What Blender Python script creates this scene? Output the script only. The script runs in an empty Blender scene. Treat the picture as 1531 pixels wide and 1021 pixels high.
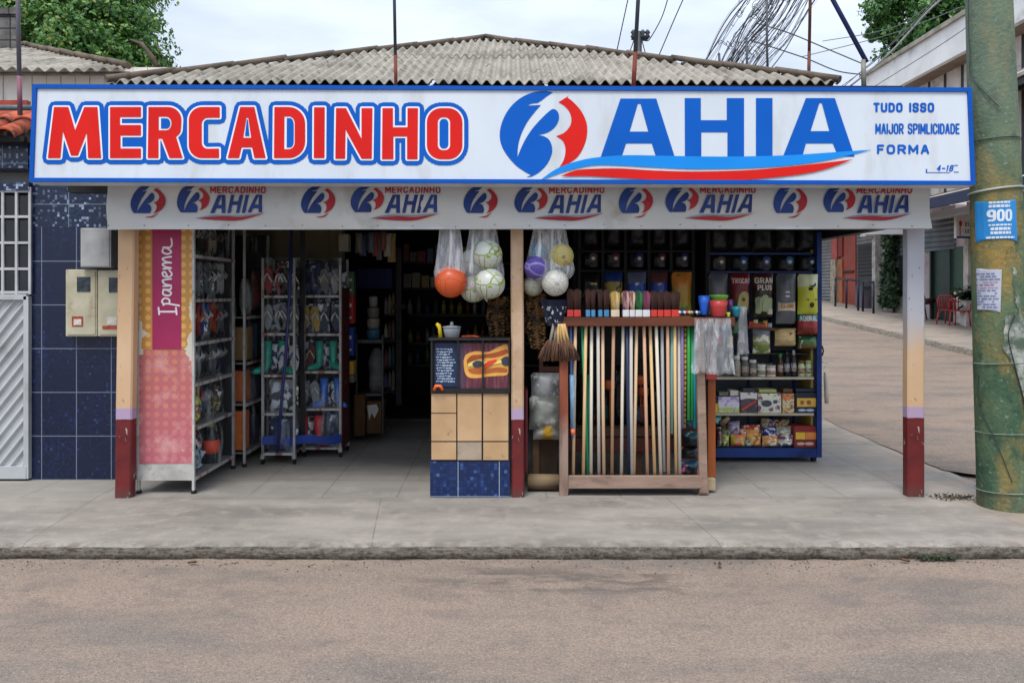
import bpy, bmesh, math, random
import numpy as np
from mathutils import Vector, Matrix, noise
from mathutils.geometry import delaunay_2d_cdt
R = random.Random(7)
C = bpy.context.scene.collection
SC = bpy.context.scene
PI = math.pi

# ------------------------------------------------------------------ camera
CAMZ, F, CX, HY = 1.676, 1200.0, 765.5, 440.0
cam_d = bpy.data.cameras.new('camera'); cam = bpy.data.objects.new('camera', cam_d); C.objects.link(cam)
cam.location = (0, 0, CAMZ); cam.rotation_euler = (PI/2, 0, 0)
cam_d.sensor_width = 36; cam_d.lens = 36*F/1531; cam_d.shift_y = -(510.5-HY)/1531
cam_d.clip_end = 1000; cam_d.clip_start = 0.05
SC.camera = cam
# ------------------------------------------------------------------ sky, sun, exposure
W = bpy.data.worlds.new("World"); SC.world = W; W.use_nodes = True
SUN_EL, SUN_AZ = 63, 200      # degrees; sun behind and a little left of the camera
nt = W.node_tree; nt.nodes.clear()
def N(t, **k):
    n = nt.nodes.new(t)
    for a, b in k.items(): setattr(n, a, b)
    return n
sky = N('ShaderNodeTexSky', sky_type='NISHITA', sun_disc=False)
sky.sun_elevation = math.radians(SUN_EL); sky.sun_rotation = math.radians(SUN_AZ); sky.dust_density = 3
tc = N('ShaderNodeTexCoord'); sep = N('ShaderNodeSeparateXYZ'); nt.links.new(tc.outputs['Generated'], sep.inputs[0])
mr = N('ShaderNodeMapRange'); mr.inputs[1].default_value = 0.15; mr.inputs[2].default_value = 1.0
mr.inputs[3].default_value = 1.0; mr.inputs[4].default_value = 2.3
nt.links.new(sep.outputs[2], mr.inputs[0])
cl = N('ShaderNodeMix', data_type='RGBA', blend_type='MULTIPLY'); cl.inputs[0].default_value = 1
cl.inputs[6].default_value = (5.2, 5.8, 6.9, 1); nt.links.new(mr.outputs[0], cl.inputs[7])
nz = N('ShaderNodeTexNoise'); nz.inputs['Scale'].default_value = 3.2; nz.inputs['Detail'].default_value = 6; nz.inputs['Roughness'].default_value = .55
mp = N('ShaderNodeMapping'); mp.inputs['Scale'].default_value = (1, 1, 3.2); nt.links.new(tc.outputs['Generated'], mp.inputs[0]); nt.links.new(mp.outputs[0], nz.inputs[0])
mr2 = N('ShaderNodeMapRange'); mr2.inputs[1].default_value = .3; mr2.inputs[2].default_value = .62
mr2.inputs[3].default_value = .62; mr2.inputs[4].default_value = 1.0; nt.links.new(nz.outputs[0], mr2.inputs[0])
mx = N('ShaderNodeMix', data_type='RGBA'); nt.links.new(mr2.outputs[0], mx.inputs[0]); nt.links.new(sky.outputs[0], mx.inputs[6]); nt.links.new(cl.outputs[2], mx.inputs[7])
bg = N('ShaderNodeBackground'); bg.inputs[1].default_value = 0.12; nt.links.new(mx.outputs[2], bg.inputs[0])
wo = N('ShaderNodeOutputWorld'); nt.links.new(bg.outputs[0], wo.inputs[0])
sd = bpy.data.lights.new('sun', 'SUN'); sd.energy = 2.5; sd.angle = math.radians(22); sd.color = (1, .96, .9)
sun = bpy.data.objects.new('sun', sd); C.objects.link(sun)
el, az = math.radians(SUN_EL), math.radians(SUN_AZ)
sdir = Vector((math.sin(az)*math.cos(el), math.cos(az)*math.cos(el), math.sin(el)))
sun.rotation_euler = sdir.to_track_quat('Z', 'Y').to_euler(); sun.location = (0, 0, 20)
SC.view_settings.view_transform = 'Standard'; SC.view_settings.look = 'None'; SC.view_settings.gamma = 1
SC.view_settings.exposure = 0.28
SC.render.engine = 'CYCLES'
SC.cycles.transparent_max_bounces = 24

# ------------------------------------------------------------------ helpers
def P(px, py, Y): return Vector(((px-CX)*Y/F, Y, CAMZ-(py-HY)*Y/F))
def X_(px, Y): return (px-CX)*Y/F
def Z_(py, Y): return CAMZ-(py-HY)*Y/F
def srgb(h):
    h = h.lstrip('#'); return tuple(((int(h[i:i+2], 16)/255+.055)/1.055)**2.4 if int(h[i:i+2], 16) > 10 else int(h[i:i+2], 16)/255/12.92 for i in (0, 2, 4))
MATS = {}
def col4(c): 
    if isinstance(c, str): c = srgb(c)
    return (c[0], c[1], c[2], 1)
def M(name, c, c2=None, scale=8, rough=.6, bump=0, bscale=60, metal=0, spec=.4, mixlo=.35, mixhi=.65, stretch=(1, 1, 1), dirt=None, dscale=3, dlo=.55, dhi=.75, coat=0, detail=4):
    """procedural surface: two tones by noise, optional dirt layer and bump"""
    if name in MATS: return MATS[name]
    m = bpy.data.materials.new(name); m.use_nodes = True; t = m.node_tree; b = t.nodes['Principled BSDF']
    b.inputs['Roughness'].default_value = rough; b.inputs['Metallic'].default_value = metal
    b.inputs['Specular IOR Level'].default_value = spec; b.inputs['Coat Weight'].default_value = coat
    tc = t.nodes.new('ShaderNodeTexCoord'); mp = t.nodes.new('ShaderNodeMapping'); mp.inputs['Scale'].default_value = stretch
    t.links.new(tc.outputs['Object'], mp.inputs[0])
    if c2 is None:
        k = col4(c); c2 = (k[0]*.82, k[1]*.82, k[2]*.82)
    nz = t.nodes.new('ShaderNodeTexNoise'); nz.inputs['Scale'].default_value = scale; nz.inputs['Detail'].default_value = detail
    t.links.new(mp.outputs[0], nz.inputs[0])
    r = t.nodes.new('ShaderNodeMapRange'); r.inputs[1].default_value = mixlo; r.inputs[2].default_value = mixhi; t.links.new(nz.outputs[0], r.inputs[0])
    x = t.nodes.new('ShaderNodeMix'); x.data_type = 'RGBA'; x.inputs[6].default_value = col4(c); x.inputs[7].default_value = col4(c2)
    t.links.new(r.outputs[0], x.inputs[0]); out = x.outputs[2]
    if dirt is not None:
        n2 = t.nodes.new('ShaderNodeTexNoise'); n2.inputs['Scale'].default_value = dscale; n2.inputs['Detail'].default_value = 8; n2.inputs['Roughness'].default_value = .65
        t.links.new(mp.outputs[0], n2.inputs[0])
        r2 = t.nodes.new('ShaderNodeMapRange'); r2.inputs[1].default_value = dlo; r2.inputs[2].default_value = dhi; t.links.new(n2.outputs[0], r2.inputs[0])
        x2 = t.nodes.new('ShaderNodeMix'); x2.data_type = 'RGBA'; x2.inputs[7].default_value = col4(dirt)
        t.links.new(r2.outputs[0], x2.inputs[0]); t.links.new(out, x2.inputs[6]); out = x2.outputs[2]
    t.links.new(out, b.inputs['Base Color'])
    if bump:
        n3 = t.nodes.new('ShaderNodeTexNoise'); n3.inputs['Scale'].default_value = bscale; n3.inputs['Detail'].default_value = 5
        t.links.new(mp.outputs[0], n3.inputs[0])
        bp = t.nodes.new('ShaderNodeBump'); bp.inputs['Strength'].default_value = bump; bp.inputs['Distance'].default_value = .01
        t.links.new(n3.outputs[0], bp.inputs['Height']); t.links.new(bp.outputs[0], b.inputs['Normal'])
    MATS[name] = m; return m
class G:
    """tiny node-graph helper for custom materials"""
    def __init__(s, name, rough=.6, spec=.4):
        s.m = bpy.data.materials.new(name); s.m.use_nodes = True; s.t = s.m.node_tree; s.b = s.t.nodes['Principled BSDF']
        s.b.inputs['Roughness'].default_value = rough; s.b.inputs['Specular IOR Level'].default_value = spec
        s.tc = s.t.nodes.new('ShaderNodeTexCoord').outputs['Object']; MATS[name] = s.m
        sp = s.t.nodes.new('ShaderNodeSeparateXYZ'); s.t.links.new(s.tc, sp.inputs[0]); s.x, s.y, s.z = sp.outputs
    def inp(s, sock, v):
        if isinstance(v, bpy.types.NodeSocket): s.t.links.new(v, sock)
        elif isinstance(v, (str, tuple)) and sock.type == 'RGBA': sock.default_value = col4(v)
        else: sock.default_value = v
    def math(s, op, a, b=0., c=0.):
        n = s.t.nodes.new('ShaderNodeMath'); n.operation = op
        for i, v in enumerate((a, b, c)): s.inp(n.inputs[i], v)
        return n.outputs[0]
    def map(s, v, a, b, c=0., d=1.):
        n = s.t.nodes.new('ShaderNodeMapRange'); s.inp(n.inputs[0], v)
        for i, q in enumerate((a, b, c, d)): n.inputs[i+1].default_value = q
        return n.outputs[0]
    def mix(s, f, a, b, mode='MIX'):
        n = s.t.nodes.new('ShaderNodeMix'); n.data_type = 'RGBA'; n.blend_type = mode
        s.inp(n.inputs[0], f); s.inp(n.inputs[6], a); s.inp(n.inputs[7], b); return n.outputs[2]
    def noise(s, scale, detail=4, stretch=(1, 1, 1), rough=.5, loc=(0, 0, 0)):
        mp = s.t.nodes.new('ShaderNodeMapping'); mp.inputs['Scale'].default_value = stretch; mp.inputs['Location'].default_value = loc; s.t.links.new(s.tc, mp.inputs[0])
        n = s.t.nodes.new('ShaderNodeTexNoise'); n.inputs['Scale'].default_value = scale; n.inputs['Detail'].default_value = detail; n.inputs['Roughness'].default_value = rough
        s.t.links.new(mp.outputs[0], n.inputs[0]); return n.outputs[0]
    def vor(s, scale, feature='F1', out=0, stretch=(1, 1, 1), rand=1.):
        mp = s.t.nodes.new('ShaderNodeMapping'); mp.inputs['Scale'].default_value = stretch; s.t.links.new(s.tc, mp.inputs[0])
        n = s.t.nodes.new('ShaderNodeTexVoronoi'); n.feature = feature; n.inputs['Scale'].default_value = scale
        n.inputs['Randomness'].default_value = rand
        s.t.links.new(mp.outputs[0], n.inputs[0]); return n.outputs[out]
    def line(s, v, period, width, off=0.):
        """1 on grid lines of the given period"""
        a = s.math('MULTIPLY', s.math('ADD', v, off+1000*period), 1/period); f = s.math('FRACT', a)
        d = s.math('MINIMUM', f, s.math('SUBTRACT', 1., f)); return s.math('LESS_THAN', d, width/period/2)
    def bump(s, h, strength=.3, dist=.01):
        n = s.t.nodes.new('ShaderNodeBump'); n.inputs['Strength'].default_value = strength; n.inputs['Distance'].default_value = dist
        s.t.links.new(h, n.inputs['Height']); s.t.links.new(n.outputs[0], s.b.inputs['Normal'])
    def done(s, c): s.inp(s.b.inputs['Base Color'], c); return s.m

class MB:
    """mesh builder in world coordinates"""
    def __init__(s): s.v = []; s.f = []; s.mi = []; s.smooth = []
    def add(s, vs, fs, mi=0, smooth=False):
        o = len(s.v); s.v += [Vector(p) for p in vs]
        for f in fs: s.f.append([i+o for i in f]); s.mi.append(mi); s.smooth.append(smooth)
        return s
    def box(s, x0, x1, y0, y1, z0, z1, mi=0, bev=0.):
        if x1 < x0: x0, x1 = x1, x0
        if y1 < y0: y0, y1 = y1, y0
        if z1 < z0: z0, z1 = z1, z0
        if bev and min(x1-x0, y1-y0, z1-z0) > 2.2*bev:
            bm = bmesh.new(); bmesh.ops.create_cube(bm, size=1)
            for v in bm.verts: v.co = Vector(((x0+x1)/2+v.co.x*(x1-x0), (y0+y1)/2+v.co.y*(y1-y0), (z0+z1)/2+v.co.z*(z1-z0)))
            bmesh.ops.bevel(bm, geom=bm.edges[:]+bm.verts[:], offset=bev, segments=2, affect='EDGES', profile=.5)
            bm.verts.index_update(); s.add([v.co.copy() for v in bm.verts], [[v.index for v in f.verts] for f in bm.faces], mi); bm.free(); return s
        return s.add([(x0, y0, z0), (x1, y0, z0), (x1, y1, z0), (x0, y1, z0), (x0, y0, z1), (x1, y0, z1), (x1, y1, z1), (x0, y1, z1)],
                     [(0, 3, 2, 1), (4, 5, 6, 7), (0, 1, 5, 4), (1, 2, 6, 5), (2, 3, 7, 6), (3, 0, 4, 7)], mi)
    def pbox(s, xa, xb, ya, yb, Y, d, mi=0, bev=0.):
        """box whose front face at depth Y covers the photo rectangle; d = depth behind"""
        return s.box(X_(xa, Y), X_(xb, Y), Y, Y+d, Z_(yb, Y), Z_(ya, Y), mi, bev)
    def hexa(s, a, b, th, mi=0):
        """quad of 4 points a (front) and b (back)"""
        return s.add(list(a)+list(b), [(0, 1, 2, 3), (7, 6, 5, 4), (0, 4, 5, 1), (1, 5, 6, 2), (2, 6, 7, 3), (3, 7, 4, 0)], mi)
    def tube(s, pts, r, n=8, mi=0, cap=True, smooth=True):
        pts = [Vector(p) for p in pts]; rs = r if isinstance(r, (list, tuple)) else [r]*len(pts)
        vs = []; up = Vector((0, 0, 1))
        for i, p in enumerate(pts):
            d = (pts[min(i+1, len(pts)-1)]-pts[max(i-1, 0)])
            d = d.normalized() if d.length > 1e-9 else Vector((0, 0, 1))
            a = d.cross(Vector((0, 1, 0)) if abs(d.y) < .9 else Vector((1, 0, 0))).normalized(); b = d.cross(a)
            for k in range(n):
                t = 2*PI*k/n; vs.append(p+(a*math.cos(t)+b*math.sin(t))*rs[i])
        fs = [(i*n+k, i*n+(k+1) % n, (i+1)*n+(k+1) % n, (i+1)*n+k) for i in range(len(pts)-1) for k in range(n)]
        s.add(vs, fs, mi, smooth)
        if cap:
            o = len(s.v)-len(vs)
            s.f += [list(range(o, o+n))[::-1], list(range(o+len(vs)-n, o+len(vs)))]; s.mi += [mi]*2; s.smooth += [False]*2
        return s
    def lathe(s, c, prof, n=20, mi=0, sx=1., sy=1.):
        c = Vector(c); vs = []
        for r, z in prof:
            for k in range(n):
                t = 2*PI*k/n; vs.append((c.x+r*sx*math.cos(t), c.y+r*sy*math.sin(t), c.z+z))
        m = len(prof)
        fs = [(i*n+k, i*n+(k+1) % n, (i+1)*n+(k+1) % n, (i+1)*n+k) for i in range(m-1) for k in range(n)]
        s.add(vs, fs, mi, True); o = len(s.v)-len(vs)
        s.f += [list(range(o, o+n))[::-1], list(range(o+len(vs)-n, o+len(vs)))]; s.mi += [mi]*2; s.smooth += [False]*2
        return s
    def ball(s, c, r, n=20, mi=0, sc=(1, 1, 1), wob=0.):
        c = Vector(c); m = n//2; vs = [c+Vector((0, 0, -r*sc[2]))]
        for i in range(1, m):
            a = -PI/2+PI*i/m
            for k in range(n):
                t = 2*PI*k/n; d = Vector((math.cos(a)*math.cos(t), math.cos(a)*math.sin(t), math.sin(a)))
                q = r*(1+wob*noise.noise(d*2.3+c*3)); vs.append(c+Vector((d.x*q*sc[0], d.y*q*sc[1], d.z*q*sc[2])))
        vs.append(c+Vector((0, 0, r*sc[2]))); fs = [(0, 1+(k+1) % n, 1+k) for k in range(n)]
        for i in range(m-2):
            for k in range(n): a = 1+i*n; fs.append((a+k, a+(k+1) % n, a+n+(k+1) % n, a+n+k))
        a = 1+(m-2)*n; fs += [(a+k, a+(k+1) % n, len(vs)-1) for k in range(n)]
        return s.add(vs, fs, mi, True)
    def flat(s, tri, fn, mi=0):
        """2-D triangulation mapped to space"""
        vs, fs = tri; return s.add([fn(*p) for p in vs], fs, mi)
    def grid(s, fn, nu, nv, mi=0, smooth=True):
        vs = [fn(i/nu, j/nv) for j in range(nv+1) for i in range(nu+1)]
        return s.add(vs, [(j*(nu+1)+i, j*(nu+1)+i+1, (j+1)*(nu+1)+i+1, (j+1)*(nu+1)+i) for j in range(nv) for i in range(nu)], mi, smooth)
    def build(s, name, mats, parent=None, origin=None):
        if not isinstance(mats, (list, tuple)): mats = [mats]
        me = bpy.data.meshes.new(name)
        if parent is not None:
            q = parent
            while q.parent: q = q.parent
            o = Vector(q['_o'])
        elif origin is not None: o = Vector(origin)
        else:
            a = np.array([tuple(v) for v in s.v]); o = Vector(((a[:, 0].min()+a[:, 0].max())/2, (a[:, 1].min()+a[:, 1].max())/2, a[:, 2].min()))
        me.from_pydata([tuple(v-o) for v in s.v], [], s.f)
        for m in mats: me.materials.append(m)
        if len(mats) > 1: me.polygons.foreach_set('material_index', s.mi)
        me.polygons.foreach_set('use_smooth', s.smooth); me.update()
        ob = bpy.data.objects.new(name, me); C.objects.link(ob)
        if parent is None: ob.location = o; ob['_o'] = tuple(o)
        else: ob.parent = parent
        return ob
def tag(o, label, cat, group=None, kind=None):
    if label: o['label'] = label
    if cat: o['category'] = cat
    if group: o['group'] = group
    if kind: o['kind'] = kind
    return o
def thing(name, label, cat, loc, group=None):
    e = bpy.data.objects.new(name, None); C.objects.link(e); e.location = loc; e['_o'] = tuple(loc); e.empty_display_size = .1
    return tag(e, label, cat, group)
def struct(o): o['kind'] = 'structure'; return o
def copy_thing(src, loc, label, group=None):
    e = src.copy(); C.objects.link(e); e.location = loc; e['label'] = label
    if group: e['group'] = group
    def rec(a, b):
        for ch in a.children:
            c = ch.copy(); C.objects.link(c); c.parent = b; rec(ch, c)
    rec(src, e); return e

# ---- 2-D shapes
def area(p): return sum(p[i][0]*p[(i+1) % len(p)][1]-p[(i+1) % len(p)][0]*p[i][1] for i in range(len(p)))/2
def orient(p, ccw=True): return list(p) if (area(p) > 0) == ccw else list(p)[::-1]
def cr(pts, n=5):
    """open Catmull-Rom through pts"""
    out = []; L = len(pts)
    for i in range(L-1):
        p0, p1, p2, p3 = pts[max(i-1, 0)], pts[i], pts[i+1], pts[min(i+2, L-1)]
        for k in range(n):
            t = k/n; out.append(tuple(.5*((2*p1[j])+(-p0[j]+p2[j])*t+(2*p0[j]-5*p1[j]+4*p2[j]-p3[j])*t*t+(-p0[j]+3*p1[j]-3*p2[j]+p3[j])*t**3) for j in (0, 1)))
    out.append(tuple(pts[-1])); return out
def arc(cx, cy, rx, ry, a0, a1, n=12): return [(cx+rx*math.cos(math.radians(a0+(a1-a0)*i/n)), cy+ry*math.sin(math.radians(a0+(a1-a0)*i/n))) for i in range(n+1)]
def offset(p, d):
    p = orient(p); out = []; L = len(p)
    for i in range(L):
        a, b, c = Vector(p[i-1]), Vector(p[i]), Vector(p[(i+1) % L]); e1, e2 = (b-a), (c-b)
        if e1.length < 1e-9 or e2.length < 1e-9: continue
        e1.normalize(); e2.normalize(); n1 = Vector((e1.y, -e1.x)); n2 = Vector((e2.y, -e2.x)); cz = e1.x*e2.y-e1.y*e2.x
        if cz >= 0:
            a0 = math.atan2(n1.y, n1.x); da = math.atan2(cz, e1.dot(e2)); k = max(1, int(abs(da)/.3))
            out += [(b.x+d*math.cos(a0+da*j/k), b.y+d*math.sin(a0+da*j/k)) for j in range(k+1)]
        else: out += [tuple(b+n1*d), tuple(b), tuple(b+n2*d)]
    return out
def tri2d(outers, holes=(), grid=0.):
    polys = [orient(p) for p in outers]+[orient(p, False) for p in holes]
    V = []; E = []
    for p in polys:
        o = len(V); V += [Vector((a[0], a[1])) for a in p]; E += [(o+i, o+(i+1) % len(p)) for i in range(len(p))]
    if grid:
        xs = [v.x for v in V]; ys = [v.y for v in V]
        x = min(xs)+grid/2
        while x < max(xs):
            y = min(ys)+grid/2
            while y < max(ys): V.append(Vector((x, y))); y += grid
            x += grid
    r = delaunay_2d_cdt(V, E, [], 0, 1e-6, False); vs = [tuple(v) for v in r[0]]
    fs = []; cen = np.array([[sum(vs[i][0] for i in f)/3, sum(vs[i][1] for i in f)/3] for f in r[2]])
    wn = np.zeros(len(cen))
    for p in polys:
        q = np.array(p); q2 = np.roll(q, -1, 0)
        for (x0, y0), (x1, y1) in zip(q, q2):
            if y0 == y1: continue
            m = ((y0 <= cen[:, 1]) & (y1 > cen[:, 1])) | ((y1 <= cen[:, 1]) & (y0 > cen[:, 1]))
            xi = x0+(cen[:, 1]-y0)*(x1-x0)/(y1-y0); wn += np.where(m & (xi > cen[:, 0]), 1 if y1 > y0 else -1, 0)
    return vs, [tuple(f) for f, w in zip(r[2], wn) if w > 0]
def stroke(pts, w):
    """thick open polyline as polygons (use together in one tri2d)"""
    out = []
    for a, b in zip(pts[:-1], pts[1:]):
        a, b = Vector(a), Vector(b); d = b-a
        if d.length < 1e-9: continue
        d.normalize(); n = Vector((-d.y, d.x))*w/2; out.append([tuple(a+n), tuple(b+n), tuple(b-n), tuple(a-n)])
    for p in pts: out.append(arc(p[0], p[1], w/2, w/2, 0, 330, 7))
    return out
def text_px(s, x0, x1, y0, y1, bold=.02, shear=0.): return caps(s, x0, x1, y0, y1, bold if bold > .1 else .19 if bold < .06 else .23, shear)
# stroke capitals: (width, polylines) on a 0..1 high box, y downwards
_o = [(.28, 0), (.72, 0), (.92, .1), (1, .28), (1, .72), (.92, .9), (.72, 1), (.28, 1), (.08, .9), (0, .72), (0, .28), (.08, .1), (.28, 0)]
GLY = {'A': [[(0, 1), (.42, 0), (.58, 0), (1, 1)], [(.2, .66), (.8, .66)]], 'B': [[(0, 0), (0, 1), (.7, 1), (1, .88), (1, .62), (.7, .5), (0, .5)], [(.7, .5), (.95, .38), (.95, .12), (.7, 0), (0, 0)]],
 'C': [[(1, .25), (.92, .08), (.7, 0), (.3, 0), (.08, .1), (0, .3), (0, .7), (.08, .9), (.3, 1), (.7, 1), (.92, .92), (1, .75)]], 'D': [[(0, 0), (0, 1), (.6, 1), (.92, .86), (1, .65), (1, .35), (.92, .14), (.6, 0), (0, 0)]],
 'E': [[(1, 0), (0, 0), (0, 1), (1, 1)], [(0, .5), (.85, .5)]], 'F': [[(1, 0), (0, 0), (0, 1)], [(0, .5), (.85, .5)]], 'G': [[(1, .25), (.9, .06), (.7, 0), (.3, 0), (.08, .1), (0, .3), (0, .7), (.08, .9), (.3, 1), (.7, 1), (1, .9), (1, .55), (.6, .55)]],
 'H': [[(0, 0), (0, 1)], [(1, 0), (1, 1)], [(0, .5), (1, .5)]], 'I': [[(.5, 0), (.5, 1)]], 'J': [[(1, 0), (1, .75), (.85, .95), (.6, 1), (.3, 1), (.08, .9), (0, .7)]], 'L': [[(0, 0), (0, 1), (1, 1)]], 'M': [[(0, 1), (0, 0), (.5, .75), (1, 0), (1, 1)]],
 'N': [[(0, 1), (0, 0), (1, 1), (1, 0)]], 'O': [_o], 'P': [[(0, 1), (0, 0), (.7, 0), (1, .12), (1, .42), (.7, .55), (0, .55)]], 'R': [[(0, 1), (0, 0), (.7, 0), (1, .12), (1, .4), (.7, .53), (0, .53)], [(.55, .53), (1, 1)]],
 'S': [[(1, .22), (.9, .05), (.65, 0), (.3, 0), (.06, .08), (0, .27), (.1, .42), (.9, .57), (1, .74), (.9, .93), (.65, 1), (.3, 1), (.08, .94), (0, .78)]], 'T': [[(0, 0), (1, 0)], [(.5, 0), (.5, 1)]], 'U': [[(0, 0), (0, .7), (.08, .9), (.3, 1), (.7, 1), (.92, .9), (1, .7), (1, 0)]],
 'V': [[(0, 0), (.5, 1), (1, 0)]], '0': [_o], '9': [[(1, .38), (.85, .55), (.3, .58), (.05, .48), (0, .3), (.06, .08), (.3, 0), (.7, 0), (.94, .08), (1, .3), (1, .75), (.9, .95), (.65, 1), (.15, 1)]], '4': [[(.75, 1), (.75, 0), (0, .68), (1, .68)]], '1': [[(.15, .2), (.5, 0), (.5, 1)]],
 '8': [[(.3, .48), (.05, .38), (.05, .1), (.3, 0), (.7, 0), (.95, .1), (.95, .38), (.7, .48), (.3, .48), (0, .62), (0, .9), (.3, 1), (.7, 1), (1, .9), (1, .62), (.7, .48)]], '-': [[(.1, .55), (.9, .55)]]}
def caps(s, x0, x1, y0, y1, w=.2, shear=0.):
    """heavy block capitals; w = stroke width / height"""
    H = y1-y0; W_ = {'I': .0, ' ': .35, 'M': .85, 'E': .55, 'F': .55, 'L': .55, '1': .3, 'T': .65}; sp = .26+w
    adv = [W_.get(c, .68) for c in s]; tot = sum(adv)+sp*(len(s)-1)+w; k = (x1-x0)/tot; ww_ = w*H; x = w/2; polys = []
    for c, a in zip(s, adv):
        for pl in GLY.get(c, []):
            pts = [(x0+(x+(p[0] if a else 0)*a)*k+shear*(1-p[1])*H, y0+ww_/2+p[1]*(H-ww_)) for p in pl]; polys += [orient(q) for q in stroke(pts, ww_)]
        x += a+sp
    return tri2d(polys)
def rectp(x0, x1, y0, y1): return [(x0, y0), (x1, y0), (x1, y1), (x0, y1)]
def on(Y, off=0.003):
    return lambda x, y: P(x, y, Y)+Vector((0, -off, 0))
# ------------------------------------------------------------------ SETTING: road, pavements
def lerp(a, b, t): return a+(b-a)*t
def sstep(a, b, x): t = max(0, min(1, (x-a)/(b-a))); return t*t*(3-2*t)
def pw(x, t):
    if x <= t[0][0]: return t[0][1]
    for (a, b), (c, d) in zip(t[:-1], t[1:]):
        if x <= c: return b+(d-b)*(x-a)/(c-a)
    return t[-1][1]
HR = [(5.3, -.1), (7.3, -.03), (9.8, -.015), (17.6, .36), (60, 2.9), (90, 3.6), (400, 3.6)]   # side street rising away
def hroad(x, y):
    k = sstep(3.4, 4.05, x); bumpy = .006*noise.noise(Vector((x*.7, y*.7, 3)))+.004*noise.noise(Vector((x*4, y*4, 1)))
    return lerp(-.1, pw(y, HR), k)+(bumpy if y < 40 else 0)
g = G('asphalt_dusty', rough=.92, spec=.2)
n1 = g.noise(.55, 6, rough=.6, stretch=(.55, 1.5, 1)); n2 = g.noise(2.2, 6, rough=.65, loc=(3, 1, 0), stretch=(.7, 1.4, 1)); n3 = g.noise(60, 3); n4 = g.vor(210)
base = g.mix(g.map(n1, .42, .58), '#767069', '#938274')
nearq = g.math('MULTIPLY', g.math('MULTIPLY', g.map(g.y, 3.3, 4.6), g.map(g.noise(1.3, 5, loc=(2, 9, 0), stretch=(.5, 1.6, 1)), .36, .52)), .7); base = g.mix(nearq, base, '#9a8778')
base = g.mix(g.map(n2, .5, .64, 0, .7), base, '#6f6763'); base = g.mix(g.map(g.noise(.8, 6, loc=(4, 2, 0), stretch=(.4, 1.8, 1), rough=.6), .52, .6, 0, .45), base, '#9d8a7a'); base = g.mix(g.map(g.noise(14, 4, rough=.7), .5, .66, 0, .4), base, '#6b645f')
base = g.mix(g.map(n3, .38, .66, 0, .5), base, '#5a534d')
base = g.mix(g.map(g.noise(150, 2, loc=(5, 0, 0)), .56, .74, 0, .5), base, '#b5a08c')
base = g.mix(g.map(n4, .0, .25, .5, 0), base, '#463f3b'); ston = g.vor(95, out=1); vr = g.vor(95); sp_ = g.t.nodes.new('ShaderNodeSeparateColor'); g.t.links.new(ston, sp_.inputs[0]); base = g.mix(g.math('MULTIPLY', g.math('LESS_THAN', vr, .38), g.map(sp_.outputs[0], .8, .86, 0, .4)), base, '#b8a795'); base = g.mix(g.math('MULTIPLY', g.math('LESS_THAN', vr, .4), g.map(sp_.outputs[1], .8, .86, 0, .45)), base, '#423c38')
ed = g.math('MULTIPLY', g.map(g.noise(3, 6, stretch=(.8, 2.5, 1), rough=.7), .46, .56), g.map(g.math('ABSOLUTE', g.math('SUBTRACT', g.y, 5.0)), .12, .34, 1, 0))
ed = g.math('MULTIPLY', ed, g.map(g.math('ABSOLUTE', g.math('SUBTRACT', g.x, .35)), .5, 1.3, 1, 0))
base = g.mix(g.math('MULTIPLY', ed, .62), base, '#544e49')
g.bump(g.math('ADD', g.noise(70, 4), g.math('MULTIPLY', n4, .8)), .55, .012); g.done(base)
mb = MB()
xs = [-120, -60, -30, -15]+[-10+.25*i for i in range(57)]+[4.3+.3*i for i in range(20)]+[11, 12, 13, 15, 20, 30, 60, 120]
ys = [-30, -10, 0]+[1.5+.22*i for i in range(40)]+[10.5+.5*i for i in range(50)]+[37, 42, 50, 60, 90, 150, 300]
vs = [(x, y, hroad(x, y)) for y in ys for x in xs]; nx = len(xs)
mb.add(vs, [(j*nx+i, j*nx+i+1, (j+1)*nx+i+1, (j+1)*nx+i) for j in range(len(ys)-1) for i in range(nx-1)], 0, True)
struct(mb.build('road', MATS['asphalt_dusty'], origin=(0, 0, 0)))

g = G('pavement_concrete', rough=.85, spec=.3)
n1 = g.noise(1.1, 7, stretch=(.55, 1.8, 1), rough=.62); n2 = g.noise(6, 5, rough=.6); n3 = g.noise(90, 3)
base = g.mix(g.map(n1, .38, .62), '#948d84', '#756f68'); base = g.mix(g.map(n2, .5, .75, 0, .6), base, '#a39b90')
base = g.mix(g.map(g.noise(3.1, 8, loc=(9, 2, 0), rough=.75), .56, .68, 0, .75), base, '#6b665f')
base = g.mix(g.map(n3, .4, .75, 0, .35), base, '#6a655f')
porch = g.math('MULTIPLY', g.math('GREATER_THAN', g.y, 6.62), g.math('LESS_THAN', g.y, 20.))
jx = g.line(g.math('ADD', g.x, g.math('MULTIPLY', g.y, .02)), .62, .012, .2); jy = g.line(g.y, .62, .012, -6.62)
gr = g.math('MAXIMUM', jx, jy); gr = g.math('MULTIPLY', gr, porch)
fx = g.line(g.math('ADD', g.x, g.math('MULTIPLY', g.y, .11)), 2.35, .010, .35); gr = g.math('MAXIMUM', gr, g.math('MULTIPLY', fx, g.math('SUBTRACT', 1., porch)))
gr = g.math('MULTIPLY', gr, g.map(g.noise(5, 3), .36, .48, .25, 1))
base = g.mix(g.math('MULTIPLY', porch, .35), base, '#8b8984')
base = g.mix(g.math('MULTIPLY', gr, .42), base, '#45413c')
band = g.math('MULTIPLY', g.map(g.y, 5.38, 5.5, 1, 0), g.map(g.noise(9, 6, rough=.7), .42, .6)); base = g.mix(band, base, '#5c554c')
sandy = g.math('MULTIPLY', g.map(g.x, 3.2, 4.2), g.map(g.noise(2.5, 5), .4, .6)); base = g.mix(g.math('MULTIPLY', sandy, .5), base, '#a58e78')
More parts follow.
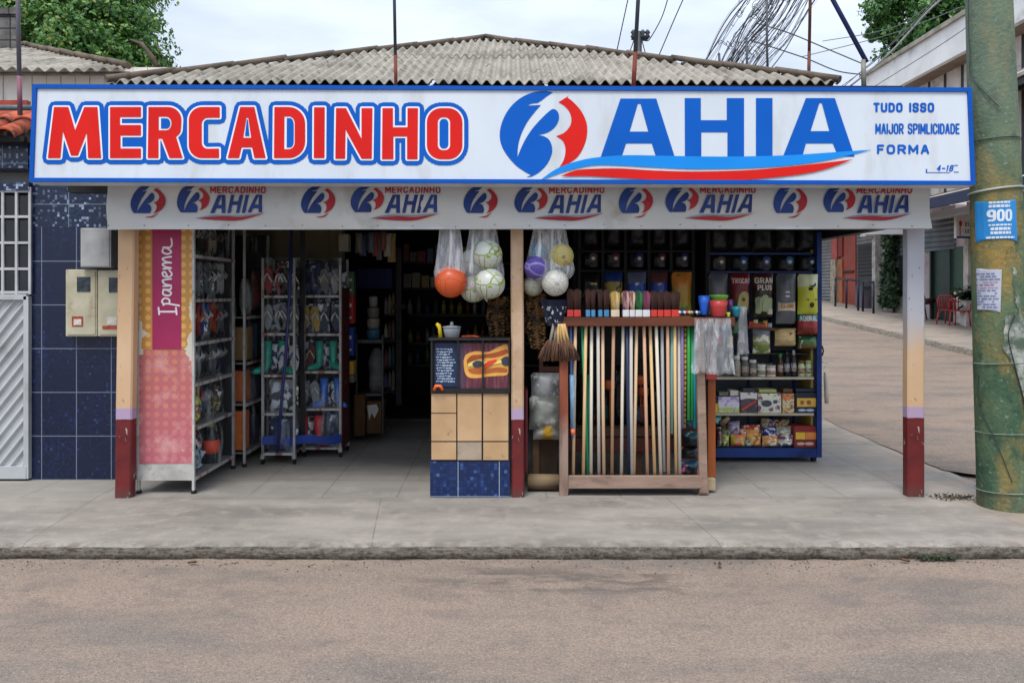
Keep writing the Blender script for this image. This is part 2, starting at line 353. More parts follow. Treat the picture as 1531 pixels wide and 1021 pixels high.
g.bump(g.math('SUBTRACT', g.math('ADD', g.noise(50, 5), g.math('MULTIPLY', n2, .7)), gr), .35, .008); g.done(base)
g = G('kerb_worn_shaded', rough=.95, spec=.2)
n1 = g.noise(16, 9, rough=.8, stretch=(.6, 1, 2.4)); base = g.mix(g.map(n1, .44, .58), '#9a9285', '#575046'); base = g.mix(g.map(g.z, -.11, -.055, .85, 0), base, '#3b362f')  # worn mottling, plus a shadow line painted along the kerb foot
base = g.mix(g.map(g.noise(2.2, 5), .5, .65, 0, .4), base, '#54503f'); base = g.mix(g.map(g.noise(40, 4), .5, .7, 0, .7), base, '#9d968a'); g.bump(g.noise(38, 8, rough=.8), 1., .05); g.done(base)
# pavement in front of and beside the shop, kerb edge worn
def kerb_y(x): return 5.40+.018*noise.noise(Vector((x*1.3, 0, 5)))+.014*noise.noise(Vector((x*6, 1, 5)))+.008*noise.noise(Vector((x*17, 1, 5)))
def side_x(y): return 4.1+.05*noise.noise(Vector((y*.9, 4, 2)))+.03*noise.noise(Vector((y*4, 4, 2)))
def hwalk(x, y): return max(0., pw(y, HR)+.02)*sstep(3.15, 3.6, x)+.004*noise.noise(Vector((x*1.5, y*1.5, 8)))
mb = MB(); top = []
XS = [-14, -12, -10, -8]+[-7+.07*i for i in range(160)]
XE = lambda x: x
nxx = len(XS)
def row(fy):
    out = []
    for x in XS:
        y = fy(x); xe = x
        out.append((x, y, x))
    return out
YS = [0, .03, .08, .2, .45, .8, 1.2, 1.6, 2.2, 3, 3.8, 4.4]
for q in YS:
    for x in XS:
        y = kerb_y(x)+q; sag = -.022*math.exp(-q/.03)-.008*abs(noise.noise(Vector((x*9, q*9, 3))))*math.exp(-q/.1)
        top.append((x, y, hwalk(x, y)+sag))
mb.add(top, [(j*nxx+i, j*nxx+i+1, (j+1)*nxx+i+1, (j+1)*nxx+i) for j in range(len(YS)-1) for i in range(nxx-1)], 0, True)
o = 0; low = []
for dz, dy in ((0, 0), (-.02, -.016), (-.05, -.022), (-.078, -.012), (-.2, .03)):
    for x in XS:
        y = kerb_y(x); w = .016*noise.noise(Vector((x*8, dz*30, 7)))+.02*noise.noise(Vector((x*25, dz*60, 7)))
        low.append((x, y+dy+(w if dz else 0), hwalk(x, y)-.022+dz-.008*abs(noise.noise(Vector((x*9, 0, 3))))))
mb.add(low, [(j*nxx+i+1, j*nxx+i, (j+1)*nxx+i, (j+1)*nxx+i+1) for j in range(4) for i in range(nxx-1)], 1, True)
struct(mb.build('pavement', [MATS['pavement_concrete'], MATS['kerb_worn_shaded']], origin=(0, 0, 0)))
# pavement behind: cut to the side street's edge
mb = MB(); vs = []; yy = [9.4+.3*i for i in range(4)]+[10.7+.5*i for i in range(40)]
for y in [9.0]+yy:
    for x in (-14., 0., 2.9, 3.2, 3.5, 3.8, side_x(y), side_x(y)+.04):
        vs.append((x, y, hwalk(min(x, 4.1), y)+.004 - (.25 if x > side_x(y)+.02 else 0)))
mb.add(vs, [(j*8+i, j*8+i+1, (j+1)*8+i+1, (j+1)*8+i) for j in range(len(yy)) for i in range(7)])
struct(mb.build('pavement', MATS['pavement_concrete'], origin=(0, 0, 0)))
# street strip over the pavement grid east of the side edge (dusty ramp down to the street)
mb = MB(); vs = []; yy = [6.9+.12*i for i in range(32)]
for y in yy:
    e = side_x(y)+max(0, 7.6-y)*1.1
    for x in (e, e+.05, e+.3, e+.8, 6.5): vs.append((x, y, (.009 if x < e+.02 else .012)+max(pw(y, HR), hwalk(min(x, 4.15), y))*1. if x < 6 else hroad(x, y)-.03))
mb.add(vs, [(j*5+i, j*5+i+1, (j+1)*5+i+1, (j+1)*5+i) for j in range(len(yy)-1) for i in range(4)], 0, True)
struct(mb.build('side_street', MATS['asphalt_dusty'], origin=(0, 0, 0)))
# far pavement of the side street
def hfar(y): return max(pw(y, HR)+.13, .06*(y-9.8)+.02)
mb = MB(); vs = []; yy = [8+.35*i for i in range(140)]
for y in yy:
    e = 9.95+.05*noise.noise(Vector((y*1.5, 0, 0)))
    for x, dz in ((e-.06, -.3), (e-.03, -.03), (e+.03, 0), (11, .01), (12.2, .02), (14, .02)): vs.append((x, y, hfar(y)+dz))
n = 6; mb.add(vs, [(j*n+i, j*n+i+1, (j+1)*n+i+1, (j+1)*n+i) for j in range(len(yy)-1) for i in range(2, n-1)], 0, True)
mb.add(vs, [(j*n+i, j*n+i+1, (j+1)*n+i+1, (j+1)*n+i) for j in range(len(yy)-1) for i in range(0, 2)], 1, True)
struct(mb.build('pavement', [MATS['pavement_concrete'], MATS['kerb_worn_shaded']], origin=(0, 0, 0)))

# ------------------------------------------------------------------ common materials
white_paint = M('white_paint', '#d3d5d6', '#bfc1c0', 3, .5, dirt='#8c857a', dscale=5, dlo=.6, dhi=.8)
dark = M('dark_surface', '#1c1b1b', '#121212', 5, .7)
black_metal = M('black_metal', '#161718', '#26211f', 12, .45)
concrete = M('concrete', '#8e8b85', '#74706a', 4, .9, .4, 40)
def tile_mat(name, small, c1, c2, grout, bx, bz, ox=0., oz=0., sparkle='#2c4b80', sp=.3):
    g = G(name, rough=.28, spec=.5)
    v = g.vor(1/small, out=1, rand=0.) if False else None
    cx = g.math('FLOOR', g.math('DIVIDE', g.x, small)); cz = g.math('FLOOR', g.math('DIVIDE', g.z, small))
    h = g.math('FRACT', g.math('ABSOLUTE', g.math('MULTIPLY', g.math('SINE', g.math('ADD', g.math('MULTIPLY', cx, 12.9898), g.math('MULTIPLY', cz, 78.233))), 43758.5)))
    base = g.mix(g.math('POWER', h, 2.2), c1, c2); base = g.mix(g.map(h, 1-sp*.35, 1., 0, .8), base, sparkle)
    base = g.mix(g.map(g.noise(1.4, 5), .42, .64), base, c1)
    sm = g.math('MAXIMUM', g.line(g.x, small, small*.14), g.line(g.z, small, small*.14))
    base = g.mix(g.math('MULTIPLY', sm, .55), base, '#0a1426')
    jn = g.math('MAXIMUM', g.line(g.x, bx, .007, ox), g.line(g.z, bz, .007, oz)); base = g.mix(g.math('MULTIPLY', jn, .75), base, grout)
    g.bump(g.math('MAXIMUM', sm, jn), .4, -.004)
    return g.done(base)
T_wall = tile_mat('blue_tile_wall', .022, '#071433', '#132850', '#7f8b9c', .315, .395, .06, .0, sp=.08)
T_mos = tile_mat('blue_mosaic', .022, '#0b1a36', '#2c4672', '#7d8a9b', .6, .37, .1, .1, sparkle='#b9cbe4', sp=.75)
T_base = tile_mat('blue_counter_tile', .028, '#10244e', '#1f3d76', '#9aa6b3', .34, .34, .1, -.005, sparkle='#44669c', sp=.3)
T_base.node_tree.nodes['Principled BSDF'].inputs['Roughness'].default_value = .2

# ------------------------------------------------------------------ LEFT NEIGHBOUR
YL = 7.26
hb = thing('neighbour_house', 'blue tiled house with beige board gable under a grey corrugated roof, left of the shop', 'house', (X_(20, YL), YL, 0))
MB().box(-6.2, X_(42, YL), YL, YL+.25, Z_(252, YL), Z_(213, YL)).box(X_(44, YL), X_(206, YL), YL, YL+.25, Z_(340, YL), Z_(213, YL)).build('wall', T_mos, hb)
MB().box(X_(42, YL), X_(206, YL), YL+.001, YL+.25, 0, Z_(340, YL)).box(-6.2, X_(0, YL)-.35, YL, YL+.25, 0, Z_(252, YL)).build('wall', T_wall, hb)
MB().box(-6.2, X_(206, YL), YL+.26, YL+3, -.05, Z_(170, YL)).build('wall', M('plaster_grey', '#b9b9b6', '#9c9a96', 2, .9), hb)
MB().pbox(-180, 200, 205, 213, YL-.12, .3).build('gutter', black_metal, hb)
bw = MB()
for i in range(46):
    x = -10.6+.16*i
    bw.box(x, x+.152, 8.9+.004*(i % 2), 9.0, Z_(158, 8.9), Z_(101, 8.9))
bw.build('gable_wall', M('beige_boards', '#e2dad3', '#cdc4bc', 2, .8, dirt='#8f857a', dscale=2.2, stretch=(1, 1, .3)), hb)
MB().box(-6.5, X_(50, 7.3), 7.2, 7.26, Z_(158, 7.2), Z_(150, 7.2)).build('fascia_board', M('red_fascia', '#a8432c', '#7f2f20', 6, .6), hb)
mt = M('grey_pipe', '#6f8289', '#53636a', 9, .5)
MB().tube([(-6.5, 7.12, Z_(162, 7.12)), (X_(52, 7.12), 7.12, Z_(161.5, 7.12))], .025).build('pipe', mt, hb)
# terracotta tiles: rows of barrel tiles
tm = M('terracotta', '#b5532f', '#8e3c22', 7, .8, .3, 50, dirt='#4a2f22', dscale=9, dlo=.52, dhi=.62)
tb = MB()
for i in range(12):
    xc = -4.46-.2*i; 
    for j in range(2):
        ya, yb = 7.02+.3*j, 7.02+.3*j+.4; za, zb = Z_(204, 7.02)+.16*j, Z_(204, 7.02)+.16*j+.2
        def f(u, v, xc=xc, ya=ya, yb=yb, za=za, zb=zb):
            a = PI*u; r = lerp(.105, .085, v); return Vector((xc-r*math.cos(a), lerp(ya, yb, v), lerp(za, zb, v)+r*.75*math.sin(a)))
        def f2(u, v, f=f): p = f(u, v); return p+Vector((0, 0, -.014))
        tb.grid(f, 10, 2); tb.grid(f2, 10, 2)
        tb.grid(lambda u, v, f=f: f(u, 0)+Vector((0, 0, -.014*v)), 10, 1)
tb.build('tile_roof', tm, hb)
MB().box(-7, -4.32, 7.1, 7.5, Z_(212, 7.1), Z_(205, 7.1)+.01).build('eave', dark, hb)

def corr_mat(name, c1, c2, c3):
    g = G(name, rough=.95, spec=.15)
    b = g.mix(g.map(g.noise(2.2, 6, rough=.6), .35, .65), c1, c2); b = g.mix(g.map(g.noise(9, 8, rough=.75, stretch=(1, .6, 1)), .52, .66, 0, .85), b, c3)
    b = g.mix(g.map(g.noise(1.2, 6, rough=.7, loc=(4, 4, 0)), .52, .7, 0, .6), b, '#4d4842')
    g.bump(g.noise(60, 5), .3, .01); return g.done(b)
RM = corr_mat('fibre_cement_roof', '#a09a8f', '#827c72', '#504a42')
RM2 = corr_mat('ridge_cap', '#75695c', '#5e5449', '#3d362f')
def roof_face(mbx, o, ex, up, rise, hw0, hw1, length, pitch=.1, amp=.019, rows=2, xa=None, xb=None):
    """o eave centre, ex along the eave, up horizontal direction up-slope; half width runs hw0 -> hw1 over length"""
    o = Vector(o); n = int(2*hw0/pitch*8); xsn = [-hw0+2*hw0*i/n for i in range(n+1)]
    for r in range(rows):
        va, vb = r/rows, (r+1)/rows+(.02 if r < rows-1 else 0)
        vs = []; idx = {}
        def pt(x, v):
            z = rise*v+amp*math.sin(2*PI*x/pitch)+r*.012+.016*noise.noise(Vector((x*1.2, v*3, 1)))+.012*noise.noise(Vector((math.floor(x/.9), r*7, 4)))
            return o+Vector(ex)*x+Vector(up)*(length*v)+Vector((0, 0, z))
        K = 5
        for i in range(n):
            x0, x1 = xsn[i], xsn[i+1]; xm = (x0+x1)/2; vmax = 1. if hw0 == hw1 else min(1., (hw0-abs(xm))/(hw0-hw1)+.01)
            t1 = min(vb, vmax)
            if t1 <= va: continue
            a = len(vs)
            for k in range(K+1):
                v = lerp(va, t1, k/K); vs += [pt(x0, v), pt(x1, v)]
            fs = [(a+2*k, a+2*k+1, a+2*k+3, a+2*k+2) for k in range(K)]
            idx[i] = fs
            # lower lip so that the sheet has a thickness
            vs += [pt(x0, va)-Vector((0, 0, .009)), pt(x1, va)-Vector((0, 0, .009))]; fs.append((len(vs)-2, len(vs)-1, a+1, a))
        allf = [f for q in idx.values() for f in q]; mbx.add(vs, allf, 0, False)
# neighbour's corrugated roof (hip running down to the right)
rb = MB(); roof_face(rb, (-10.15, 8.6, Z_(103, 8.6)), (1, 0, 0), (0, 1, 0), 1.7, 6.0, 1.6, 4.4, pitch=.14, amp=.022)
rb.build('corrugated_roof', RM, hb)
def cap(pts, r, mbx):
    for (a, b) in zip(pts[:-1], pts[1:]):
        a, b = Vector(a), Vector(b); k = max(1, int((b-a).length/.55))
        for i in range(k):
            p, q = a.lerp(b, i/k), a.lerp(b, min(1, (i+1.06)/k)); mbx.tube([p+Vector((0, 0, .008*R.random())), q+Vector((0, 0, .018+.012*R.random()))], [r*1.1, r*.9], 10)
rb = MB(); cap([(-4.12, 8.62, Z_(98, 8.6)), (-8.52, 13.0, Z_(103, 8.6)+1.74)], .036, rb); rb.build('ridge_cap', RM2, hb)
MB().box(-10, -4.15, 8.72, 8.8, Z_(106, 8.6), Z_(100, 8.6)-.02).build('fascia_board', M('grey_wood', '#6b6259', '#4c453e', 9, .9), hb)
# block tank behind the roof
gb = G('block_wall', rough=.95); b = g = gb
base = g.mix(g.map(g.noise(5, 6), .4, .6), '#6b6a68', '#4c4a48'); base = g.mix(g.math('MAXIMUM', g.line(g.x, .3, .02), g.line(g.z, .16, .02)), base, '#2f2d2b'); g.done(base)
o = MB().box(X_(-60, 11), X_(24, 11), 11, 11.08, Z_(130, 11), Z_(22, 11), bev=.02).box(X_(-62, 11), X_(27, 11), 10.97, 11.1, Z_(22, 11), Z_(13, 11)).build('water_tank', MATS['block_wall'])
tag(o, 'grey concrete block water tank rising behind the left house roof', 'water tank')
# white gate with diagonal ribs and barred window above
YG = 7.22
gt = thing('gate', 'white metal gate with diagonal ribs at the left edge', 'gate', (X_(10, YG), YG, 0))
gm = M('gate_white', '#b4b7b8', '#9fa3a4', 3, .35, dirt='#8b8378', dscale=3, dlo=.58, dhi=.75)
xa, xb, za, zb = X_(-60, YG), X_(40, YG), Z_(702, YG), Z_(448, YG)
MB().box(xa, xb, YG+.03, YG+.05, za, zb).build('panel', gm, gt)
rb = MB()
for i in range(-14, 16):
    x0 = xa+i*.105; pts = []
    # diagonal rib from lower-left to upper-right, clipped to the panel
    dx, dz = .8, 1.; t0 = max(0, (xa-x0)/dx); t1 = min((zb-za)/dz, (xb-x0)/dx)
    if t1-t0 < .05: continue
    a = Vector((x0+dx*t0, YG+.03, za+dz*t0)); b = Vector((x0+dx*t1, YG+.03, za+dz*t1)); w = Vector((.028, 0, 0)); fz = Vector((0, -.022, 0))
    rb.add([a-w, a+fz-w*.2, a+fz+w*.2, a+w, b-w, b+fz-w*.2, b+fz+w*.2, b+w], [(0, 1, 5, 4), (1, 2, 6, 5), (2, 3, 7, 6)])
rb.build('rib', gm, gt)
MB().box(xb-.025, xb+.02, YG-.01, YG+.06, .02, zb+.03).box(xa, xb, YG-.01, YG+.06, zb, zb+.05).box(xa, xb, YG-.015, YG+.06, .02, za+.03).build('frame', gm, gt)
gw = thing('barred_window', 'dark window behind white square bars above the gate', 'window', (X_(10, YG), YG, Z_(440, YG)))
MB().box(xa, xb, YG+.12, YG+.14, Z_(440, YG), Z_(278, YG)).build('pane', M('dark_glass', '#15181b', '#24262a', 4, .12, spec=.6), gw)
wb = MB()
for px in (-40, -18, 3.5, 24, 44): wb.box(X_(px, YG)-.011, X_(px, YG)+.011, YG, YG+.02, Z_(440, YG), Z_(280, YG))
for py in (286, 324, 363, 402, 437): wb.box(xa, X_(45, YG), YG+.003, YG+.023, Z_(py, YG)-.011, Z_(py, YG)+.011)
wb.build('bar', M('bar_white', '#b9bbbd', '#a4a7a9', 6, .4), gw)
# arched dark soffit over the window
MB().box(X_(-60, YG), X_(44, YG), YG-.01, YG+.2, Z_(285, YG), Z_(273, YG)).build('lintel', T_mos, gw)

# meter boxes on the tile wall
def meter(x0, x1, y0, y1, label, rust, Y=YL-.1):
    t = thing('meter_box', label, 'meter box', P((x0+x1)/2, y1, Y), 'meter boxes on the blue tile wall')
    mm = M('meter_paint_%d' % rust, '#b9b49c', '#a39d84', 5, .6, dirt='#7a4a25', dscale=3.6, dlo=.62-.10*rust, dhi=.78-.08*rust)
    MB().pbox(x0, x1, y0, y1, Y, .1, bev=.006).build('case', mm, t)
    MB().pbox(x0+3, x1-3, y0+3, y1-3, Y-.006, .006).build('door', mm, t)
    s = (x1-x0)
    MB().pbox(x0+s*.36, x0+s*.78, y0+11, y0+33, Y-.011, .005).build('inspection_window', M('meter_glass', '#20262c', '#3a434a', 30, .15), t)
    mb = MB()
    if rust > 0:
        mb.pbox(x0+s*.2, x0+s*.55, y0+70, y0+85, Y-.01, .003, 0).pbox(x0+s*.26, x0+s*.5, y0+74, y0+83, Y-.013, .003, 1)
        mb.build('sticker', [M('sticker_red', '#b4492f', '#8c3a26', 20, .6), M('sticker_white', '#d8d4cc', '#b9b2a7', 20, .6)], t)
    else:
        mb.pbox(x0+s*.3, x0+s*.62, y0+70, y0+82, Y-.01, .003, 1).pbox(x0+s*.15, x0+s*.7, y0+83, y0+88, Y-.01, .003, 0)
        mb.build('sticker', [M('sticker_red', '#a8303a'), M('sticker_white', '#d8d4cc')], t)
meter(98, 145, 403, 503, 'rusty cream meter box with a red and white sticker, left of the pair', 1)
meter(146, 192, 404, 503, 'pale yellow meter box half hidden behind the left post', 0)
t = thing('electrical_box', 'plain light grey box mounted above the two meter boxes', 'electrical box', P(143, 401, YL-.16))
gm2 = M('box_grey', '#a9aaa8', '#8f918f', 5, .5, dirt='#6d6a66', dscale=5)
MB().pbox(120, 166, 341, 400, YL-.16, .16, bev=.008).build('case', gm2, t); MB().pbox(122, 163, 343, 398, YL-.166, .006).build('door', gm2, t)
o = MB().tube([P(167, 405, YL-.04), P(168, 440, YL-.03), P(165, 470, YL-.03), P(167, 503, YL-.04)], .006).build('cable', dark); tag(o, 'thin black cable down the tile wall beside the meter boxes', 'cable')

# ------------------------------------------------------------------ SHOP BUILDING
sh = thing('shop_building', 'single storey shop with an open front and a grey corrugated hip roof', 'shop', (0, 9, 0))
wm = M('shop_plaster', '#77705f', '#5f594d', 2, .9, dirt='#3d3830', dscale=2)
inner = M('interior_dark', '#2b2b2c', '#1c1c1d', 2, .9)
YB = 8.95
w = MB()
w.box(-3.55, X_(512, YB), YB, YB+.15, 0, 2.72)            # wall behind the racks
w.build('front_wall', M('beige_board', '#8a7f63', '#746b54', 1.2, .8, stretch=(4, 1, .3), dirt='#4a4436', dscale=3), sh)
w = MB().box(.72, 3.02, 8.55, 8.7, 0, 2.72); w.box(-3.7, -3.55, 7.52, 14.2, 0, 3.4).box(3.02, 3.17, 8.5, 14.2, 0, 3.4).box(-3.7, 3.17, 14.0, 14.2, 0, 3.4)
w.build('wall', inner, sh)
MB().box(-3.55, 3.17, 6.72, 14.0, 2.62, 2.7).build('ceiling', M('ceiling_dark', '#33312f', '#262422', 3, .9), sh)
MB().box(3.17, 3.27, 6.66, 8.5, 2.24, 3.3).build('side_beam', M('side_fascia', '#2b2d33', '#1f2126', 3, .7), sh)
MB().box(-3.38, 3.27, 6.72, 6.84, 2.34, 3.42).box(-3.72, -3.381, 6.72, 6.84, 2.53, 3.42).build('fascia_board', dark, sh)
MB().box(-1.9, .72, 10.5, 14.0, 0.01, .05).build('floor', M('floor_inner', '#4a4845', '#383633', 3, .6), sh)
# hip roof
EX, EZ = 3.17, Z_(122, 7.0)
RX = (X_(1250, 7)+X_(165, 7))/2
rise = 1.36
rb = MB(); roof_face(rb, (RX, 7.0, EZ), (1, 0, 0), (0, 1, 0), rise, EX+.02, .02, EX, pitch=.094, amp=.021, rows=2)
roof_face(rb, (RX-EX, 7+EX, EZ), (0, -1, 0), (1, 0, 0), rise, EX, .02, EX, pitch=.2, rows=2)
roof_face(rb, (RX+EX, 7+EX, EZ), (0, 1, 0), (-1, 0, 0), rise, EX, .02, EX, pitch=.2, rows=2)
roof_face(rb, (RX, 7+2*EX+1, EZ), (-1, 0, 0), (0, -1, 0), rise, EX, .02, EX+1, pitch=.2, rows=2)
rb.build('corrugated_roof', RM, sh)
rb = MB(); ap = (RX, 7+EX, EZ+rise+.03)
cap([(RX-EX-.02, 6.98, EZ+.01), ap], .03, rb); cap([(RX+EX+.02, 6.98, EZ+.01), ap], .03, rb); rb.build('ridge_cap', RM2, sh)
MB().box(RX-EX, RX+EX, 7.06, 7.12, EZ-.12, EZ-.03).build('eave', dark, sh)
# ------------------------------------------------------------------ POSTS
def post(px0, px1, pyb, Y, label, paleTop=0, lean=0.):
    x0, x1 = X_(px0, Y), X_(px1, Y); zb = Z_(pyb, Y)
    g = G('post_paint_%d' % px0, rough=.55, spec=.3)
    nb = g.math('MULTIPLY', g.math('SUBTRACT', g.noise(40, 2), .5), .012); z = g.math('ADD', g.z, nb)
    cream = g.mix(g.map(g.noise(3, 5, stretch=(1, 1, .4)), .35, .65), '#cbab89', '#bd9a75')
    if px0 > 700 and px0 < 900: cream = g.mix(g.map(g.noise(5, 5), .4, .6), '#c3a689', '#b09173')
    if paleTop: cream = g.mix(g.map(g.math('ADD', g.z, g.math('MULTIPLY', g.noise(6, 4), .25)), 1.3, 1.65), cream, '#b4b6bd')
    mar = g.mix(g.map(g.noise(7, 4), .4, .65), '#6a2424', '#581d1e'); mar = g.mix(g.map(g.noise(26, 4, loc=(2, 2, 2), stretch=(1, 1, .5)), .66, .7), mar, '#a89b92')
    b = g.mix(g.math('GREATER_THAN', z, .655), mar, '#a892ad'); b = g.mix(g.math('GREATER_THAN', z, .745), b, cream)
    b = g.mix(g.map(g.noise(48, 3, stretch=(1, 1, .4)), .70, .74, 0, .8), b, '#5b4030'); g.bump(g.noise(14, 5, stretch=(1, 1, .3)), .25, .01)
    b = g.mix(g.math('MULTIPLY', g.map(g.z, 0, .12, .8, 0), g.noise(20, 4)), b, '#57504a'); g.done(b)
    mb = MB(); h = 2.6
    def f(z, q=.012): return [(x0+q, Y), (x1-q, Y), (x1, Y+q), (x1, Y+.1-q), (x1-q, Y+.1), (x0+q, Y+.1), (x0, Y+.1-q), (x0, Y+q)]
    zs = [zb+(h-zb)*i/14 for i in range(15)]
    vs = []
    for z in zs:
        s = lean*(z-zb)+.003*noise.noise(Vector((px0, 0, z*2))); vs += [(x+s, y, z) for x, y in f(z)]
    mb.add(vs, [(i*8+k, i*8+(k+1) % 8, (i+1)*8+(k+1) % 8, (i+1)*8+k) for i in range(14) for k in range(8)])
    return tag(mb.build('post', g.m), label, 'post', 'wooden posts holding up the shop front')
post(170.5, 195, 746, 6.6, 'leftmost porch post, cream with maroon foot, in front of the blue tiles', lean=.013)
post(765, 784, 746, 6.62, 'middle porch post, cream with maroon foot, beside the tiled counter', lean=-.004)
post(1357.5, 1383, 743, 6.64, 'rightmost porch post with greyish white upper half above cream and maroon', paleTop=1)

# ------------------------------------------------------------------ BIG SIGN
A0, A1, A2_ = P(45, 272.5, 6.2), P(1457, 277, 6.2), P(50, 127, 6.245)
SN = (A1-A0).cross(A2_-A0).normalized()
if SN.y > 0: SN = -SN
def S(px, py, off=0.):
    d = P(px, py, 1.)-Vector((0, 0, CAMZ)); o = Vector((0, 0, CAMZ)); t = SN.dot(A0-o)/SN.dot(d); return o+d*t+SN*off
sg = thing('shop_sign', 'long white fascia sign with a blue frame and large red and blue lettering', 'sign', S(751, 275))
panel = M('sign_vinyl', '#cad2da', '#c2cad2', 1.2, .42, .25, 1.7, spec=.25, dirt='#b0b2ae', dscale=2.5, dlo=.52, dhi=.85, stretch=(1.6, 1, .5))
blue = M('sign_blue', (.0015, .098, .46), (.0015, .088, .42), 2, .5, spec=.12); lblue = M('sign_light_blue', '#1c88dc', '#1880d2', 2, .5, spec=.12)
red = M('sign_red', '#cf2019', '#c41c18', 2, .5, spec=.12); fram = M('frame_blue', (.001, .08, .40), (.001, .07, .36), 3, .4, spec=.15, dirt='#2a3a60', dscale=4, dlo=.62)
cor = [(45, 272.5), (1457, 277), (1451.5, 132), (50, 127)]
def shrink(c, d): return [(c[0][0]+d, c[0][1]-d), (c[1][0]-d, c[1][1]-d), (c[2][0]-d, c[2][1]+d), (c[3][0]+d, c[3][1]+d)]
MB().hexa([S(*c, 0) for c in cor], [S(*c, -.14) for c in cor], 0).build('panel', [panel], sg)
fr = MB(); inn = shrink(cor, 6)
for i in range(4):
    j = (i+1) % 4; q = [cor[i], cor[j], inn[j], inn[i]]
    fr.hexa([S(*c, .014) for c in q], [S(*c, -.005) for c in q], 0)
fr.build('frame', fram, sg)
c1 = lambda x, y: (x*.34, y*.34)
c2 = lambda x, y: (500+x*.34, y*.34)
c3 = lambda x, y: (1011+x*.34, y*.34)
def L(fn, pts): return [fn(*p) for p in pts]
def aq(cx, cy, rx, ry, a0, a1): return arc(cx, cy, rx, ry, a0, a1, 8)
Gl = []   # (outer, holes)
Gl.append((L(c1, [(240, 473), (303, 473), (333, 575), (373, 473), (431, 473), (447, 697), (390, 697), (384, 585), (345, 686), (315, 686), (279, 580), (268, 697), (213, 697)]), []))
Gl.append((L(c1, [(486, 473), (622, 473), (622, 517), (530, 517), (530, 552), (622, 552), (622, 598), (532, 598), (532, 655), (622, 655), (622, 697), (486, 697)]), []))
Gl.append((L(c1, [(655, 473)]+aq(742, 530, 58, 57, -90, 0)+aq(752, 560, 48, 50, 20, 60)+[(805, 697), (747, 697), (715, 612), (699, 612), (699, 697), (652, 697)]), [L(c1, [(700, 515)]+aq(733, 545, 23, 30, -90, 90)+[(700, 575)])]))
Gl.append((L(c1, [(968, 473), (968, 520)]+[(925, 520)]+aq(915, 548, 26, 28, -100, -180)+aq(915, 628, 26, 28, 180, 90)+[(965, 655), (965, 697)]+aq(890, 640, 58, 57, 95, 180)+aq(890, 530, 58, 57, 180, 270)), []))
Gl.append((L(c1, [(1058, 473), (1120, 473), (1170, 697), (1120, 697), (1110, 650), (1064, 650), (1053, 697), (1003, 697)]), [L(c1, [(1085, 520), (1093, 520), (1106, 608), (1071, 608)])]))
Gl.append((L(c1, [(1208, 473)]+aq(1270, 545, 73, 72, -90, 0)+aq(1270, 625, 73, 72, 0, 90)+[(1206, 697)]), [L(c1, [(1252, 514)]+aq(1272, 545, 25, 31, -90, 0)+aq(1272, 628, 25, 30, 0, 90)+[(1251, 658)])]))
Gl.append((L(c1, [(1382, 474), (1429, 474), (1428, 697), (1381, 697)]), []))
Gl.append((L(c2, [(8, 478), (52, 478), (120, 612), (120, 478), (168, 478), (165, 700), (120, 700), (50, 572), (48, 700), (5, 700)]), []))
Gl.append((L(c2, [(212, 478), (258, 478), (258, 562), (322, 562), (322, 478), (368, 478), (366, 702), (320, 702), (320, 602), (260, 602), (260, 702), (210, 702)]), []))
rr = lambda cx, cy, rx, ry, r: aq(cx+rx-r, cy-ry+r, r, r, -90, 0)+aq(cx+rx-r, cy+ry-r, r, r, 0, 90)+aq(cx-rx+r, cy+ry-r, r, r, 90, 180)+aq(cx-rx+r, cy-ry+r, r, r, 180, 270)
Gl.append((L(c2, rr(485, 590, 78, 112, 62)), [L(c2, rr(482, 590, 27, 72, 22))]))
names = 'MERCADINHO'
def fat(p, d):
    return [p]+[orient(q) for q in stroke(list(p)+[p[0]], 2*d)]
t_b = tri2d([q for p, h in Gl for q in fat(p, 9.)]+[orient(L(c1, [(525, 510), (630, 510), (630, 560), (525, 560)])), orient(L(c1, [(525, 590), (630, 590), (630, 664), (525, 664)]))])
MB().flat(t_b, lambda x, y: S(x, y, .003)).build('letter_outline', blue, sg)
wb = MB()
t_w = [tri2d(fat(p, 2.6)) for p, h in Gl]
for tw in t_w: wb.flat(tw, lambda x, y: S(x, y, .006))
wb.build('letter_outline', M('sign_white', '#dfe1e5', '#d7d9de', 3, .4), sg)
# blue inside the counters of A, D, O and R
for p, h in Gl:
    for q in h:
        c = (sum(a[0] for a in q)/len(q), sum(a[1] for a in q)/len(q)); q2 = []
        w_ = max(a[0] for a in q)-min(a[0] for a in q); h_ = max(a[1] for a in q)-min(a[1] for a in q); k = (max(.2, 1-5.2/w_), max(.2, 1-5.2/h_))
        MB().flat(tri2d([[(c[0]+(a[0]-c[0])*k[0], c[1]+(a[1]-c[1])*k[1]) for a in q]]), lambda x, y: S(x, y, .009)).build('letter_counter', blue, sg)
for p, h in Gl:
    MB().flat(tri2d([p], h), lambda x, y: S(x, y, .009)).build('letter', red, sg)
AH = [(L(c2, [(1258, 435), (1415, 435), (1499, 700), (1417, 700), (1395, 632), (1282, 632), (1260, 700), (1168, 700)]), [L(c2, [(1334, 458), (1346, 458), (1380, 580), (1298, 580)])]),
      (L(c3, [(37, 433), (108, 433), (108, 530), (222, 530), (222, 433), (298, 433), (298, 700), (225, 700), (225, 583), (110, 583), (110, 700), (38, 700)]), []),
      (L(c3, [(350, 433), (423, 433), (423, 700), (350, 700)]), []),
      (L(c3, [(570, 433), (697, 433), (784, 690), (712, 690), (688, 632), (570, 632), (553, 692), (468, 692)]), [L(c3, [(629, 455), (640, 455), (673, 578), (590, 578)])])]
for p, h in AH: MB().flat(tri2d([p], h), lambda x, y: S(x, y, .003)).build('letter', blue, sg)
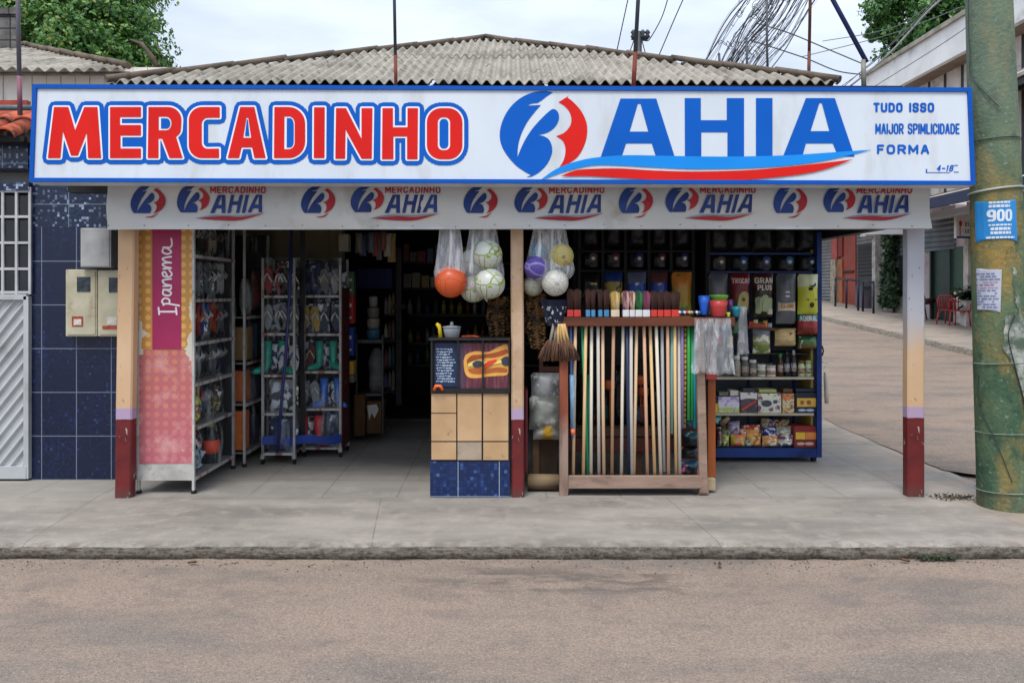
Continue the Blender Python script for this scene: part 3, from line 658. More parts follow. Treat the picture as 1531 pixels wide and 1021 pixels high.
SW_top = cr([c2(900, 797), c2(980, 742), c2(1080, 707), c2(1180, 691), c2(1300, 684), (1011, 233.8), (1060, 234.6), (1113, 234.4), (1181, 232.5), (1249, 228), (1303.5, 224.2)], 5)
SW_bot = cr([(1303.5, 224.2), (1228, 241.5), (1147, 250.5), (1045, 253.2), (976, 250.6), (925, 247.8), (884, 248), (840, 258.4), c2(900, 797)], 5)
SW2_top = cr([(838, 264), (856, 256.5), (874, 253.6), (925, 252.4), (976, 255.4), (1045, 257), (1130, 254.2), (1215, 246), (1275.5, 238.7)], 5)
SW2_bot = cr([(1275.5, 238.7), (1215, 258), (1123, 269), (1060, 271.8), (1000, 270.8), (925, 266.4), (880, 263.8), (838, 264)], 5)
EB = cr([(962, 408), (920, 402), (860, 412), (800, 446), (755, 500), (730, 565), (730, 625), (755, 678), (800, 730), (852, 765)], 4)+[(866, 770), (843, 781)]+cr([(868, 777), (905, 755), (940, 715), (958, 665), (948, 622), (925, 602), (895, 595)], 4)+cr([(895, 595), (935, 585), (970, 560), (987, 525), (983, 495), (965, 481), (945, 490), (905, 528), (870, 568), (842, 610), (822, 650), (805, 692)], 4)+cr([(805, 692), (808, 640), (822, 590), (848, 538), (880, 495), (908, 463)], 4)+cr([(845, 466), (872, 456), (893, 454), (915, 440), (935, 424), (962, 408)], 3)
ER = [(1031, 419)]+cr([(1024, 430), (1050, 450), (1085, 490), (1108, 540), (1111, 590), (1098, 642), (1070, 690), (1030, 720), (985, 742)], 4)+cr([(985, 742), (1008, 705), (1016, 660), (1005, 622), (975, 600)], 4)+cr([(975, 600), (1010, 585), (1036, 555), (1042, 525), (1034, 495), (1012, 468), (985, 451)], 4)+[(1022, 428)]
def half(pts): return [c2(*p) for p in pts]
em = tri2d([half(EB)]); er = tri2d([half(ER)])
MB().flat(em, lambda x, y: S(x, y, .003)).build('emblem', blue, sg)
MB().flat(er, lambda x, y: S(x, y, .003)).build('emblem', red, sg)
MB().flat(tri2d([SW_top[:-1]+SW_bot[:-1]]), lambda x, y: S(x, y, .006)).build('swoosh', lblue, sg)
MB().flat(tri2d([SW2_top[:-1]+SW2_bot[:-1]]), lambda x, y: S(x, y, .009)).build('swoosh', red, sg)
for s_, a, b, c, d, bo in (('TUDO ISSO', 1306, 1396, 154, 168.5, .06), ('MAIJOR SPIMLICIDADE', 1309, 1434, 185, 201, .155), ('FORMA', 1311, 1389, 216.5, 231, .06)):
    MB().flat(text_px(s_, a, b, c, d, bo), lambda x, y: S(x, y, .003)).build('lettering', blue, sg)
MB().flat(text_px('4-18', 1400, 1424, 247, 256.5, .01, .2), lambda x, y: S(x, y, .003)).flat((rectp(1384, 1420, 257.8, 258.8), [(0, 1, 2, 3)]), lambda x, y: S(x, y, .003)).flat((rectp(1384, 1386, 253, 257.8), [(0, 1, 2, 3)]), lambda x, y: S(x, y, .0035)).flat((rectp(1426, 1432, 247, 248.2), [(0, 1, 2, 3)]), lambda x, y: S(x, y, .003)).flat((rectp(1426, 1433, 257, 258.2), [(0, 1, 2, 3)]), lambda x, y: S(x, y, .003)).build('lettering', blue, sg)
bb = MB()
for px in (90, 400, 740, 1080, 1420): bb.box(S(px, 200).x-.02, S(px, 200).x+.02, 6.36, 6.73, 2.75, 2.79)
bb.build('bracket', black_metal, sg)

# ------------------------------------------------------------------ LOWER BANNER
YN = 6.48
def BN(px, py, off=0.):
    p = P(px, py, YN); x, z = p.x, p.z
    top = sstep(2.2, 2.55, z)
    p.y += .018*math.sin(x*2.1+1)*math.sin(z*11)+.012*math.sin(x*4.3+z*16)+.006*noise.noise(Vector((x*2, z*9, 2)))*2-.01*top*math.sin(x*1.3)-off
    return p
bn = thing('banner', 'pale grey cloth banner with small red and blue logos under the big sign', 'banner', P(776, 343, YN), None)
cloth = M('banner_cloth', '#c8c8c4', '#bbbcba', 1.2, .6, dirt='#9a958c', dscale=2, spec=.25)
c = MB(); c.grid(lambda u, v: BN(lerp(160, 1392, u), lerp(343.5-1.5*u, 262, v)), 220, 14); c.grid(lambda u, v: BN(lerp(160, 1392, u), lerp(343.5-1.5*u, 262, v), -.006), 110, 8)
c.grid(lambda u, v: BN(lerp(160, 1392, u), 343.5-1.5*u, -.006*v), 110, 1); c.build('cloth', cloth, bn)
MB().box(X_(160, YN)+.0, X_(1392, YN), YN+.012, YN+.04, Z_(342.5, YN), Z_(339, YN)).build('bottom_bar', white_paint, bn)
nb = M('print_blue', '#142c66', '#1d3d80', 4, .6); nr = M('print_red', '#a82128', '#981d26', 4, .6); ng = M('print_grey_blue', '#6f8296', '#8496a6', 4, .6)
ebs, ers = half(EB), half(ER); ex0, ex1, ey0, ey1 = 747, 878, 136, 271
def emb(p, x0, w, y0, h, shear=0.): return [(x0+(x-ex0)/(ex1-ex0)*w-shear*((y-ey0)/(ey1-ey0)-.5), y0+(y-ey0)/(ey1-ey0)*h) for x, y in p]
tail = [(190+0, 0)]
def logo_small(xc):
    b = [(x, min(y, 319)) for x, y in emb(ebs, xc-25, 51, 277, 56)]; r = emb(ers, xc-25, 51, 278.5, 48)
    MB().flat(tri2d([b], (), 9), lambda x, y: BN(x, y, .009)).build('emblem', nb, bn)
    tl = cr([(xc+17, 318), (xc+9, 323), (xc-3, 325.3)], 4)+cr([(xc-3, 325.3), (xc+10, 325), (xc+19, 316)], 4)[1:-1]
    MB().flat(tri2d([r, tl], (), 9), lambda x, y: BN(x, y, .009)).build('emblem', nr, bn)
def logo_big(xc):
    b = [(x, min(y, 317.5)) for x, y in emb(ebs, xc-68, 52, 277, 53)]; r = emb(ers, xc-68, 50, 278.5, 42); x0 = xc-17
    MB().flat(tri2d([b], (), 9), lambda x, y: BN(x, y, .009)).build('emblem', nb, bn)
    MB().flat(tri2d([r], (), 9), lambda x, y: BN(x, y, .009)).build('emblem', nr, bn)
    def m(p): return [(x0+(x-898)/(1276-898)*78+(234-y)/87*6, 291.5+(y-147)/87*26) for x, y in p]
    MB().flat(tri2d([m(p) for p, h in AH], [m(q) for p, h in AH for q in h], 9), lambda x, y: BN(x, y, .009)).build('lettering', nb, bn)
    MB().flat(text_px('MERCADINHO', xc-16, xc+66, 279, 289.5, .035), lambda x, y: BN(x, y, .009)).build('lettering', nr, bn)
    s1 = cr([(xc-42, 327), (xc-10, 321), (xc+30, 321.5), (xc+70, 317)], 6)+cr([(xc+70, 317), (xc+30, 323), (xc-10, 323), (xc-42, 327)], 6)[1:-1]
    s2 = cr([(xc-38, 326.5), (xc, 323.5), (xc+30, 324.5), (xc+66, 319)], 6)+cr([(xc+66, 319), (xc+30, 329), (xc, 329.5), (xc-38, 326.5)], 6)[1:-1]
    MB().flat(tri2d([s1], (), 9), lambda x, y: BN(x, y, .009)).build('swoosh', ng, bn)
    MB().flat(tri2d([s2], (), 9), lambda x, y: BN(x, y, .0105)).build('swoosh', nr, bn)
for xc in (220, 475.5, 718, 949.5, 1179.5): logo_small(xc)
for xc in (331, 592.5, 837, 1062, 1298): logo_big(xc)
rv = MB()
for i in range(22): rv.ball(BN(166+i*57+R.uniform(-6, 6), 337+R.uniform(-2, 2), .003), .0045, 6)
rv.build('eyelet', dark, bn)

# ------------------------------------------------------------------ POLES above the sign
rust = M('rusty_pole', '#6b3d2c', '#46291f', 9, .7, dirt='#2b2a2c', dscale=3, stretch=(1, 1, .4))
def split_pole(pts, r, label, low=None, mats=None):
    t = thing('metal_pole', label, 'pole', pts[0], 'metal poles above the sign')
    a, b = Vector(pts[0]), Vector(pts[1]); mid = a.lerp(b, .22)
    MB().tube([a, mid], r, 10).build('lower_section', mats[0], t); MB().tube([mid, b], r*.92, 10).build('upper_section', mats[1], t)
dk = M('dark_pole', '#3b3f44', '#2b2e33', 8, .5); rr_ = M('red_rust', '#7d3424', '#5c261c', 9, .7)
split_pole([P(592, 132, 6.5), P(588, -90, 6.5)], .014, 'thin upright pole above the letters N and H of the sign', mats=(rr_, dk))
split_pole([P(947, 132, 6.5), P(960, -110, 6.5)], .018, 'dark leaning pole with rusty foot above the large letter A', mats=(rr_, dk))
split_pole([P(1209, 125, 7.9), P(1213, -90, 7.9)], .017, 'brown rusty pole near the right end of the corrugated roof', mats=(rust, rust))
split_pole([P(30, 172, 7.0), P(25, -90, 7.0)], .02, 'thin blue grey and red pole above the terracotta tiles at the left', mats=(M('pole_red_blue', '#8a2f33', '#4b6174', 5, .6, stretch=(1, 1, .5)), M('pole_blue_grey', '#566a7a', '#6a4440', 3, .6, stretch=(1, 1, .3))))
o = MB().tube([P(1236, -20, 6.6), P(1245, 0, 6.6), P(1296, 94, 6.6)], .019, 10).build('strut', M('navy_paint', '#1a2a5c', '#142046', 6, .4)); tag(o, 'dark blue slanted steel strut above the small text of the sign', 'strut')
o = MB().tube([P(1291.5, 131, 6.6), P(1291, 90, 6.6)], .02, 10).build('post_stub', M('galv', '#7f7d72', '#5f5c52', 8, .6)); tag(o, 'short grey post at the foot of the blue slanted strut', 'post')
# ------------------------------------------------------------------ BUILDINGS ACROSS THE SIDE STREET (facade plane x = XF)
XF = 12.95
def FY(px): return XF*F/(px-CX)
def FZ(px, py): return Z_(py, FY(px))
def fbox(mb, px0, px1, py0, py1, pref=None, d=.1, off=0., mi=0):
    """box on the facade: px0 is the far end; heights read at px of reference"""
    r = pref or (px0+px1)/2; return mb.box(XF-off, XF-off+d, FY(px1), FY(px0), FZ(r, py1), FZ(r, py0), mi)
def rib_mat(name, c1, c2, period, axis='z', dirt=None):
    g = G(name, rough=.55, spec=.35); v = g.z if axis == 'z' else g.y
    w = g.math('SINE', g.math('MULTIPLY', v, 2*PI/period)); b = g.mix(g.map(g.noise(2, 4), .35, .65), c1, c2)
    if dirt: b = g.mix(g.map(g.noise(3, 6, rough=.7), .5, .7), b, dirt)
    b = g.mix(g.math('LESS_THAN', w, -.86), b, '#2c2d2e'); g.bump(w, .9, .02); return g.done(b)
shut = rib_mat('rolling_shutter_grey', '#85898a', '#747879', .13, dirt='#6d6457')
shut2 = rib_mat('rolling_shutter_blue', '#6f7a82', '#5c666d', .16)
shut3 = rib_mat('rolling_shutter_dark', '#2a2a2c', '#202022', .13)
clad = rib_mat('cladding', '#d6cec5', '#c6bdb3', .85, 'y', dirt='#8f857c')
ro = thing('row_building', 'two storey building with white parapet over a row of shop fronts across the side street', 'building', (XF, 25, .9))
up = M('parapet_white', '#e2e2e0', '#d2d2d0', 1.2, .75, dirt='#8e8c88', dscale=.9, dlo=.56, dhi=.75)
MB().box(11.3, 11.45, 12, 25.9, 7.75, 8.62).box(11.3, 19, 25.75, 25.9, 3.6, 8.62).build('parapet', up, ro)
MB().box(11.22, 11.5, 12, 25.95, 8.62, 8.74).build('coping', M('coping', '#a39f93', '#7b776d', 3, .9), ro)
MB().box(11.45, 12.4, 12, 25.7, 7.78, 7.9).build('soffit', M('soffit', '#8d7a6c', '#7b6a5e', 2, .9), ro)
MB().box(12.0, 12.1, 12, 25.7, 4.5, 7.78).build('upper_wall', clad, ro)
MB().box(12.0, 19, 25.5, 25.6, 4.5, 7.78).build('upper_wall', clad, ro)
aw = MB(); aw.add([(10.9, 12, 6.35), (10.9, 25.6, 6.35), (12.0, 25.6, 6.9), (12.0, 12, 6.9), (10.9, 12, 6.43), (10.9, 25.6, 6.43), (12.0, 25.6, 6.98), (12.0, 12, 6.98)], [(0, 1, 2, 3), (7, 6, 5, 4), (0, 4, 5, 1), (2, 6, 7, 3), (1, 5, 6, 2), (3, 7, 4, 0)])
aw.build('awning', M('awning_grey', '#b5afa6', '#8a847b', 2, .9), ro)
MB().box(10.96, 11.02, 12, 25.5, 6.2, 6.35).box(11.5, 11.56, 12, 25.5, 6.3, 6.5).build('awning_beam', black_metal, ro)
# navy band, lower canopy
MB().box(11.9, 12.0, 12, FY(1398)-.2, 4.12, 4.42).build('navy_band', M('navy_band', '#16284f', '#101e3d', 3, .5), ro)
cn = MB()
for i in range(3): cn.add([(11.2, 12, 3.62+.0*i), (11.2, 24.5, 3.62), (XF, 24.5, 4.15), (XF, 12, 4.15), (11.2, 12, 3.66), (11.2, 24.5, 3.66), (XF, 24.5, 4.19), (XF, 12, 4.19)], [(0, 1, 2, 3), (7, 6, 5, 4), (0, 4, 5, 1), (1, 5, 6, 2)]) if i == 0 else None
cn.build('canopy', M('canopy_brown', '#5a4e45', '#3d352f', 4, .9, stretch=(1, 3, 1)), ro)
MB().box(XF, XF+.3, FY(1395), 27.2, hfar(26)-.3, 4.3).box(XF, XF+.3, FY(1428), FY(1395), 3.02, 4.3).box(XF, XF+.3, 12, FY(1445), hfar(20)-.6, 4.3).build('ground_wall', M('wall_pinkgrey', '#a8989a', '#95888a', 2, .9, dirt='#6d655f', dscale=2), ro)
def fz(px, h): return hfar(FY(px))+h
sx = XF-.06
MB().box(sx-.02, XF-.005, FY(1430), FY(1384), 3.0, 4.15).build('rolling_shutter', shut2, ro)
MB().box(XF-.03, XF+.1, FY(1425), FY(1397), hfar(24)-.1, 3.0).build('green_door', M('green_door', '#143528', '#10291f', 3, .5), ro)
MB().box(XF-.05, XF-.004, FY(1446), FY(1428), hfar(23)+.95, 3.05).build('green_panel', M('green_panel', '#1c4a30', '#143a25', 3, .5), ro)
MB().box(XF-.045, XF-.004, FY(1446), FY(1428), hfar(23)-.1, hfar(23)+.93).box(XF-.12, XF, FY(1454), FY(1446.5), hfar(22)-.1, 3.3).build('white_pier', M('pier_white', '#c9c4bb', '#aaa498', 4, .8, dirt='#6f675c', dscale=4), ro)
MB().box(XF-.12, XF-.03, FY(1397)-.01, FY(1395.5), hfar(24)-.1, 3.0).box(XF-.12, XF-.02, FY(1426), FY(1425), hfar(24)-.1, 3.0).build('door_frame', M('frame_dkgreen', '#20342b'), ro)
# second building, farther
rb2 = thing('shop_row', 'low row of shops with shutters, orange doorway and dark doorway farther up the side street', 'building', (XF, 30, 1.2))
MB().box(XF, XF+5, 27.25, 45, .4, 4.9).build('wall', M('wall_grey2', '#8e8a88', '#77726f', 2, .9, dirt='#5f5954'), rb2)
MB().box(XF-1.3, XF+5.2, 27.3, 45, 4.9, 5.05).build('roof_slab', M('slab_dark', '#3b3937', '#2c2a29', 4, .9), rb2)
q = lambda a, b, z0, z1, d, m, nm: MB().box(XF-d, XF-.004, FY(b), FY(a), z0, z1).build(nm, m, rb2)
q(1225, 1247, hfar(33), 4.6, .05, shut, 'rolling_shutter')
q(1247.5, 1255, hfar(32)-.1, 3.05, .16, M('post_cream', '#b5a893', '#8f8068', 5, .8), 'post')
q(1247.5, 1256, 3.06, 4.8, .13, M('post_pink', '#b5564a', '#9d4a42', 4, .7), 'post')
q(1256, 1263, hfar(31.5)-.1, 3.05, .1, M('post_ochre', '#a5673f', '#8d5233', 4, .7), 'post')
q(1256, 1263, 3.15, 4.8, .1, M('deep_red', '#7e231b', '#6a1c16', 4, .6), 'panel')
q(1263, 1281, hfar(31)-.1, 4.8, .05, M('orange_red', '#9c3d24', '#85311e', 2, .6), 'door_panel')
q(1263, 1279, 2.48, 2.58, .08, dark, 'ledge')
q(1283, 1311, hfar(29.5)-.1, 3.5, .03, M('dark_doorway', '#161418', '#0f0e11', 3, .5), 'doorway')
q(1283, 1311, 3.5, 4.8, .06, shut, 'rolling_shutter')
q(1285, 1306, 2.35, 3.45, .05, shut3, 'inner_shutter')
q(1312, 1317, hfar(28.3)-.1, 4.0, .2, M('post_white', '#b9b6b0', '#8a857c', 5, .8), 'post')
MB().box(XF-.5, XF-.1, FY(1316), FY(1307), 3.72, 4.15).build('light_box', M('box_white', '#cfcfcb', '#b5b5b0', 4, .6), rb2)
q(1343, 1360, hfar(27.1)+.55, 2.95, .03, M('dark_teal', '#1d3532', '#152825', 3, .5), 'shutter_panel')
q(1343, 1372, 2.97, 4.6, .06, shut2, 'rolling_shutter')
q(1341, 1360, hfar(27)-.1, hfar(27)+.54, .08, M('low_white', '#9f9c97', '#87837d', 3, .8), 'low_wall')
o = MB().box(XF-.46, XF-.08, 28.6, 29.2, hfar(29)-.05, hfar(29)+.76).box(XF-.5, XF-.05, 28.55, 29.25, hfar(29)+.76, hfar(29)+.8).build('cabinet', M('cabinet_grey', '#5d5661', '#4b4550', 3, .6)); tag(o, 'purple grey cabinet standing in front of the dark doorway across the street', 'cabinet')
# vine
def leaves(mb, n, fn, size, up=.4, mi=0, wide=.34):
    for _ in range(n):
        p, nr = fn(); 
        if p is None: continue
        a = Vector((R.gauss(0, 1), R.gauss(0, 1), R.gauss(0, 1)-.6)).normalized(); nrm = (nr+Vector((R.gauss(0, .6), R.gauss(0, .6), R.gauss(0, .6)+up))).normalized()
        b = nrm.cross(a)
        if b.length < .1: continue
        b.normalize(); a = b.cross(nrm); s = size*R.uniform(.6, 1.3); w = s*wide
        mb.v += [p-a*s*.5, p+b*w-nrm*w*.3-a*.05*s, p+a*s*.6-nrm*s*.12, p-b*w-nrm*w*.3-a*.05*s]; o = len(mb.v)-4
        mb.f += [[o, o+1, o+2], [o, o+2, o+3]]; mb.mi += [mi, mi]; mb.smooth += [False, False]
def leaf_mat(name, c1, c2, c3):
    m = bpy.data.materials.new(name); m.use_nodes = True; t = m.node_tree; b = t.nodes['Principled BSDF']; b.inputs['Roughness'].default_value = .5
    gi = t.nodes.new('ShaderNodeNewGeometry'); rp = t.nodes.new('ShaderNodeValToRGB'); rp.color_ramp.elements[0].color = col4(c1); rp.color_ramp.elements[1].color = col4(c2)
    e = rp.color_ramp.elements.new(.85); e.color = col4(c2); rp.color_ramp.elements[-1].color = col4(c3)
    t.links.new(gi.outputs['Random Per Island'], rp.inputs[0]); 
    tr = t.nodes.new('ShaderNodeBsdfTranslucent'); t.links.new(rp.outputs[0], b.inputs['Base Color']); t.links.new(rp.outputs[0], tr.inputs[0])
    mxs = t.nodes.new('ShaderNodeMixShader'); mxs.inputs[0].default_value = .3; t.links.new(b.outputs[0], mxs.inputs[1]); t.links.new(tr.outputs[0], mxs.inputs[2])
    t.links.new(mxs.outputs[0], t.nodes['Material Output'].inputs[0]); MATS[name] = m; return m
bark = M('bark', '#5a4a3b', '#3d3228', 8, .95, .6, 30, stretch=(1, 1, .3))
vn = thing('climbing_vine', 'dark green climbing vine on a grey pillar across the side street', 'vine', (XF-.3, 27.6, hfar(27.6)))
mb = MB()
def fv():
    t = R.random(); w = .2+.25*math.sin(t*5+1)**2; return Vector((XF-.3+R.gauss(0, .09), 26.9+R.uniform(-1, 1)*w, hfar(27.6)+.15+t*3.9)), Vector((-.8, -.5, 0))
leaves(mb, 2600, fv, .16); mb.build('foliage', leaf_mat('vine_leaf', '#10260f', '#27451d', '#46662c'), vn)
MB().tube([(XF-.15, 26.9, hfar(27)), (XF-.2, 26.85, 2.5), (XF-.12, 27., 3.9), (XF-.15, 26.9, 5.2)], .04).build('stem', bark, vn)
# railings
nv = M('railing_navy', '#1b1f38', '#141729', 8, .5)
def rail(pa, pb, lab, n):
    Y0, Y1 = FY(pb), FY(pa); x = XF-1.0; t = thing('railing', lab, 'railing', (x, (Y0+Y1)/2, hfar(30)), 'railings across the side street')
    MB().tube([(x, Y0, hfar(Y0)+1.05), (x, Y1, hfar(Y1)+1.05)], .035, 6).build('top_rail', nv, t)
    for i in range(n):
        y = lerp(Y0, Y1, i/(n-1)); MB().tube([(x, y, hfar(y)-.05), (x, y, hfar(y)+1.05)], .04, 6).build('upright', nv, t)
k = (XF-1.0)/XF
rail(765.5+(1249-765.5)/k, 765.5+(1283-765.5)/k, 'dark navy railing before the orange doorway across the street', 3)
rail(765.5+(1290-765.5)/k, 765.5+(1306-765.5)/k, 'short dark railing before the purple grey cabinet', 2)
# small sign on the facade
st = thing('hanging_sign', 'white shop sign with a red mark under the canopy beside the concrete pole', 'sign', (11.6, 20.5, 3))
xs_ = 12.0; ya, yb = 20.3, 21.75
sY = 21.0; xl, xr = X_(1430, sY), X_(1462, sY)
MB().box(xl, xr, sY, sY+.12, Z_(356, sY), Z_(322, sY)).build('panel', M('sign_plain', '#c9c6c0', '#b8b5ae', 3, .5), st)
MB().box(xl, xr, sY-.005, sY, Z_(356.5, sY), Z_(353.5, sY)).build('stripe', M('navy_band2', '#203460', '#1a2a50'), st)
MB().flat(text_px('ELIA', 1443, 1459, 332.5, 338.5, .03), on(sY, .006)).flat(text_px('LEISC', 1443, 1459, 343, 348.5, .03), on(sY, .006)).build('lettering', M('ink_navy', '#263252'), st)
MB().flat(tri2d([arc(1436, 334.5, 2.4, 5, 0, 345, 14), rectp(1434.5, 1436, 340, 353)]), on(sY, .006)).build('emblem', M('ink_red', '#b3261e'), st)
# plastic chairs and a plant table
cm = M('chair_red', '#b03338', '#9c2a30', 4, .35)
def chair(loc, rz, label):
    t = thing('plastic_chair', label, 'chair', loc, 'red plastic chairs across the side street'); o = Vector(loc); ca, sa = math.cos(rz), math.sin(rz)
    T = lambda x, y, z: o+Vector((x*ca-y*sa, x*sa+y*ca, z))
    mb = MB(); mb.grid(lambda u, v: T(lerp(-.23, .23, u), lerp(-.22, .22, v), .43-.02*math.sin(PI*u)), 6, 6); mb.grid(lambda u, v: T(lerp(-.23, .23, u), lerp(-.22, .22, v), .40), 3, 3); mb.tube([T(-.23, -.22, .42), T(.23, -.22, .42), T(.23, .22, .42), T(-.23, .22, .42), T(-.23, -.22, .42)], .018, 6); mb.build('seat', cm, t)
    mb = MB()
    for i in range(6): a = -.17+.068*i; mb.tube([T(a, .22, .45), T(a*1.05, .29, .8-.02*abs(i-2.5))], .013, 5)
    mb.tube([T(-.22, .21, .43), T(-.23, .27, .7), T(-.15, .3, .83), T(.15, .3, .83), T(.23, .27, .7), T(.22, .21, .43)], .02, 6); mb.build('backrest', cm, t)
    for s in (-1, 1):
        MB().tube([T(s*.22, .2, .42), T(s*.26, .27, 0)], .022, 6).build('leg', cm, t); MB().tube([T(s*.22, -.2, .42), T(s*.26, -.24, 0)], .022, 6).build('leg', cm, t)
        MB().tube([T(s*.25, -.2, .42), T(s*.28, -.2, .64), T(s*.28, .1, .66), T(s*.23, .27, .66)], .018, 6).build('armrest', cm, t)
def fp(px, Y): x = X_(px, Y); return (x, Y, hfar(Y)+.01)
chair(fp(1421, 22.8), 2.2, 'red plastic armchair by the green door, left of the pair')
chair(fp(1435, 22.5), -.5, 'red plastic armchair nearest the concrete pole, right of the pair')
t = thing('potted_plant', 'leafy potted plant on a white stand behind the red chairs', 'plant', fp(1449, 22.4))
b0 = Vector(fp(1449, 22.4)); MB().box(b0.x-.17, b0.x+.17, b0.y-.15, b0.y+.15, b0.z, b0.z+.72).build('stand', MATS['pier_white'], t)
mb = MB(); leaves(mb, 260, lambda: (b0+Vector((R.gauss(0, .18), R.gauss(0, .14), .85+R.gauss(0, .12))), Vector((0, 0, 1))), .16); mb.build('foliage', MATS['vine_leaf'], t)
t = thing('stool', 'small dark wooden stool leaning by the pink grey wall left of the green door', 'stool', fp(1391, 24.2))
b0 = Vector(fp(1391, 24.2)); wdk = M('wood_darkred', '#4a2a22', '#33201b', 6, .6)
MB().tube([b0+Vector((-.2, 0, .55)), b0+Vector((.15, .1, .6))], .09, 8).build('seat', wdk, t)
for dx in (-.2, -.02, .15): MB().tube([b0+Vector((dx, 0, .55)), b0+Vector((dx+.12, .05, 0))], .025, 6).build('leg', wdk, t)
MB().tube([b0+Vector((-.1, .1, .6)), b0+Vector((-.25, .1, 1.02))], .03, 6).build('handle', wdk, t)

# ------------------------------------------------------------------ TREES
def tree(loc, lobes, label, trunk_r, lm, n, size, zc, gapf=2.3):
    t = thing('leafy_tree', label, 'tree', loc); o = Vector(loc); mb = MB(); vol = sum(r**2 for *_, r in lobes)
    for lx, ly, lz, r in lobes:
        c = Vector((lx, ly, lz))
        def fn():
            d = Vector((R.gauss(0, 1), R.gauss(0, 1), R.gauss(0, 1))).normalized(); s = r*(.55+.5*R.random()**.6)*(1+.55*noise.noise(d*2.6+c))
            p = c+d*s*Vector((1, 1, .85)) if False else c+Vector((d.x*s, d.y*s, d.z*s*.85))
            if noise.noise(p*gapf) < -.08 and R.random() < .88: return None, None
            return p, d
        leaves(mb, int(n*r*r/vol), fn, size)
    mb.build('crown', lm, t); bb = MB(); tp = Vector((lobes[0][0], lobes[0][1], lobes[0][2]))
    bb.tube([o, o+Vector((.1, 0, zc*.3)), o.lerp(tp, .65)+Vector((.1, 0, 0))], [trunk_r, trunk_r*.8, trunk_r*.6], 10)
    for lx, ly, lz, r in lobes: bb.tube([o.lerp(tp, .6), o.lerp(tp, .6).lerp(Vector((lx, ly, lz)), .55)+Vector((0, 0, .2)), Vector((lx, ly, lz))+Vector((0, 0, r*.3))], [trunk_r*.45, trunk_r*.25, trunk_r*.08], 6)
    bb.build('trunk', bark, t)
lf1 = leaf_mat('leaf_bright', '#2c5722', '#5c8a3c', '#9fac4e'); lf2 = leaf_mat('leaf_dark', '#2a5a2a', '#54853f', '#86a85a')
lob = []
for px, py, Y, r in ((60, 30, 14, 1.25), (115, -30, 14.5, 1.3), (10, 60, 13.6, 1.0), (150, 40, 14, .95), (190, 75, 14, .7), (170, 10, 14.8, .75), (222, 98, 14.2, .42), (205, 55, 14.4, .45), (120, 85, 13.4, .8), (60, 95, 13, .7), (20, -40, 15, 1.3), (90, 60, 13, .7), (155, 95, 13.4, .6), (-40, 10, 14, 1.3)):
    p = P(px, py, Y); lob.append((p.x, p.y, p.z, r))
tree((-8, 15, -.1), lob, 'large bright green tree behind the roof of the left house', .28, lf1, 110000, .078, 5)
lob = []
for px, py, Y, r in ((1375, 0, 31, 1.5), (1320, 10, 31, .8), (1345, 45, 31, .75), (1310, 50, 31.5, .45), (1400, 40, 30, 1.2), (1430, 0, 30, 1.3), (1400, -50, 31, 1.8), (1330, -30, 31, 1.0), (1365, 60, 31, .8), (1315, 85, 31.3, .4), (1340, 90, 31, .6)):
    p = P(px, py, Y); lob.append((p.x, p.y, p.z, r*1.0))
tree((16, 31, .9), lob, 'dark green tree rising behind the white parapet at the upper right', .3, lf2, 42000, .15, 9, 1.3)

o = MB().tube([P(236, 102, 11.9), P(228, 86, 12), P(212, 66, 12.2), P(196, 60, 12.6)], [.045, .035, .03, .015], 8).build('branch', bark); o.parent = bpy.data.objects['leafy_tree']; o.location = Vector(o['_o'])-Vector(o.parent['_o'])
# ------------------------------------------------------------------ CONCRETE UTILITY POLE
YP = 6.36
pb, pt_ = Vector((X_(1505.5, YP), YP, 0)), Vector((X_(1478.5, YP), YP, Z_(0, YP)))
def paxis(z): return pb+(pt_-pb)*(z/pt_.z)
def prad(z): return lerp(.212, .165, z/pt_.z)
up_ = thing('utility_pole', 'thick mottled green concrete pole with faded posters at the right edge', 'pole', pb)
g = G('pole_concrete', rough=.9, spec=.2)
b = g.mix(g.map(g.noise(2.4, 6, stretch=(1, 1, .5), rough=.6), .36, .62), '#34503e', '#5f7257'); b = g.mix(g.map(g.noise(2.1, 7, stretch=(1, 1, .5), loc=(5, 5, 5), rough=.68), .49, .66), b, '#8d7744')
b = g.mix(g.map(g.noise(8, 6, rough=.7, loc=(1, 7, 0)), .56, .68, 0, .8), b, '#2f3f35'); b = g.mix(g.map(g.noise(30, 5), .6, .75, 0, .6), b, '#93a08b')
b = g.mix(g.math('MULTIPLY', g.map(g.z, 2.3, 3.2), .35), b, '#7b8478')
b = g.mix(g.map(g.vor(55), .0, .09, .8, 0), b, '#a9b3a5')
b = g.mix(g.math('MULTIPLY', g.map(g.z, 0, .25, .9, 0), g.map(g.noise(14, 5), .4, .6)), b, '#5b5549'); g.bump(g.math('ADD', g.noise(35, 6), g.noise(9, 4)), .5, .015); g.done(b)
mb = MB(); K = 28; vs = []; zz = [-.05+.18*i for i in range(48)]
for z in zz:
    c = paxis(z); r = prad(z)
    for k in range(K): a = 2*PI*k/K; q = r*(1+.02*noise.noise(Vector((math.cos(a)*2, math.sin(a)*2, z*1.3)))); vs.append((c.x+q*math.cos(a), c.y+q*math.sin(a), z))
mb.add(vs, [(i*K+k, i*K+(k+1) % K, (i+1)*K+(k+1) % K, (i+1)*K+k) for i in range(len(zz)-1) for k in range(K)], 0, True); mb.build('shaft', g.m, up_)
def on_pole(px, py, off=.004):
    z = Z_(py, YP-.18); c = paxis(z); r = prad(z)*1.015+off; x = X_(px, YP-.16); dx = max(-.985*r, min(.985*r, x-c.x)); return Vector((x if abs(x-c.x) < .985*r else c.x+dx, c.y-math.sqrt(r*r-dx*dx), z))
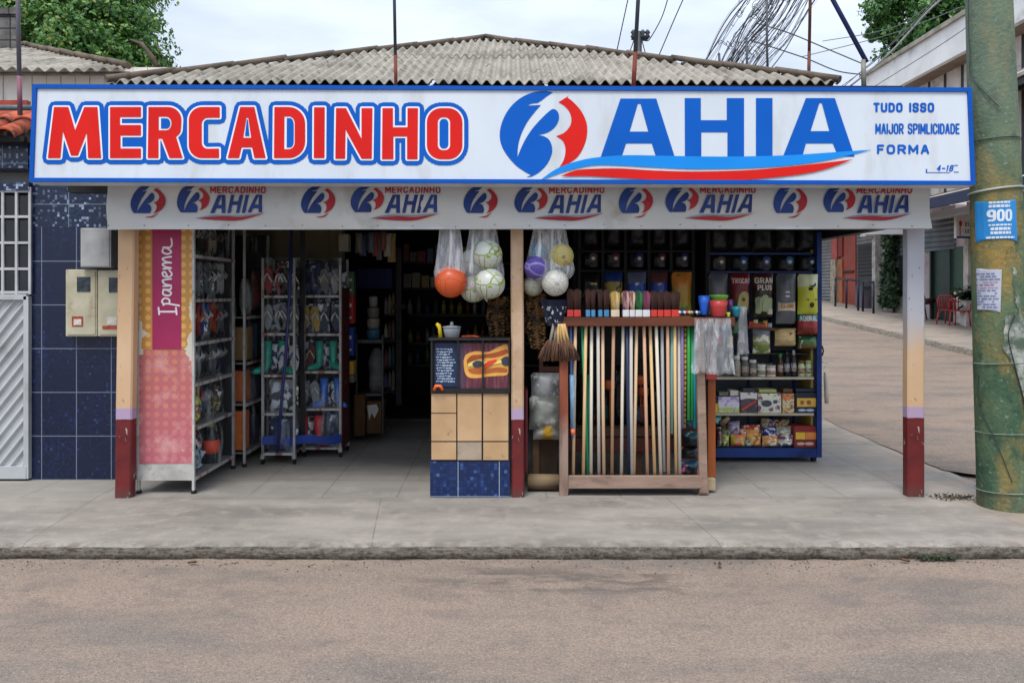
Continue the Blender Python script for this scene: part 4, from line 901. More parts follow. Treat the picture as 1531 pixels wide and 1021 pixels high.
def decal(nm, polys, m, off, par=up_, grid=5): MB().flat(tri2d(polys, (), grid), lambda x, y: on_pole(x, y, off)).build(nm, m, par)
pw_ = M('paste_white', '#a9aba3', '#84897f', 9, .9, dirt='#4d5d4e', dscale=6, dlo=.44, dhi=.56)
rag = lambda pts, s: [(x+R.uniform(-s, s), y+R.uniform(-s, s)) for x, y in cr(pts+[pts[0]], 6)[:-1]]
decal('paper_remnant', [rag([(1500, 472), (1522, 470), (1534, 500), (1535, 560), (1533, 640), (1527, 612), (1519, 575), (1508, 540), (1498, 520)], 1.6)], pw_, .004)
decal('paper_remnant', [rag([(1458, 340), (1467, 338), (1469, 352), (1463, 372), (1459, 375)], 1.5)], pw_, .004)
decal('paper_remnant', [rag([(1510, 400), (1515, 404), (1517, 430), (1523, 472), (1515, 455), (1511, 430)], 1.5)], pw_, .003)
if False: decal('paper_remnant', [rag([(1480, 560), (1490, 556), (1503, 600), (1508, 640), (1500, 640), (1492, 610)], 1.2)], M('paste_green', '#3b5a4c', '#54705f', 6, .85), .003)
po = MB().flat(tri2d([rectp(1471, 1516, 299, 361)], (), 4), lambda x, y: on_pole(x+(361-y)*.0-(y-330)*-.03, y, .006)).build('poster', M('poster_blue', '#2284c8', '#1d78ba', 4, .6)); tag(po, 'blue paper notice with white 900 print stuck on the concrete pole', 'poster')
wi = M('poster_ink', '#d4dde3', '#c0ccd5', 12, .6)
mb = MB(); mb.flat(text_px('900', 1480, 1508, 313, 331, .05), lambda x, y: on_pole(x, y, .0085))
for yy_, h, a, b2 in ((301, 3, 1481, 1506), (306, 4, 1481, 1506), (335, 2.5, 1481, 1508), (340, 4, 1483, 1507), (346, 4, 1483, 1507), (353.5, 3, 1479, 1512)):
    x = a
    while x < b2: w_ = R.uniform(2.5, 5); mb.flat(tri2d([rectp(x, min(x+w_, b2), yy_, yy_+h)], (), 3), lambda x, y: on_pole(x, y, .0085)); x += w_+.7
mb.build('print', wi, po)
pp = MB().flat(tri2d([[(1458, 401), (1495.5, 403), (1494, 467), (1459, 463.5)]], (), 4), lambda x, y: on_pole(x, y, .006)).build('poster', M('poster_white', '#b5b8c4', '#a6aabb', 9, .7)); tag(pp, 'faded white paper notice with blurred lines of print below the blue notice', 'poster')
mb = MB()
for j in range(13):
    y = 408+j*4.2; x = 1462
    while x < 1488:
        w_ = R.uniform(1.5, 6)
        if R.random() < .8: mb.flat(tri2d([rectp(x, x+w_, y, y+1.9)], (), 3), lambda x, y: on_pole(x, y, .0085), 0 if j not in (3, 5) else 1)
        x += w_+1
mb.build('print', [M('ink_blue_faded', '#6d7aa0'), M('ink_red_faded', '#b98a93')], pp)
def ring(py, sag, m, r=.004, turns=1):
    pts = []
    for k in range(33):
        a = 2*PI*k/32; z = Z_(py, YP-.2)+sag*math.cos(a+.5); c = paxis(z); rr2 = prad(z)*1.02+.004; pts.append((c.x+rr2*math.cos(a), c.y+rr2*math.sin(a), z))
    return MB().tube(pts, r, 6)
ring(205, .01, 0, .004).build('wire_band', black_metal, up_); ring(281, .02, 0, .009).build('plastic_band', M('band_white', '#a9b0ac', '#7e8a83', 9, .6), up_)
ring(544, .015, 0, .004).build('wire_band', M('band_grey', '#8e9a8d', '#6b786b', 9, .6), up_); ring(650, .01, 0, .003).build('wire_band', MATS['band_grey'], up_)
ring(739, .012, 0, .004).build('wire_band', MATS['band_grey'], up_)
# cables hanging on the pole
def cable(pts, r, label, m=None, group=None, name='cable'):
    P3 = [Vector(p) for p in pts]; sm = []
    for i in range(len(P3)-1):
        p0, p1, p2, p3 = P3[max(i-1, 0)], P3[i], P3[i+1], P3[min(i+2, len(P3)-1)]
        for k in range(8):
            t = k/8; sm.append(.5*((2*p1)+(-p0+p2)*t+(2*p0-5*p1+4*p2-p3)*t*t+(-p0+3*p1-3*p2+p3)*t**3))
    sm.append(P3[-1]); o = MB().tube(sm, r, 5).build(name, m or wire_m); return tag(o, label, 'cable', group)
wire_m = M('wire_black', '#26272a', '#3a3b3f', 8, .5)
cable([on_pole(1460, -40, .01), on_pole(1452, 30, .02), on_pole(1453, 72, .012), on_pole(1462, 105, .01), on_pole(1478, 140, .01), on_pole(1492, 160, .01)], .004, 'thin cable curling down the front of the concrete pole near its top')
cable([on_pole(1512, 470, .01), on_pole(1503, 500, .012), on_pole(1510, 540, .01), on_pole(1525, 600, .012), on_pole(1532, 640, .01)], .004, 'black cable dangling beside the peeled white paper on the concrete pole')
cable([on_pole(1466, 560, .008), on_pole(1476, 610, .008), on_pole(1490, 660, .01), on_pole(1508, 720, .008)], .003, 'thin dark wire running diagonally down the lower part of the concrete pole')
# weeds at the joint beside the right post
wd = MB(); leaves(wd, 230, lambda: (Vector((X_(R.triangular(1384, 1462, 1430), 6.65), 6.62+R.gauss(0, .05), .004+R.random()*.008)), Vector((0, 0, 1))), .022)
o = wd.build('weeds', M('weed_dry', '#4a4434', '#37352a', 20, .9)); tag(o, 'dry dark weeds in the pavement crack between the right post and the concrete pole', 'weeds', kind='stuff')
wd = MB(); leaves(wd, 260, lambda: (Vector((X_(R.gauss(1398, 14), 5.38), 5.355+R.gauss(0, .012), -.09+R.random()*.03)), Vector((0, -1, 1))), .022)
o = wd.build('moss', M('moss', '#39402a', '#2a2f20', 20, .9)); tag(o, 'small tuft of dark moss growing in the gutter below the kerb', 'moss', kind='stuff')
# ------------------------------------------------------------------ OVERHEAD WIRES
single = [([(943, -20), (930, 40), (921, 80), (905, 130)], 15, 'thin single wire, leftmost in the sky, left of the dark leaning pole'),
          ([(1002, -15), (990, 25), (972, 58), (968, 60)], 16, 'thin curved wire just right of the dark leaning pole'),
          ([(1028, -15), (1010, 25), (983, 88), (960, 140)], 15, 'thin straight wire falling toward the roof between two poles'),
          ([(1290, 96), (1240, 75), (1180, 50), (1130, 35)], 14, 'sagging wire from the strut foot toward the cable tangle, upper'),
          ([(1290, 112), (1250, 106), (1200, 86), (1120, 60)], 14, 'sagging wire from the strut foot toward the cable tangle, lower'),
          ([(1450, -30), (1395, 10), (1330, 80), (1270, 130)], 10, 'pale thick wire crossing the upper right tree')]
for pts, Y, lab in single: cable([P(x, y, Y+(i*.3)) for i, (x, y) in enumerate(pts)], .011 if 'pale' not in lab else .014, lab, M('wire_pale', '#9a9c9e', '#85878a') if 'pale' in lab else None, 'overhead wires')
more = [((1531, -40), (1440, 45), (1250, 165)), ((1420, -20), (1340, 40), (1230, 62)), ((1440, 10), (1330, 52), (1200, 85)), ((1400, 0), (1330, 70), (1180, 200)), ((1370, 20), (1310, 90), (1250, 135))]
desc = ['thin wire crossing the white parapet edge at the far upper right', 'upper faint wire running left from the dark tree', 'lower faint wire running left from the dark tree', 'steep faint wire between the tree and the roof end', 'short faint wire meeting the top of the sign near the strut']
for (a, b_, c_), d in zip(more, desc): cable([P(*a, 9), P(*b_, 11), P(*c_, 13)], .006, d, M('wire_greyish', '#5c5f63', '#6d7074'), 'overhead wires')
# tangle of telephone cables: a bundle with ties
mb = MB(); rt = random.Random(3)
def tang(u, v):   # u across 0..1 , v along 0 (roof) .. 1 (top)
    x0 = lerp(1040, 1150, u); x1 = lerp(1145, 1262, u); s = 3*math.sin(PI*v)*(u-.4); return lerp(x0, x1, v)+s, lerp(108, -60, v)+4*math.sin(v*9+u*5)
for i in range(56):
    u = rt.random()**.9; ph = rt.random()*6; am = rt.uniform(1, 9); pts = []
    for k in range(13):
        v = k/12; x, y = tang(u+.03*math.sin(v*7+ph), v); pts.append(P(x+am*math.sin(v*4+ph)*.45, y+8*u*v, 13+1.5*u))
    mb.tube(pts, rt.choice([.003, .004, .0045, .006, .010]), 5)
for i in range(8):
    u0 = rt.uniform(.3, 1.15); pts = [P(*tang(u0+.25*t*rt.uniform(.5, 1)*1.2, t*1.0), 14.5) for t in [j/8 for j in range(9)]]; mb.tube(pts, .006, 5)
tb_ = mb
for i in range(75):
    u, v = rt.random()*.75, rt.random(); x, y = tang(u, v); r = rt.uniform(3, 9); ph = rt.random()*6; e = rt.uniform(.4, 1)
    tb_.tube([P(x+r*math.cos(a+ph)*e, y+r*math.sin(a)*.8, 13.2) for a in [2*PI*j/9*.8 for j in range(10)]], .005, 4)
o = mb.build('cable_bundle', wire_m); tag(o, 'dense tangle of black telephone cables rising behind the roof at the upper right', 'cable bundle', 'overhead wires')
# distant small pole with insulators behind the roof
up2 = thing('utility_pole', 'small distant pole with insulators and braces seen behind the dark leaning pole', 'pole', P(958, 200, 24))
MB().tube([P(958, 300, 24), P(955, 48, 24)], .09, 8).build('shaft', dk, up2)
MB().tube([P(944, 58, 24), P(969, 60, 24)], .05, 6).build('crossarm', dk, up2)
for px in (947, 961, 968): MB().lathe(P(px, 58, 23.95), [(.05, 0), (.09, .05), (.05, .12), (.09, .18), (.03, .26)], 8).build('insulator', dk, up2)
MB().tube([P(948, 60, 24), P(938, 88, 24)], .015, 4).build('brace', dk, up2); MB().tube([P(960, 62, 24), P(967, 88, 24)], .015, 4).build('brace', dk, up2)
# slender antenna rods inside the tangle
for px, y0, lab in ((1147, 82, 'tall thin dark rod inside the cable tangle'), (1117, 102, 'medium thin dark rod in the cable tangle above the roof'), (1076, 98, 'shortest thin dark rod at the left foot of the cable tangle')):
    o = MB().tube([P(px+1, y0+30, 11.6), P(px, y0, 11.6), P(px-1, (-40 if px == 1147 else 55 if px == 1117 else 80), 11.6)], .018, 6).build('antenna_rod', dk); tag(o, lab, 'rod', 'rods in the cable tangle')

# grit and small stones along the gutter and on the pavement
rt = random.Random(21); mb = MB()
for i in range(560):
    x = rt.uniform(-4.6, 4.2); y = 5.34-abs(rt.gauss(0, .09)) if i < 530 else rt.uniform(2.4, 5.2); z = hroad(x, y) if y < 5.36 else .002
    r = rt.uniform(.002, .006) if i < 860 else rt.uniform(.006, .011); mb.ball((x, y, z+r*.4), r, 6, rt.randrange(2), (1.3, 1, .7))
o = mb.build('grit', [M('stone_grit', '#8a7c6c', '#6c6156', 40, .9), M('stone_grit_dark', '#4e4740', '#3a3530', 40, .9)]); tag(o, 'grit and small stones scattered along the gutter and over the road', 'grit', kind='stuff')
for i, (x, y, lb) in enumerate(((-2.1, 5.27, 'dry brown leaf in the gutter left of the middle'), (1.35, 5.22, 'dry brown leaf in the gutter right of the middle'), (2.6, 5.31, 'dry leaf in the gutter below the right post'))):
    z = (-.09 if y < 5.36 else .01); a = i*1.3; o = MB().grid(lambda u, v: Vector((x+(u-.5)*.06*math.cos(a)-(v-.5)*.03*math.sin(a)*math.sin(PI*u), y+(u-.5)*.06*math.sin(a)+(v-.5)*.03*math.cos(a)*math.sin(PI*u), z+.012*abs(v-.5)*2+.006*u)), 6, 4).build('dry_leaf', M('dry_leaf', '#6b4f34', '#4a3524', 30, .8)); tag(o, lb, 'leaf', 'dry leaves on the ground')
# ------------------------------------------------------------------ GOODS
def plastic(name, a0, a1, tint='#dfe4e8', scale=14, stretch=(1, 1, .35), rough=.22):
    """thin clear film: mostly transparent, with crease highlights painted in whiter"""
    m = bpy.data.materials.new(name); m.use_nodes = True; t = m.node_tree; b = t.nodes['Principled BSDF']; b.inputs['Base Color'].default_value = col4(tint)
    b.inputs['Roughness'].default_value = rough; b.inputs['Specular IOR Level'].default_value = .8
    tc = t.nodes.new('ShaderNodeTexCoord'); mp = t.nodes.new('ShaderNodeMapping'); mp.inputs['Scale'].default_value = stretch; nz = t.nodes.new('ShaderNodeTexNoise')
    nz.inputs['Scale'].default_value = scale; nz.inputs['Detail'].default_value = 5; nz.inputs['Roughness'].default_value = .6; nz.inputs['Distortion'].default_value = .6
    t.links.new(tc.outputs['Object'], mp.inputs[0]); t.links.new(mp.outputs[0], nz.inputs[0])
    r = t.nodes.new('ShaderNodeMapRange'); r.inputs[1].default_value = .52; r.inputs[2].default_value = .72; r.inputs[3].default_value = a0; r.inputs[4].default_value = a1  # wrinkle highlights painted as whiter, less transparent noise streaks
    t.links.new(nz.outputs[0], r.inputs[0]); tr = t.nodes.new('ShaderNodeBsdfTransparent'); x = t.nodes.new('ShaderNodeMixShader')
    bp = t.nodes.new('ShaderNodeBump'); bp.inputs['Strength'].default_value = .8; bp.inputs['Distance'].default_value = .02; t.links.new(nz.outputs[0], bp.inputs['Height']); t.links.new(bp.outputs[0], b.inputs['Normal'])
    t.links.new(r.outputs[0], x.inputs[0]); t.links.new(tr.outputs[0], x.inputs[1]); t.links.new(b.outputs[0], x.inputs[2]); t.links.new(x.outputs[0], t.nodes['Material Output'].inputs[0]); MATS[name] = m; return m
film = plastic('clear_film', .07, .4); film_cover = plastic('clear_cover', .03, .5, '#b9c0c4', 7, (1, 1, .4), .1); film_grey = plastic('clear_grey_film', .16, .9, '#cdd2d6', 14, (1, 1, .4), .12)
film_bag = plastic('clear_bag', .2, .9, '#f2f5f8', 13, (1.4, 1.4, .14), .15)
def gain(h, k=1.8):
    c = srgb(h) if isinstance(h, str) else h; return tuple(min(.8, q*k) for q in c)
def C3(h, k='', **a): return M('c_'+h.strip('#')+k, gain(h), None, a.pop('scale', 12), a.pop('rough', .5), **a)
CN = {'red': '#a3262a', 'navy': '#1d2b4d', 'black': '#17171a', 'white': '#c7c9c8', 'teal': '#1b7462', 'grey': '#6c6f72', 'orange': '#b9562b', 'pink': '#b5506f', 'yellow': '#b99a33', 'brown': '#4b3226', 'green': '#2f6b3a', 'blue': '#22509b', 'cream': '#b6a98c', 'silver': '#8f9598', 'lilac': '#8d84b0', 'maroon': '#5c2228'}
def frame_tube(mb, pts, r=.011): return mb.tube(pts, r, 6)
rackw = M('rack_white', '#a5a5a2', '#8c8b87', 7, .45, dirt='#5f564c', dscale=8, dlo=.58, dhi=.72)

def flipflop(c, axis, s, sole, strap, label, group, tilt=0.):
    """pair of thong sandals hanging heel down; axis = direction they face"""
    t = thing('flip_flops', label, 'flip-flops', c, group); c = Vector(c); ax = Vector(axis); sd = Vector((0, 0, 1)).cross(ax).normalized()
    for k in (-1, 1):
        o = c+sd*k*s*.21; out = []
        for i in range(16):
            a = 2*PI*i/16; w = s*.17*(1+.18*math.sin(a)); x = w*math.cos(a); z = s*.48*math.sin(a); out.append((x+k*tilt*z*.3, z+s*.5))
        f = [o+sd*x+Vector((0, 0, z))+ax*.012 for x, z in out]; b = [p-ax*.024 for p in f]; n = 16
        MB().add(f+b, [tuple(range(n)), tuple(range(2*n-1, n-1, -1))]+[(i, i+n, (i+1) % n+n, (i+1) % n) for i in range(n)]).build('sole', M('sole_'+sole, gain(CN[sole], .85), None, 12, .5), t)
        p0 = o+Vector((0, 0, s*.74))+ax*.012
        MB().tube([o+sd*s*.15+Vector((0, 0, s*.42))+ax*.012, o+sd*s*.09+Vector((0, 0, s*.6))+ax*.045, p0+ax*.02, o-sd*s*.09+Vector((0, 0, s*.6))+ax*.045, o-sd*s*.15+Vector((0, 0, s*.42))+ax*.012], .009, 6).build('strap', M('strap_'+strap, gain(CN[strap], 1.), None, 12, .5), t)
    return t
def boot_pair(c, axis, s, colr, label, group, nm='rubber_boots', cat='boots'):
    t = thing(nm, label, cat, c, group); c = Vector(c); ax = Vector(axis); sd = Vector((0, 0, 1)).cross(ax).normalized()
    for k in (-1, 1):
        o = c+sd*k*s*.24; MB().tube([o+Vector((0, 0, s)), o+Vector((0, 0, s*.5)), o+Vector((0, 0, s*.25)), o+Vector((0, 0, s*.14))+ax*s*.08+sd*k*.05*s, o+Vector((0, 0, s*.09))+(ax*.3+sd*k*.35)*s*.7, o+Vector((0, 0, s*.07))+(ax*.4+sd*k*.4)*s*.85], [s*.15, s*.13, s*.12, s*.13, s*.11, s*.05], 10).build('boot', C3(CN[colr], 'gl', rough=.25), t)
    return t
def pack(c, axis, w, h, d, m, label, nm='wrapped_pack', cat='pack', group=None, decor=None):
    """crinkled soft pack bulging along axis"""
    c = Vector(c); ax = Vector(axis); sd = Vector((0, 0, 1)).cross(ax).normalized(); sdv = Vector((c.x*3, c.y*5, c.z*7))
    def surf(u, v, off=0.):
        e = (1-abs(2*u-1)**3.2)*(1-abs(2*v-1)**4); nz = noise.noise(sdv+Vector((u*3, v*3, 0)))*.28+noise.noise(sdv+Vector((u*8, v*8, 4)))*.14
        return c+sd*(u-.5)*w*(1-.05*math.sin(PI*v))+Vector((0, 0, v*h))+ax*(d*.5*e*(1+nz)+off)
    mb = MB(); mb.grid(lambda u, v: surf(u, v), 12, 12); mb.grid(lambda u, v: c+sd*(u-.5)*w*(1-.05*math.sin(PI*v))+Vector((0, 0, v*h))-ax*(d*.5*(1-abs(2*u-1)**3)*(1-abs(2*v-1)**4)), 8, 8)
    o = tag(mb.build(nm, m), label, cat, group)
    if decor: decor(o, surf)
    return o
def pr(name, top, mid, bot, blob, h, blob2=None, sc=16, rough=.35, lo=.54):
    """printed film: three bands by height and coloured blotches"""
    if name in MATS: return MATS[name]
    top, mid, bot, blob = gain(top), gain(mid), gain(bot), gain(blob); blob2 = gain(blob2) if blob2 else None
    g = G(name, rough=rough, spec=.5); z = g.math('ADD', g.z, g.math('MULTIPLY', g.math('SUBTRACT', g.noise(sc*.7, 3), .5), h*.25))
    b = g.mix(g.math('GREATER_THAN', z, h*.34), bot, mid); b = g.mix(g.math('GREATER_THAN', z, h*.7), b, top)
    b = g.mix(g.map(g.noise(sc, 3, loc=(h*50, 3, 1)), lo, lo+.03), b, blob)
    if blob2: b = g.mix(g.map(g.noise(sc*1.7, 3, loc=(7, h*30, 9)), .58, .61), b, blob2)
    g.bump(g.noise(22, 4), .5, .01); return g.done(b)

# ================= RACKS ON THE LEFT
def rack(name, label, x0, x1, y0, y1, zs, ztop, z0, open_dir, cat='display rack', feet='stub', strips=True):
    t = thing(name, label, cat, ((x0+x1)/2, (y0+y1)/2, 0))
    for x in (x0, x1):
        for y in (y0, y1): MB().box(x-.011, x+.011, y-.011, y+.011, z0-.0 if feet != 'stub' else .03, ztop).build('upright', rackw, t)
    for z in zs+[z0]:
        mb = MB().box(x0+.012, x1-.012, y0+.012, y1-.012, z-.006, z+.004); so_ = mb.build('shelf', M('shelf_white', '#8f8e8a', '#75736e', 6, .5), t)
        mb = MB()
        if open_dir == 'x': mb.box(x1+.012, x1+.018, y0, y1, z-.016, z+.012)
        else: mb.box(x0, x1, y0-.018, y0-.012, z-.014, z+.010)
        if strips: mb.build('price_strip', M('price_strip', '#a9a9a6', '#8b5048', 16, .5, mixlo=.5, mixhi=.6, stretch=(1, 1, .2)), so_)
    MB().box(x0, x1, y1-.006, y1+.002, z0, ztop).box(x0-.004, x0+.004, y0, y1, z0, ztop).build('back_panel', M('rack_back', '#1d1d1f', '#141416', 3, .6), t) if open_dir == 'x' else MB().box(x0, x1, y1-.006, y1+.002, z0, ztop).build('back_panel', M('rack_back', '#1d1d1f'), t)
    for x in (x0, x1):
        for y in (y0, y1):
            if feet == 'stub': MB().lathe((x, y, 0), [(.016, 0), (.024, .006), (.024, .02), (.012, .034)], 10).build('foot', dark, t)
            else:
                MB().tube([(x-.012, y, .032), (x+.012, y, .032)], .03, 14).build('caster_wheel', dark, t); MB().box(x-.018, x+.018, y-.02, y+.02, .055, z0).build('caster_fork', rackw, t)
    return t
x0, x1, y0, y1 = X_(207, 6.75), X_(289, 6.75), 6.76, 7.72
zsA = [1.997, 1.625, 1.256, .913, .544]
r1 = rack('display_rack', 'white rack with orange and pink printed end panel, nearest the street', x0, x1, y0, y1, zsA, 2.4, .127, 'x')
# printed end panel
ye = 6.744
g = G('end_print', rough=.4)
zz = g.z; vd = g.vor(13.5, out=0, rand=0.)
ring_ = g.math('GREATER_THAN', vd, .43); inner_ = g.math('LESS_THAN', vd, .16)
topc = g.mix(g.math('MULTIPLY', ring_, .8), '#d8a458', '#ad7d42'); lowc = g.mix(g.map(zz, .25, 1.22), '#bd6e76', '#c67a60'); lowc = g.mix(g.math('MULTIPLY', g.math('MAXIMUM', ring_, g.math('MULTIPLY', inner_, .6)), .7), lowc, '#a85d67'); lowc = g.mix(g.map(g.noise(4, 6, rough=.65), .48, .66, 0, .7), lowc, '#cf9f9a')
b = g.mix(g.math('GREATER_THAN', g.math('ADD', zz, g.math('MULTIPLY', g.noise(9, 3), .02)), 1.222), lowc, topc)
wr = g.math('MULTIPLY', g.math('GREATER_THAN', g.math('ABSOLUTE', g.x), .15), g.math('MULTIPLY', g.math('GREATER_THAN', zz, .98), g.math('LESS_THAN', zz, 1.62)))
tear = g.math('GREATER_THAN', g.math('ADD', g.math('MULTIPLY', g.noise(5.5, 4), .35), g.math('ABSOLUTE', g.x)), g.math('ADD', .345, g.math('MULTIPLY', g.math('ABSOLUTE', g.math('SUBTRACT', zz, 1.34)), .28)))
b = g.mix(g.math('MULTIPLY', tear, wr), b, '#c9c2b2'); b = g.mix(g.map(g.noise(26, 4), .7, .73, 0, .8), b, '#d8cfc0'); g.done(b)
MB().box(x0+.008, x1-.008, ye, ye+.006, Z_(693, ye), 2.38).build('end_panel', g.m, r1)
MB().box(x0, x1, ye-.001, ye+.01, Z_(718, ye), Z_(693.5, ye)).box(x0-.012, x0+.008, ye-.004, ye+.01, .03, 2.38).box(x1-.008, x1+.012, ye-.004, ye+.01, .03, 2.38).build('end_frame', M('rack_white2', '#b9b7b2', '#9c9a95', 7, .5, dirt='#6d6256', dscale=9), r1)
MB().box(X_(228, ye), X_(271, ye), ye-.004, ye, Z_(522, ye), 2.38).build('stripe', M('magenta', '#a32758', '#93244f', 3, .45), r1)
# handwritten word, running upwards
def script(px, py): return P(px, py, ye)+Vector((0, -.0065, 0))
ST = []
def hw(pts, n=5): ST.append(cr(pts, n))
# letters designed in (t,h): t along the word (0..), h height; word runs up the stripe
def wd_(t, h): return (250.5-h*1.0, 469-t)
L_ = [[(3, 12), (3, -14)], [(-1, -14), (9, -13)], [(-1, 12), (9, 13)]]
for a in L_: hw([wd_(y_+0, x_) if False else wd_(a_[0], a_[1]) for a_ in a for y_, x_ in [(0, 0)]], 2)
hw([wd_(*p) for p in [(13, 6), (15, 0), (12, -18)]]); hw([wd_(*p) for p in [(14, 4), (18, 8), (23, 4), (21, -3), (15, -3)]])
hw([wd_(*p) for p in [(34, 6), (29, 6), (27, -2), (31, -6), (35, 0), (36, 6), (36, -4), (39, -6)]])
hw([wd_(*p) for p in [(41, 6), (42, -6), (44, 3), (49, 7), (51, 2), (52, -6)]])
hw([wd_(*p) for p in [(56, 0), (62, 3), (61, 7), (56, 5), (55, -3), (59, -7), (65, -3)]])
hw([wd_(*p) for p in [(67, 6), (68, -6), (70, 3), (74, 7), (76, 0), (76, -6), (78, 3), (82, 7), (84, 1), (85, -6)]])
hw([wd_(*p) for p in [(97, 6), (92, 7), (89, 0), (92, -6), (97, -1), (99, 6), (99, -4), (104, -7), (112, -6)]])
MB().flat(tri2d([orient(q) for s_ in ST for q in stroke(s_, 2.6)]), script).build('lettering', M('script_white', '#e4dfe2', '#dcd6da'), r1)
def cover_x(t, x, y0, y1, z0, z1, name='plastic_cover'):
    return MB().grid(lambda u, v: Vector((x+.012*noise.noise(Vector((u*5, v*9, x*7)))+.006*math.sin(u*23), lerp(y0, y1, u), lerp(z0, z1, v))), 26, 40).build(name, film_cover, t)
def cover_y(t, Y, x0, x1, z0, z1, name='plastic_cover'):
    return MB().grid(lambda u, v: Vector((lerp(x0, x1, u), Y+.014*noise.noise(Vector((u*4, v*8, x0*7)))+.006*math.sin(u*17+v*3), lerp(z0, z1, v))), 20, 40).build(name, film_cover, t)
cover_x(r1, x1+.03, y0, y1, .15, 2.38)
lev = zsA+[.127]; ordn = ['top', 'second', 'third', 'fourth', 'fifth', 'bottom']
cols = [[('grey', 'black'), ('black', 'silver'), ('brown', 'grey'), ('cream', 'brown'), ('black', 'grey')],
        [('yellow', 'red'), ('silver', 'grey'), ('grey', 'black'), ('silver', 'white'), ('white', 'silver')],
        [('white', 'silver'), ('red', 'orange'), ('blue', 'white'), ('orange', 'red'), ('grey', 'silver')],
        [('teal', 'white'), ('silver', 'white'), ('black', 'grey'), ('grey', 'white'), ('navy', 'silver')],
        [('green', 'yellow'), ('yellow', 'pink'), ('navy', 'silver')], []]
pos = ['nearest the street', 'second from the street', 'in the middle', 'second from the back', 'at the far end']
for i, z in enumerate(lev):
    hgt = ((lev[i-1] if i else 2.38)-z)
    for j, (a, b) in enumerate(cols[i]):
        y = y0+.1+j*.19; flipflop((x1-.1, y, z+.05), (1, 0, 0), min(.3, hgt-.06), a, b, '%s flip-flops, %s straps, %s, %s shelf of the pink-ended rack' % (a, b, pos[j], ordn[i]) if a != b else '', 'flip-flops in the racks', tilt=R.uniform(-.4, .4))
rt = random.Random(11); CLM = [pr('cl%d' % i, a, b, c, d, .25, e, sc=18, lo=.52) for i, (a, b, c, d, e) in enumerate((('#1a1c20', '#2c3036', '#141518', '#8f969c', '#3a4250'), ('#2a2522', '#4a3f35', '#201c1a', '#a89a80', '#5a2f2a'), ('#17223a', '#22345a', '#141a2c', '#a5acb5', '#3c4048'), ('#2c302c', '#17191a', '#33382f', '#7f8a78', '#b0b0aa'), ('#3a1c1e', '#1d1a1c', '#4a2426', '#a59a95', '#2a2a30'), ('#1a1a1c', '#3a3c3e', '#55585a', '#b5b8ba', '#22262c')))]
words_ = ['charcoal and silver', 'brown and tan', 'navy and grey', 'olive and grey', 'dark red and grey', 'black and white']
def clutter(cx_, Yc, z, w, h, ax, where, j):
    k = rt.randrange(6); pack((cx_, Yc, z), ax, w, h, .09, CLM[k], 'crinkled %s pack, %s' % (words_[k], where), 'wrapped_pack', 'pack', 'crinkled packs in the racks')
for i, z in enumerate(lev):
    hgt = ((lev[i-1] if i else 2.38)-z)
    for j in range(6):
        if i == 5 and j in (0, 3, 4): continue
        clutter(x1-.17+rt.uniform(-.02, .05), y0+.09+j*.155, z+.006, rt.uniform(.13, .19), hgt*rt.uniform(.55, .92), (1, 0, 0), '%s from the street, %s shelf of the pink-ended rack' % (['first', 'second', 'third', 'fourth', 'fifth', 'sixth'][j], ordn[i]), j)
# woven camouflage bundle, bag of blue wrappers, red bottle
ml = MB(); 
for k in range(75): a = R.uniform(0, 6.3); r_ = R.uniform(0, .12); ml.ball((x1-.09+R.uniform(-.04, .03), 7.44+r_*math.cos(a), .70+r_*1.3*math.sin(a)), R.uniform(.012, .024), 7, R.randrange(2))
o = ml.build('shell_mesh_bag', [M('shell_a', '#a09673', '#6d6648', 30), M('shell_b', '#3a3a28', '#55513a', 30)]); tag(o, 'dark net bag of speckled cream pieces on the fourth shelf of the pink-ended rack', 'net bag')
ml = MB()
for k in range(40): c = Vector((x1-.1+R.uniform(-.05, .04), R.uniform(6.82, 7.12), .15+R.random()*.17)); q_ = R.uniform(.02, .05); a = R.uniform(0, 3); ml.add([c+Vector((0, math.cos(a)*q_, math.sin(a)*q_)), c+Vector((.02, -math.sin(a)*q_, math.cos(a)*q_)), c-Vector((0, math.cos(a)*q_, math.sin(a)*q_)), c+Vector((.03, math.sin(a)*q_, -math.cos(a)*q_))], [(0, 1, 2, 3)])
o = ml.build('crumpled_wrappers', M('wrap_pale', '#9fb0bd', '#6f8192', 20, .3)); tag(o, 'heap of crumpled pale blue wrappers on the bottom shelf of the pink-ended rack', 'wrappers', kind='stuff')
t = thing('bottle', 'dark bottle with an orange red label on the bottom shelf of the pink-ended rack', 'bottle', (x1-.09, 7.38, .135))
MB().lathe((x1-.09, 7.38, .135), [(.07, 0), (.075, .02), (.075, .24), (.03, .3), (.03, .33)], 14).build('body', C3('#1b1c20', rough=.25), t); MB().lathe((x1-.09, 7.38, .225), [(.077, 0), (.077, .12)], 14).build('label', C3('#b5402b'), t)
MB().lathe((x1-.09, 7.38, .46), [(.033, 0), (.033, .03), (.02, .035)], 10).build('cap', C3('#6c7a2c'), t)
pack((x1-.08, 6.93, .56), (1, 0, 0), .26, .25, .12, pr('p_fruit', '#7f8f3a', '#8c3a44', '#b59a3d', '#2c3b4c', .25, '#cfb33c'), 'soft pack with yellow and pink patches on the fourth shelf of the pink-ended rack')
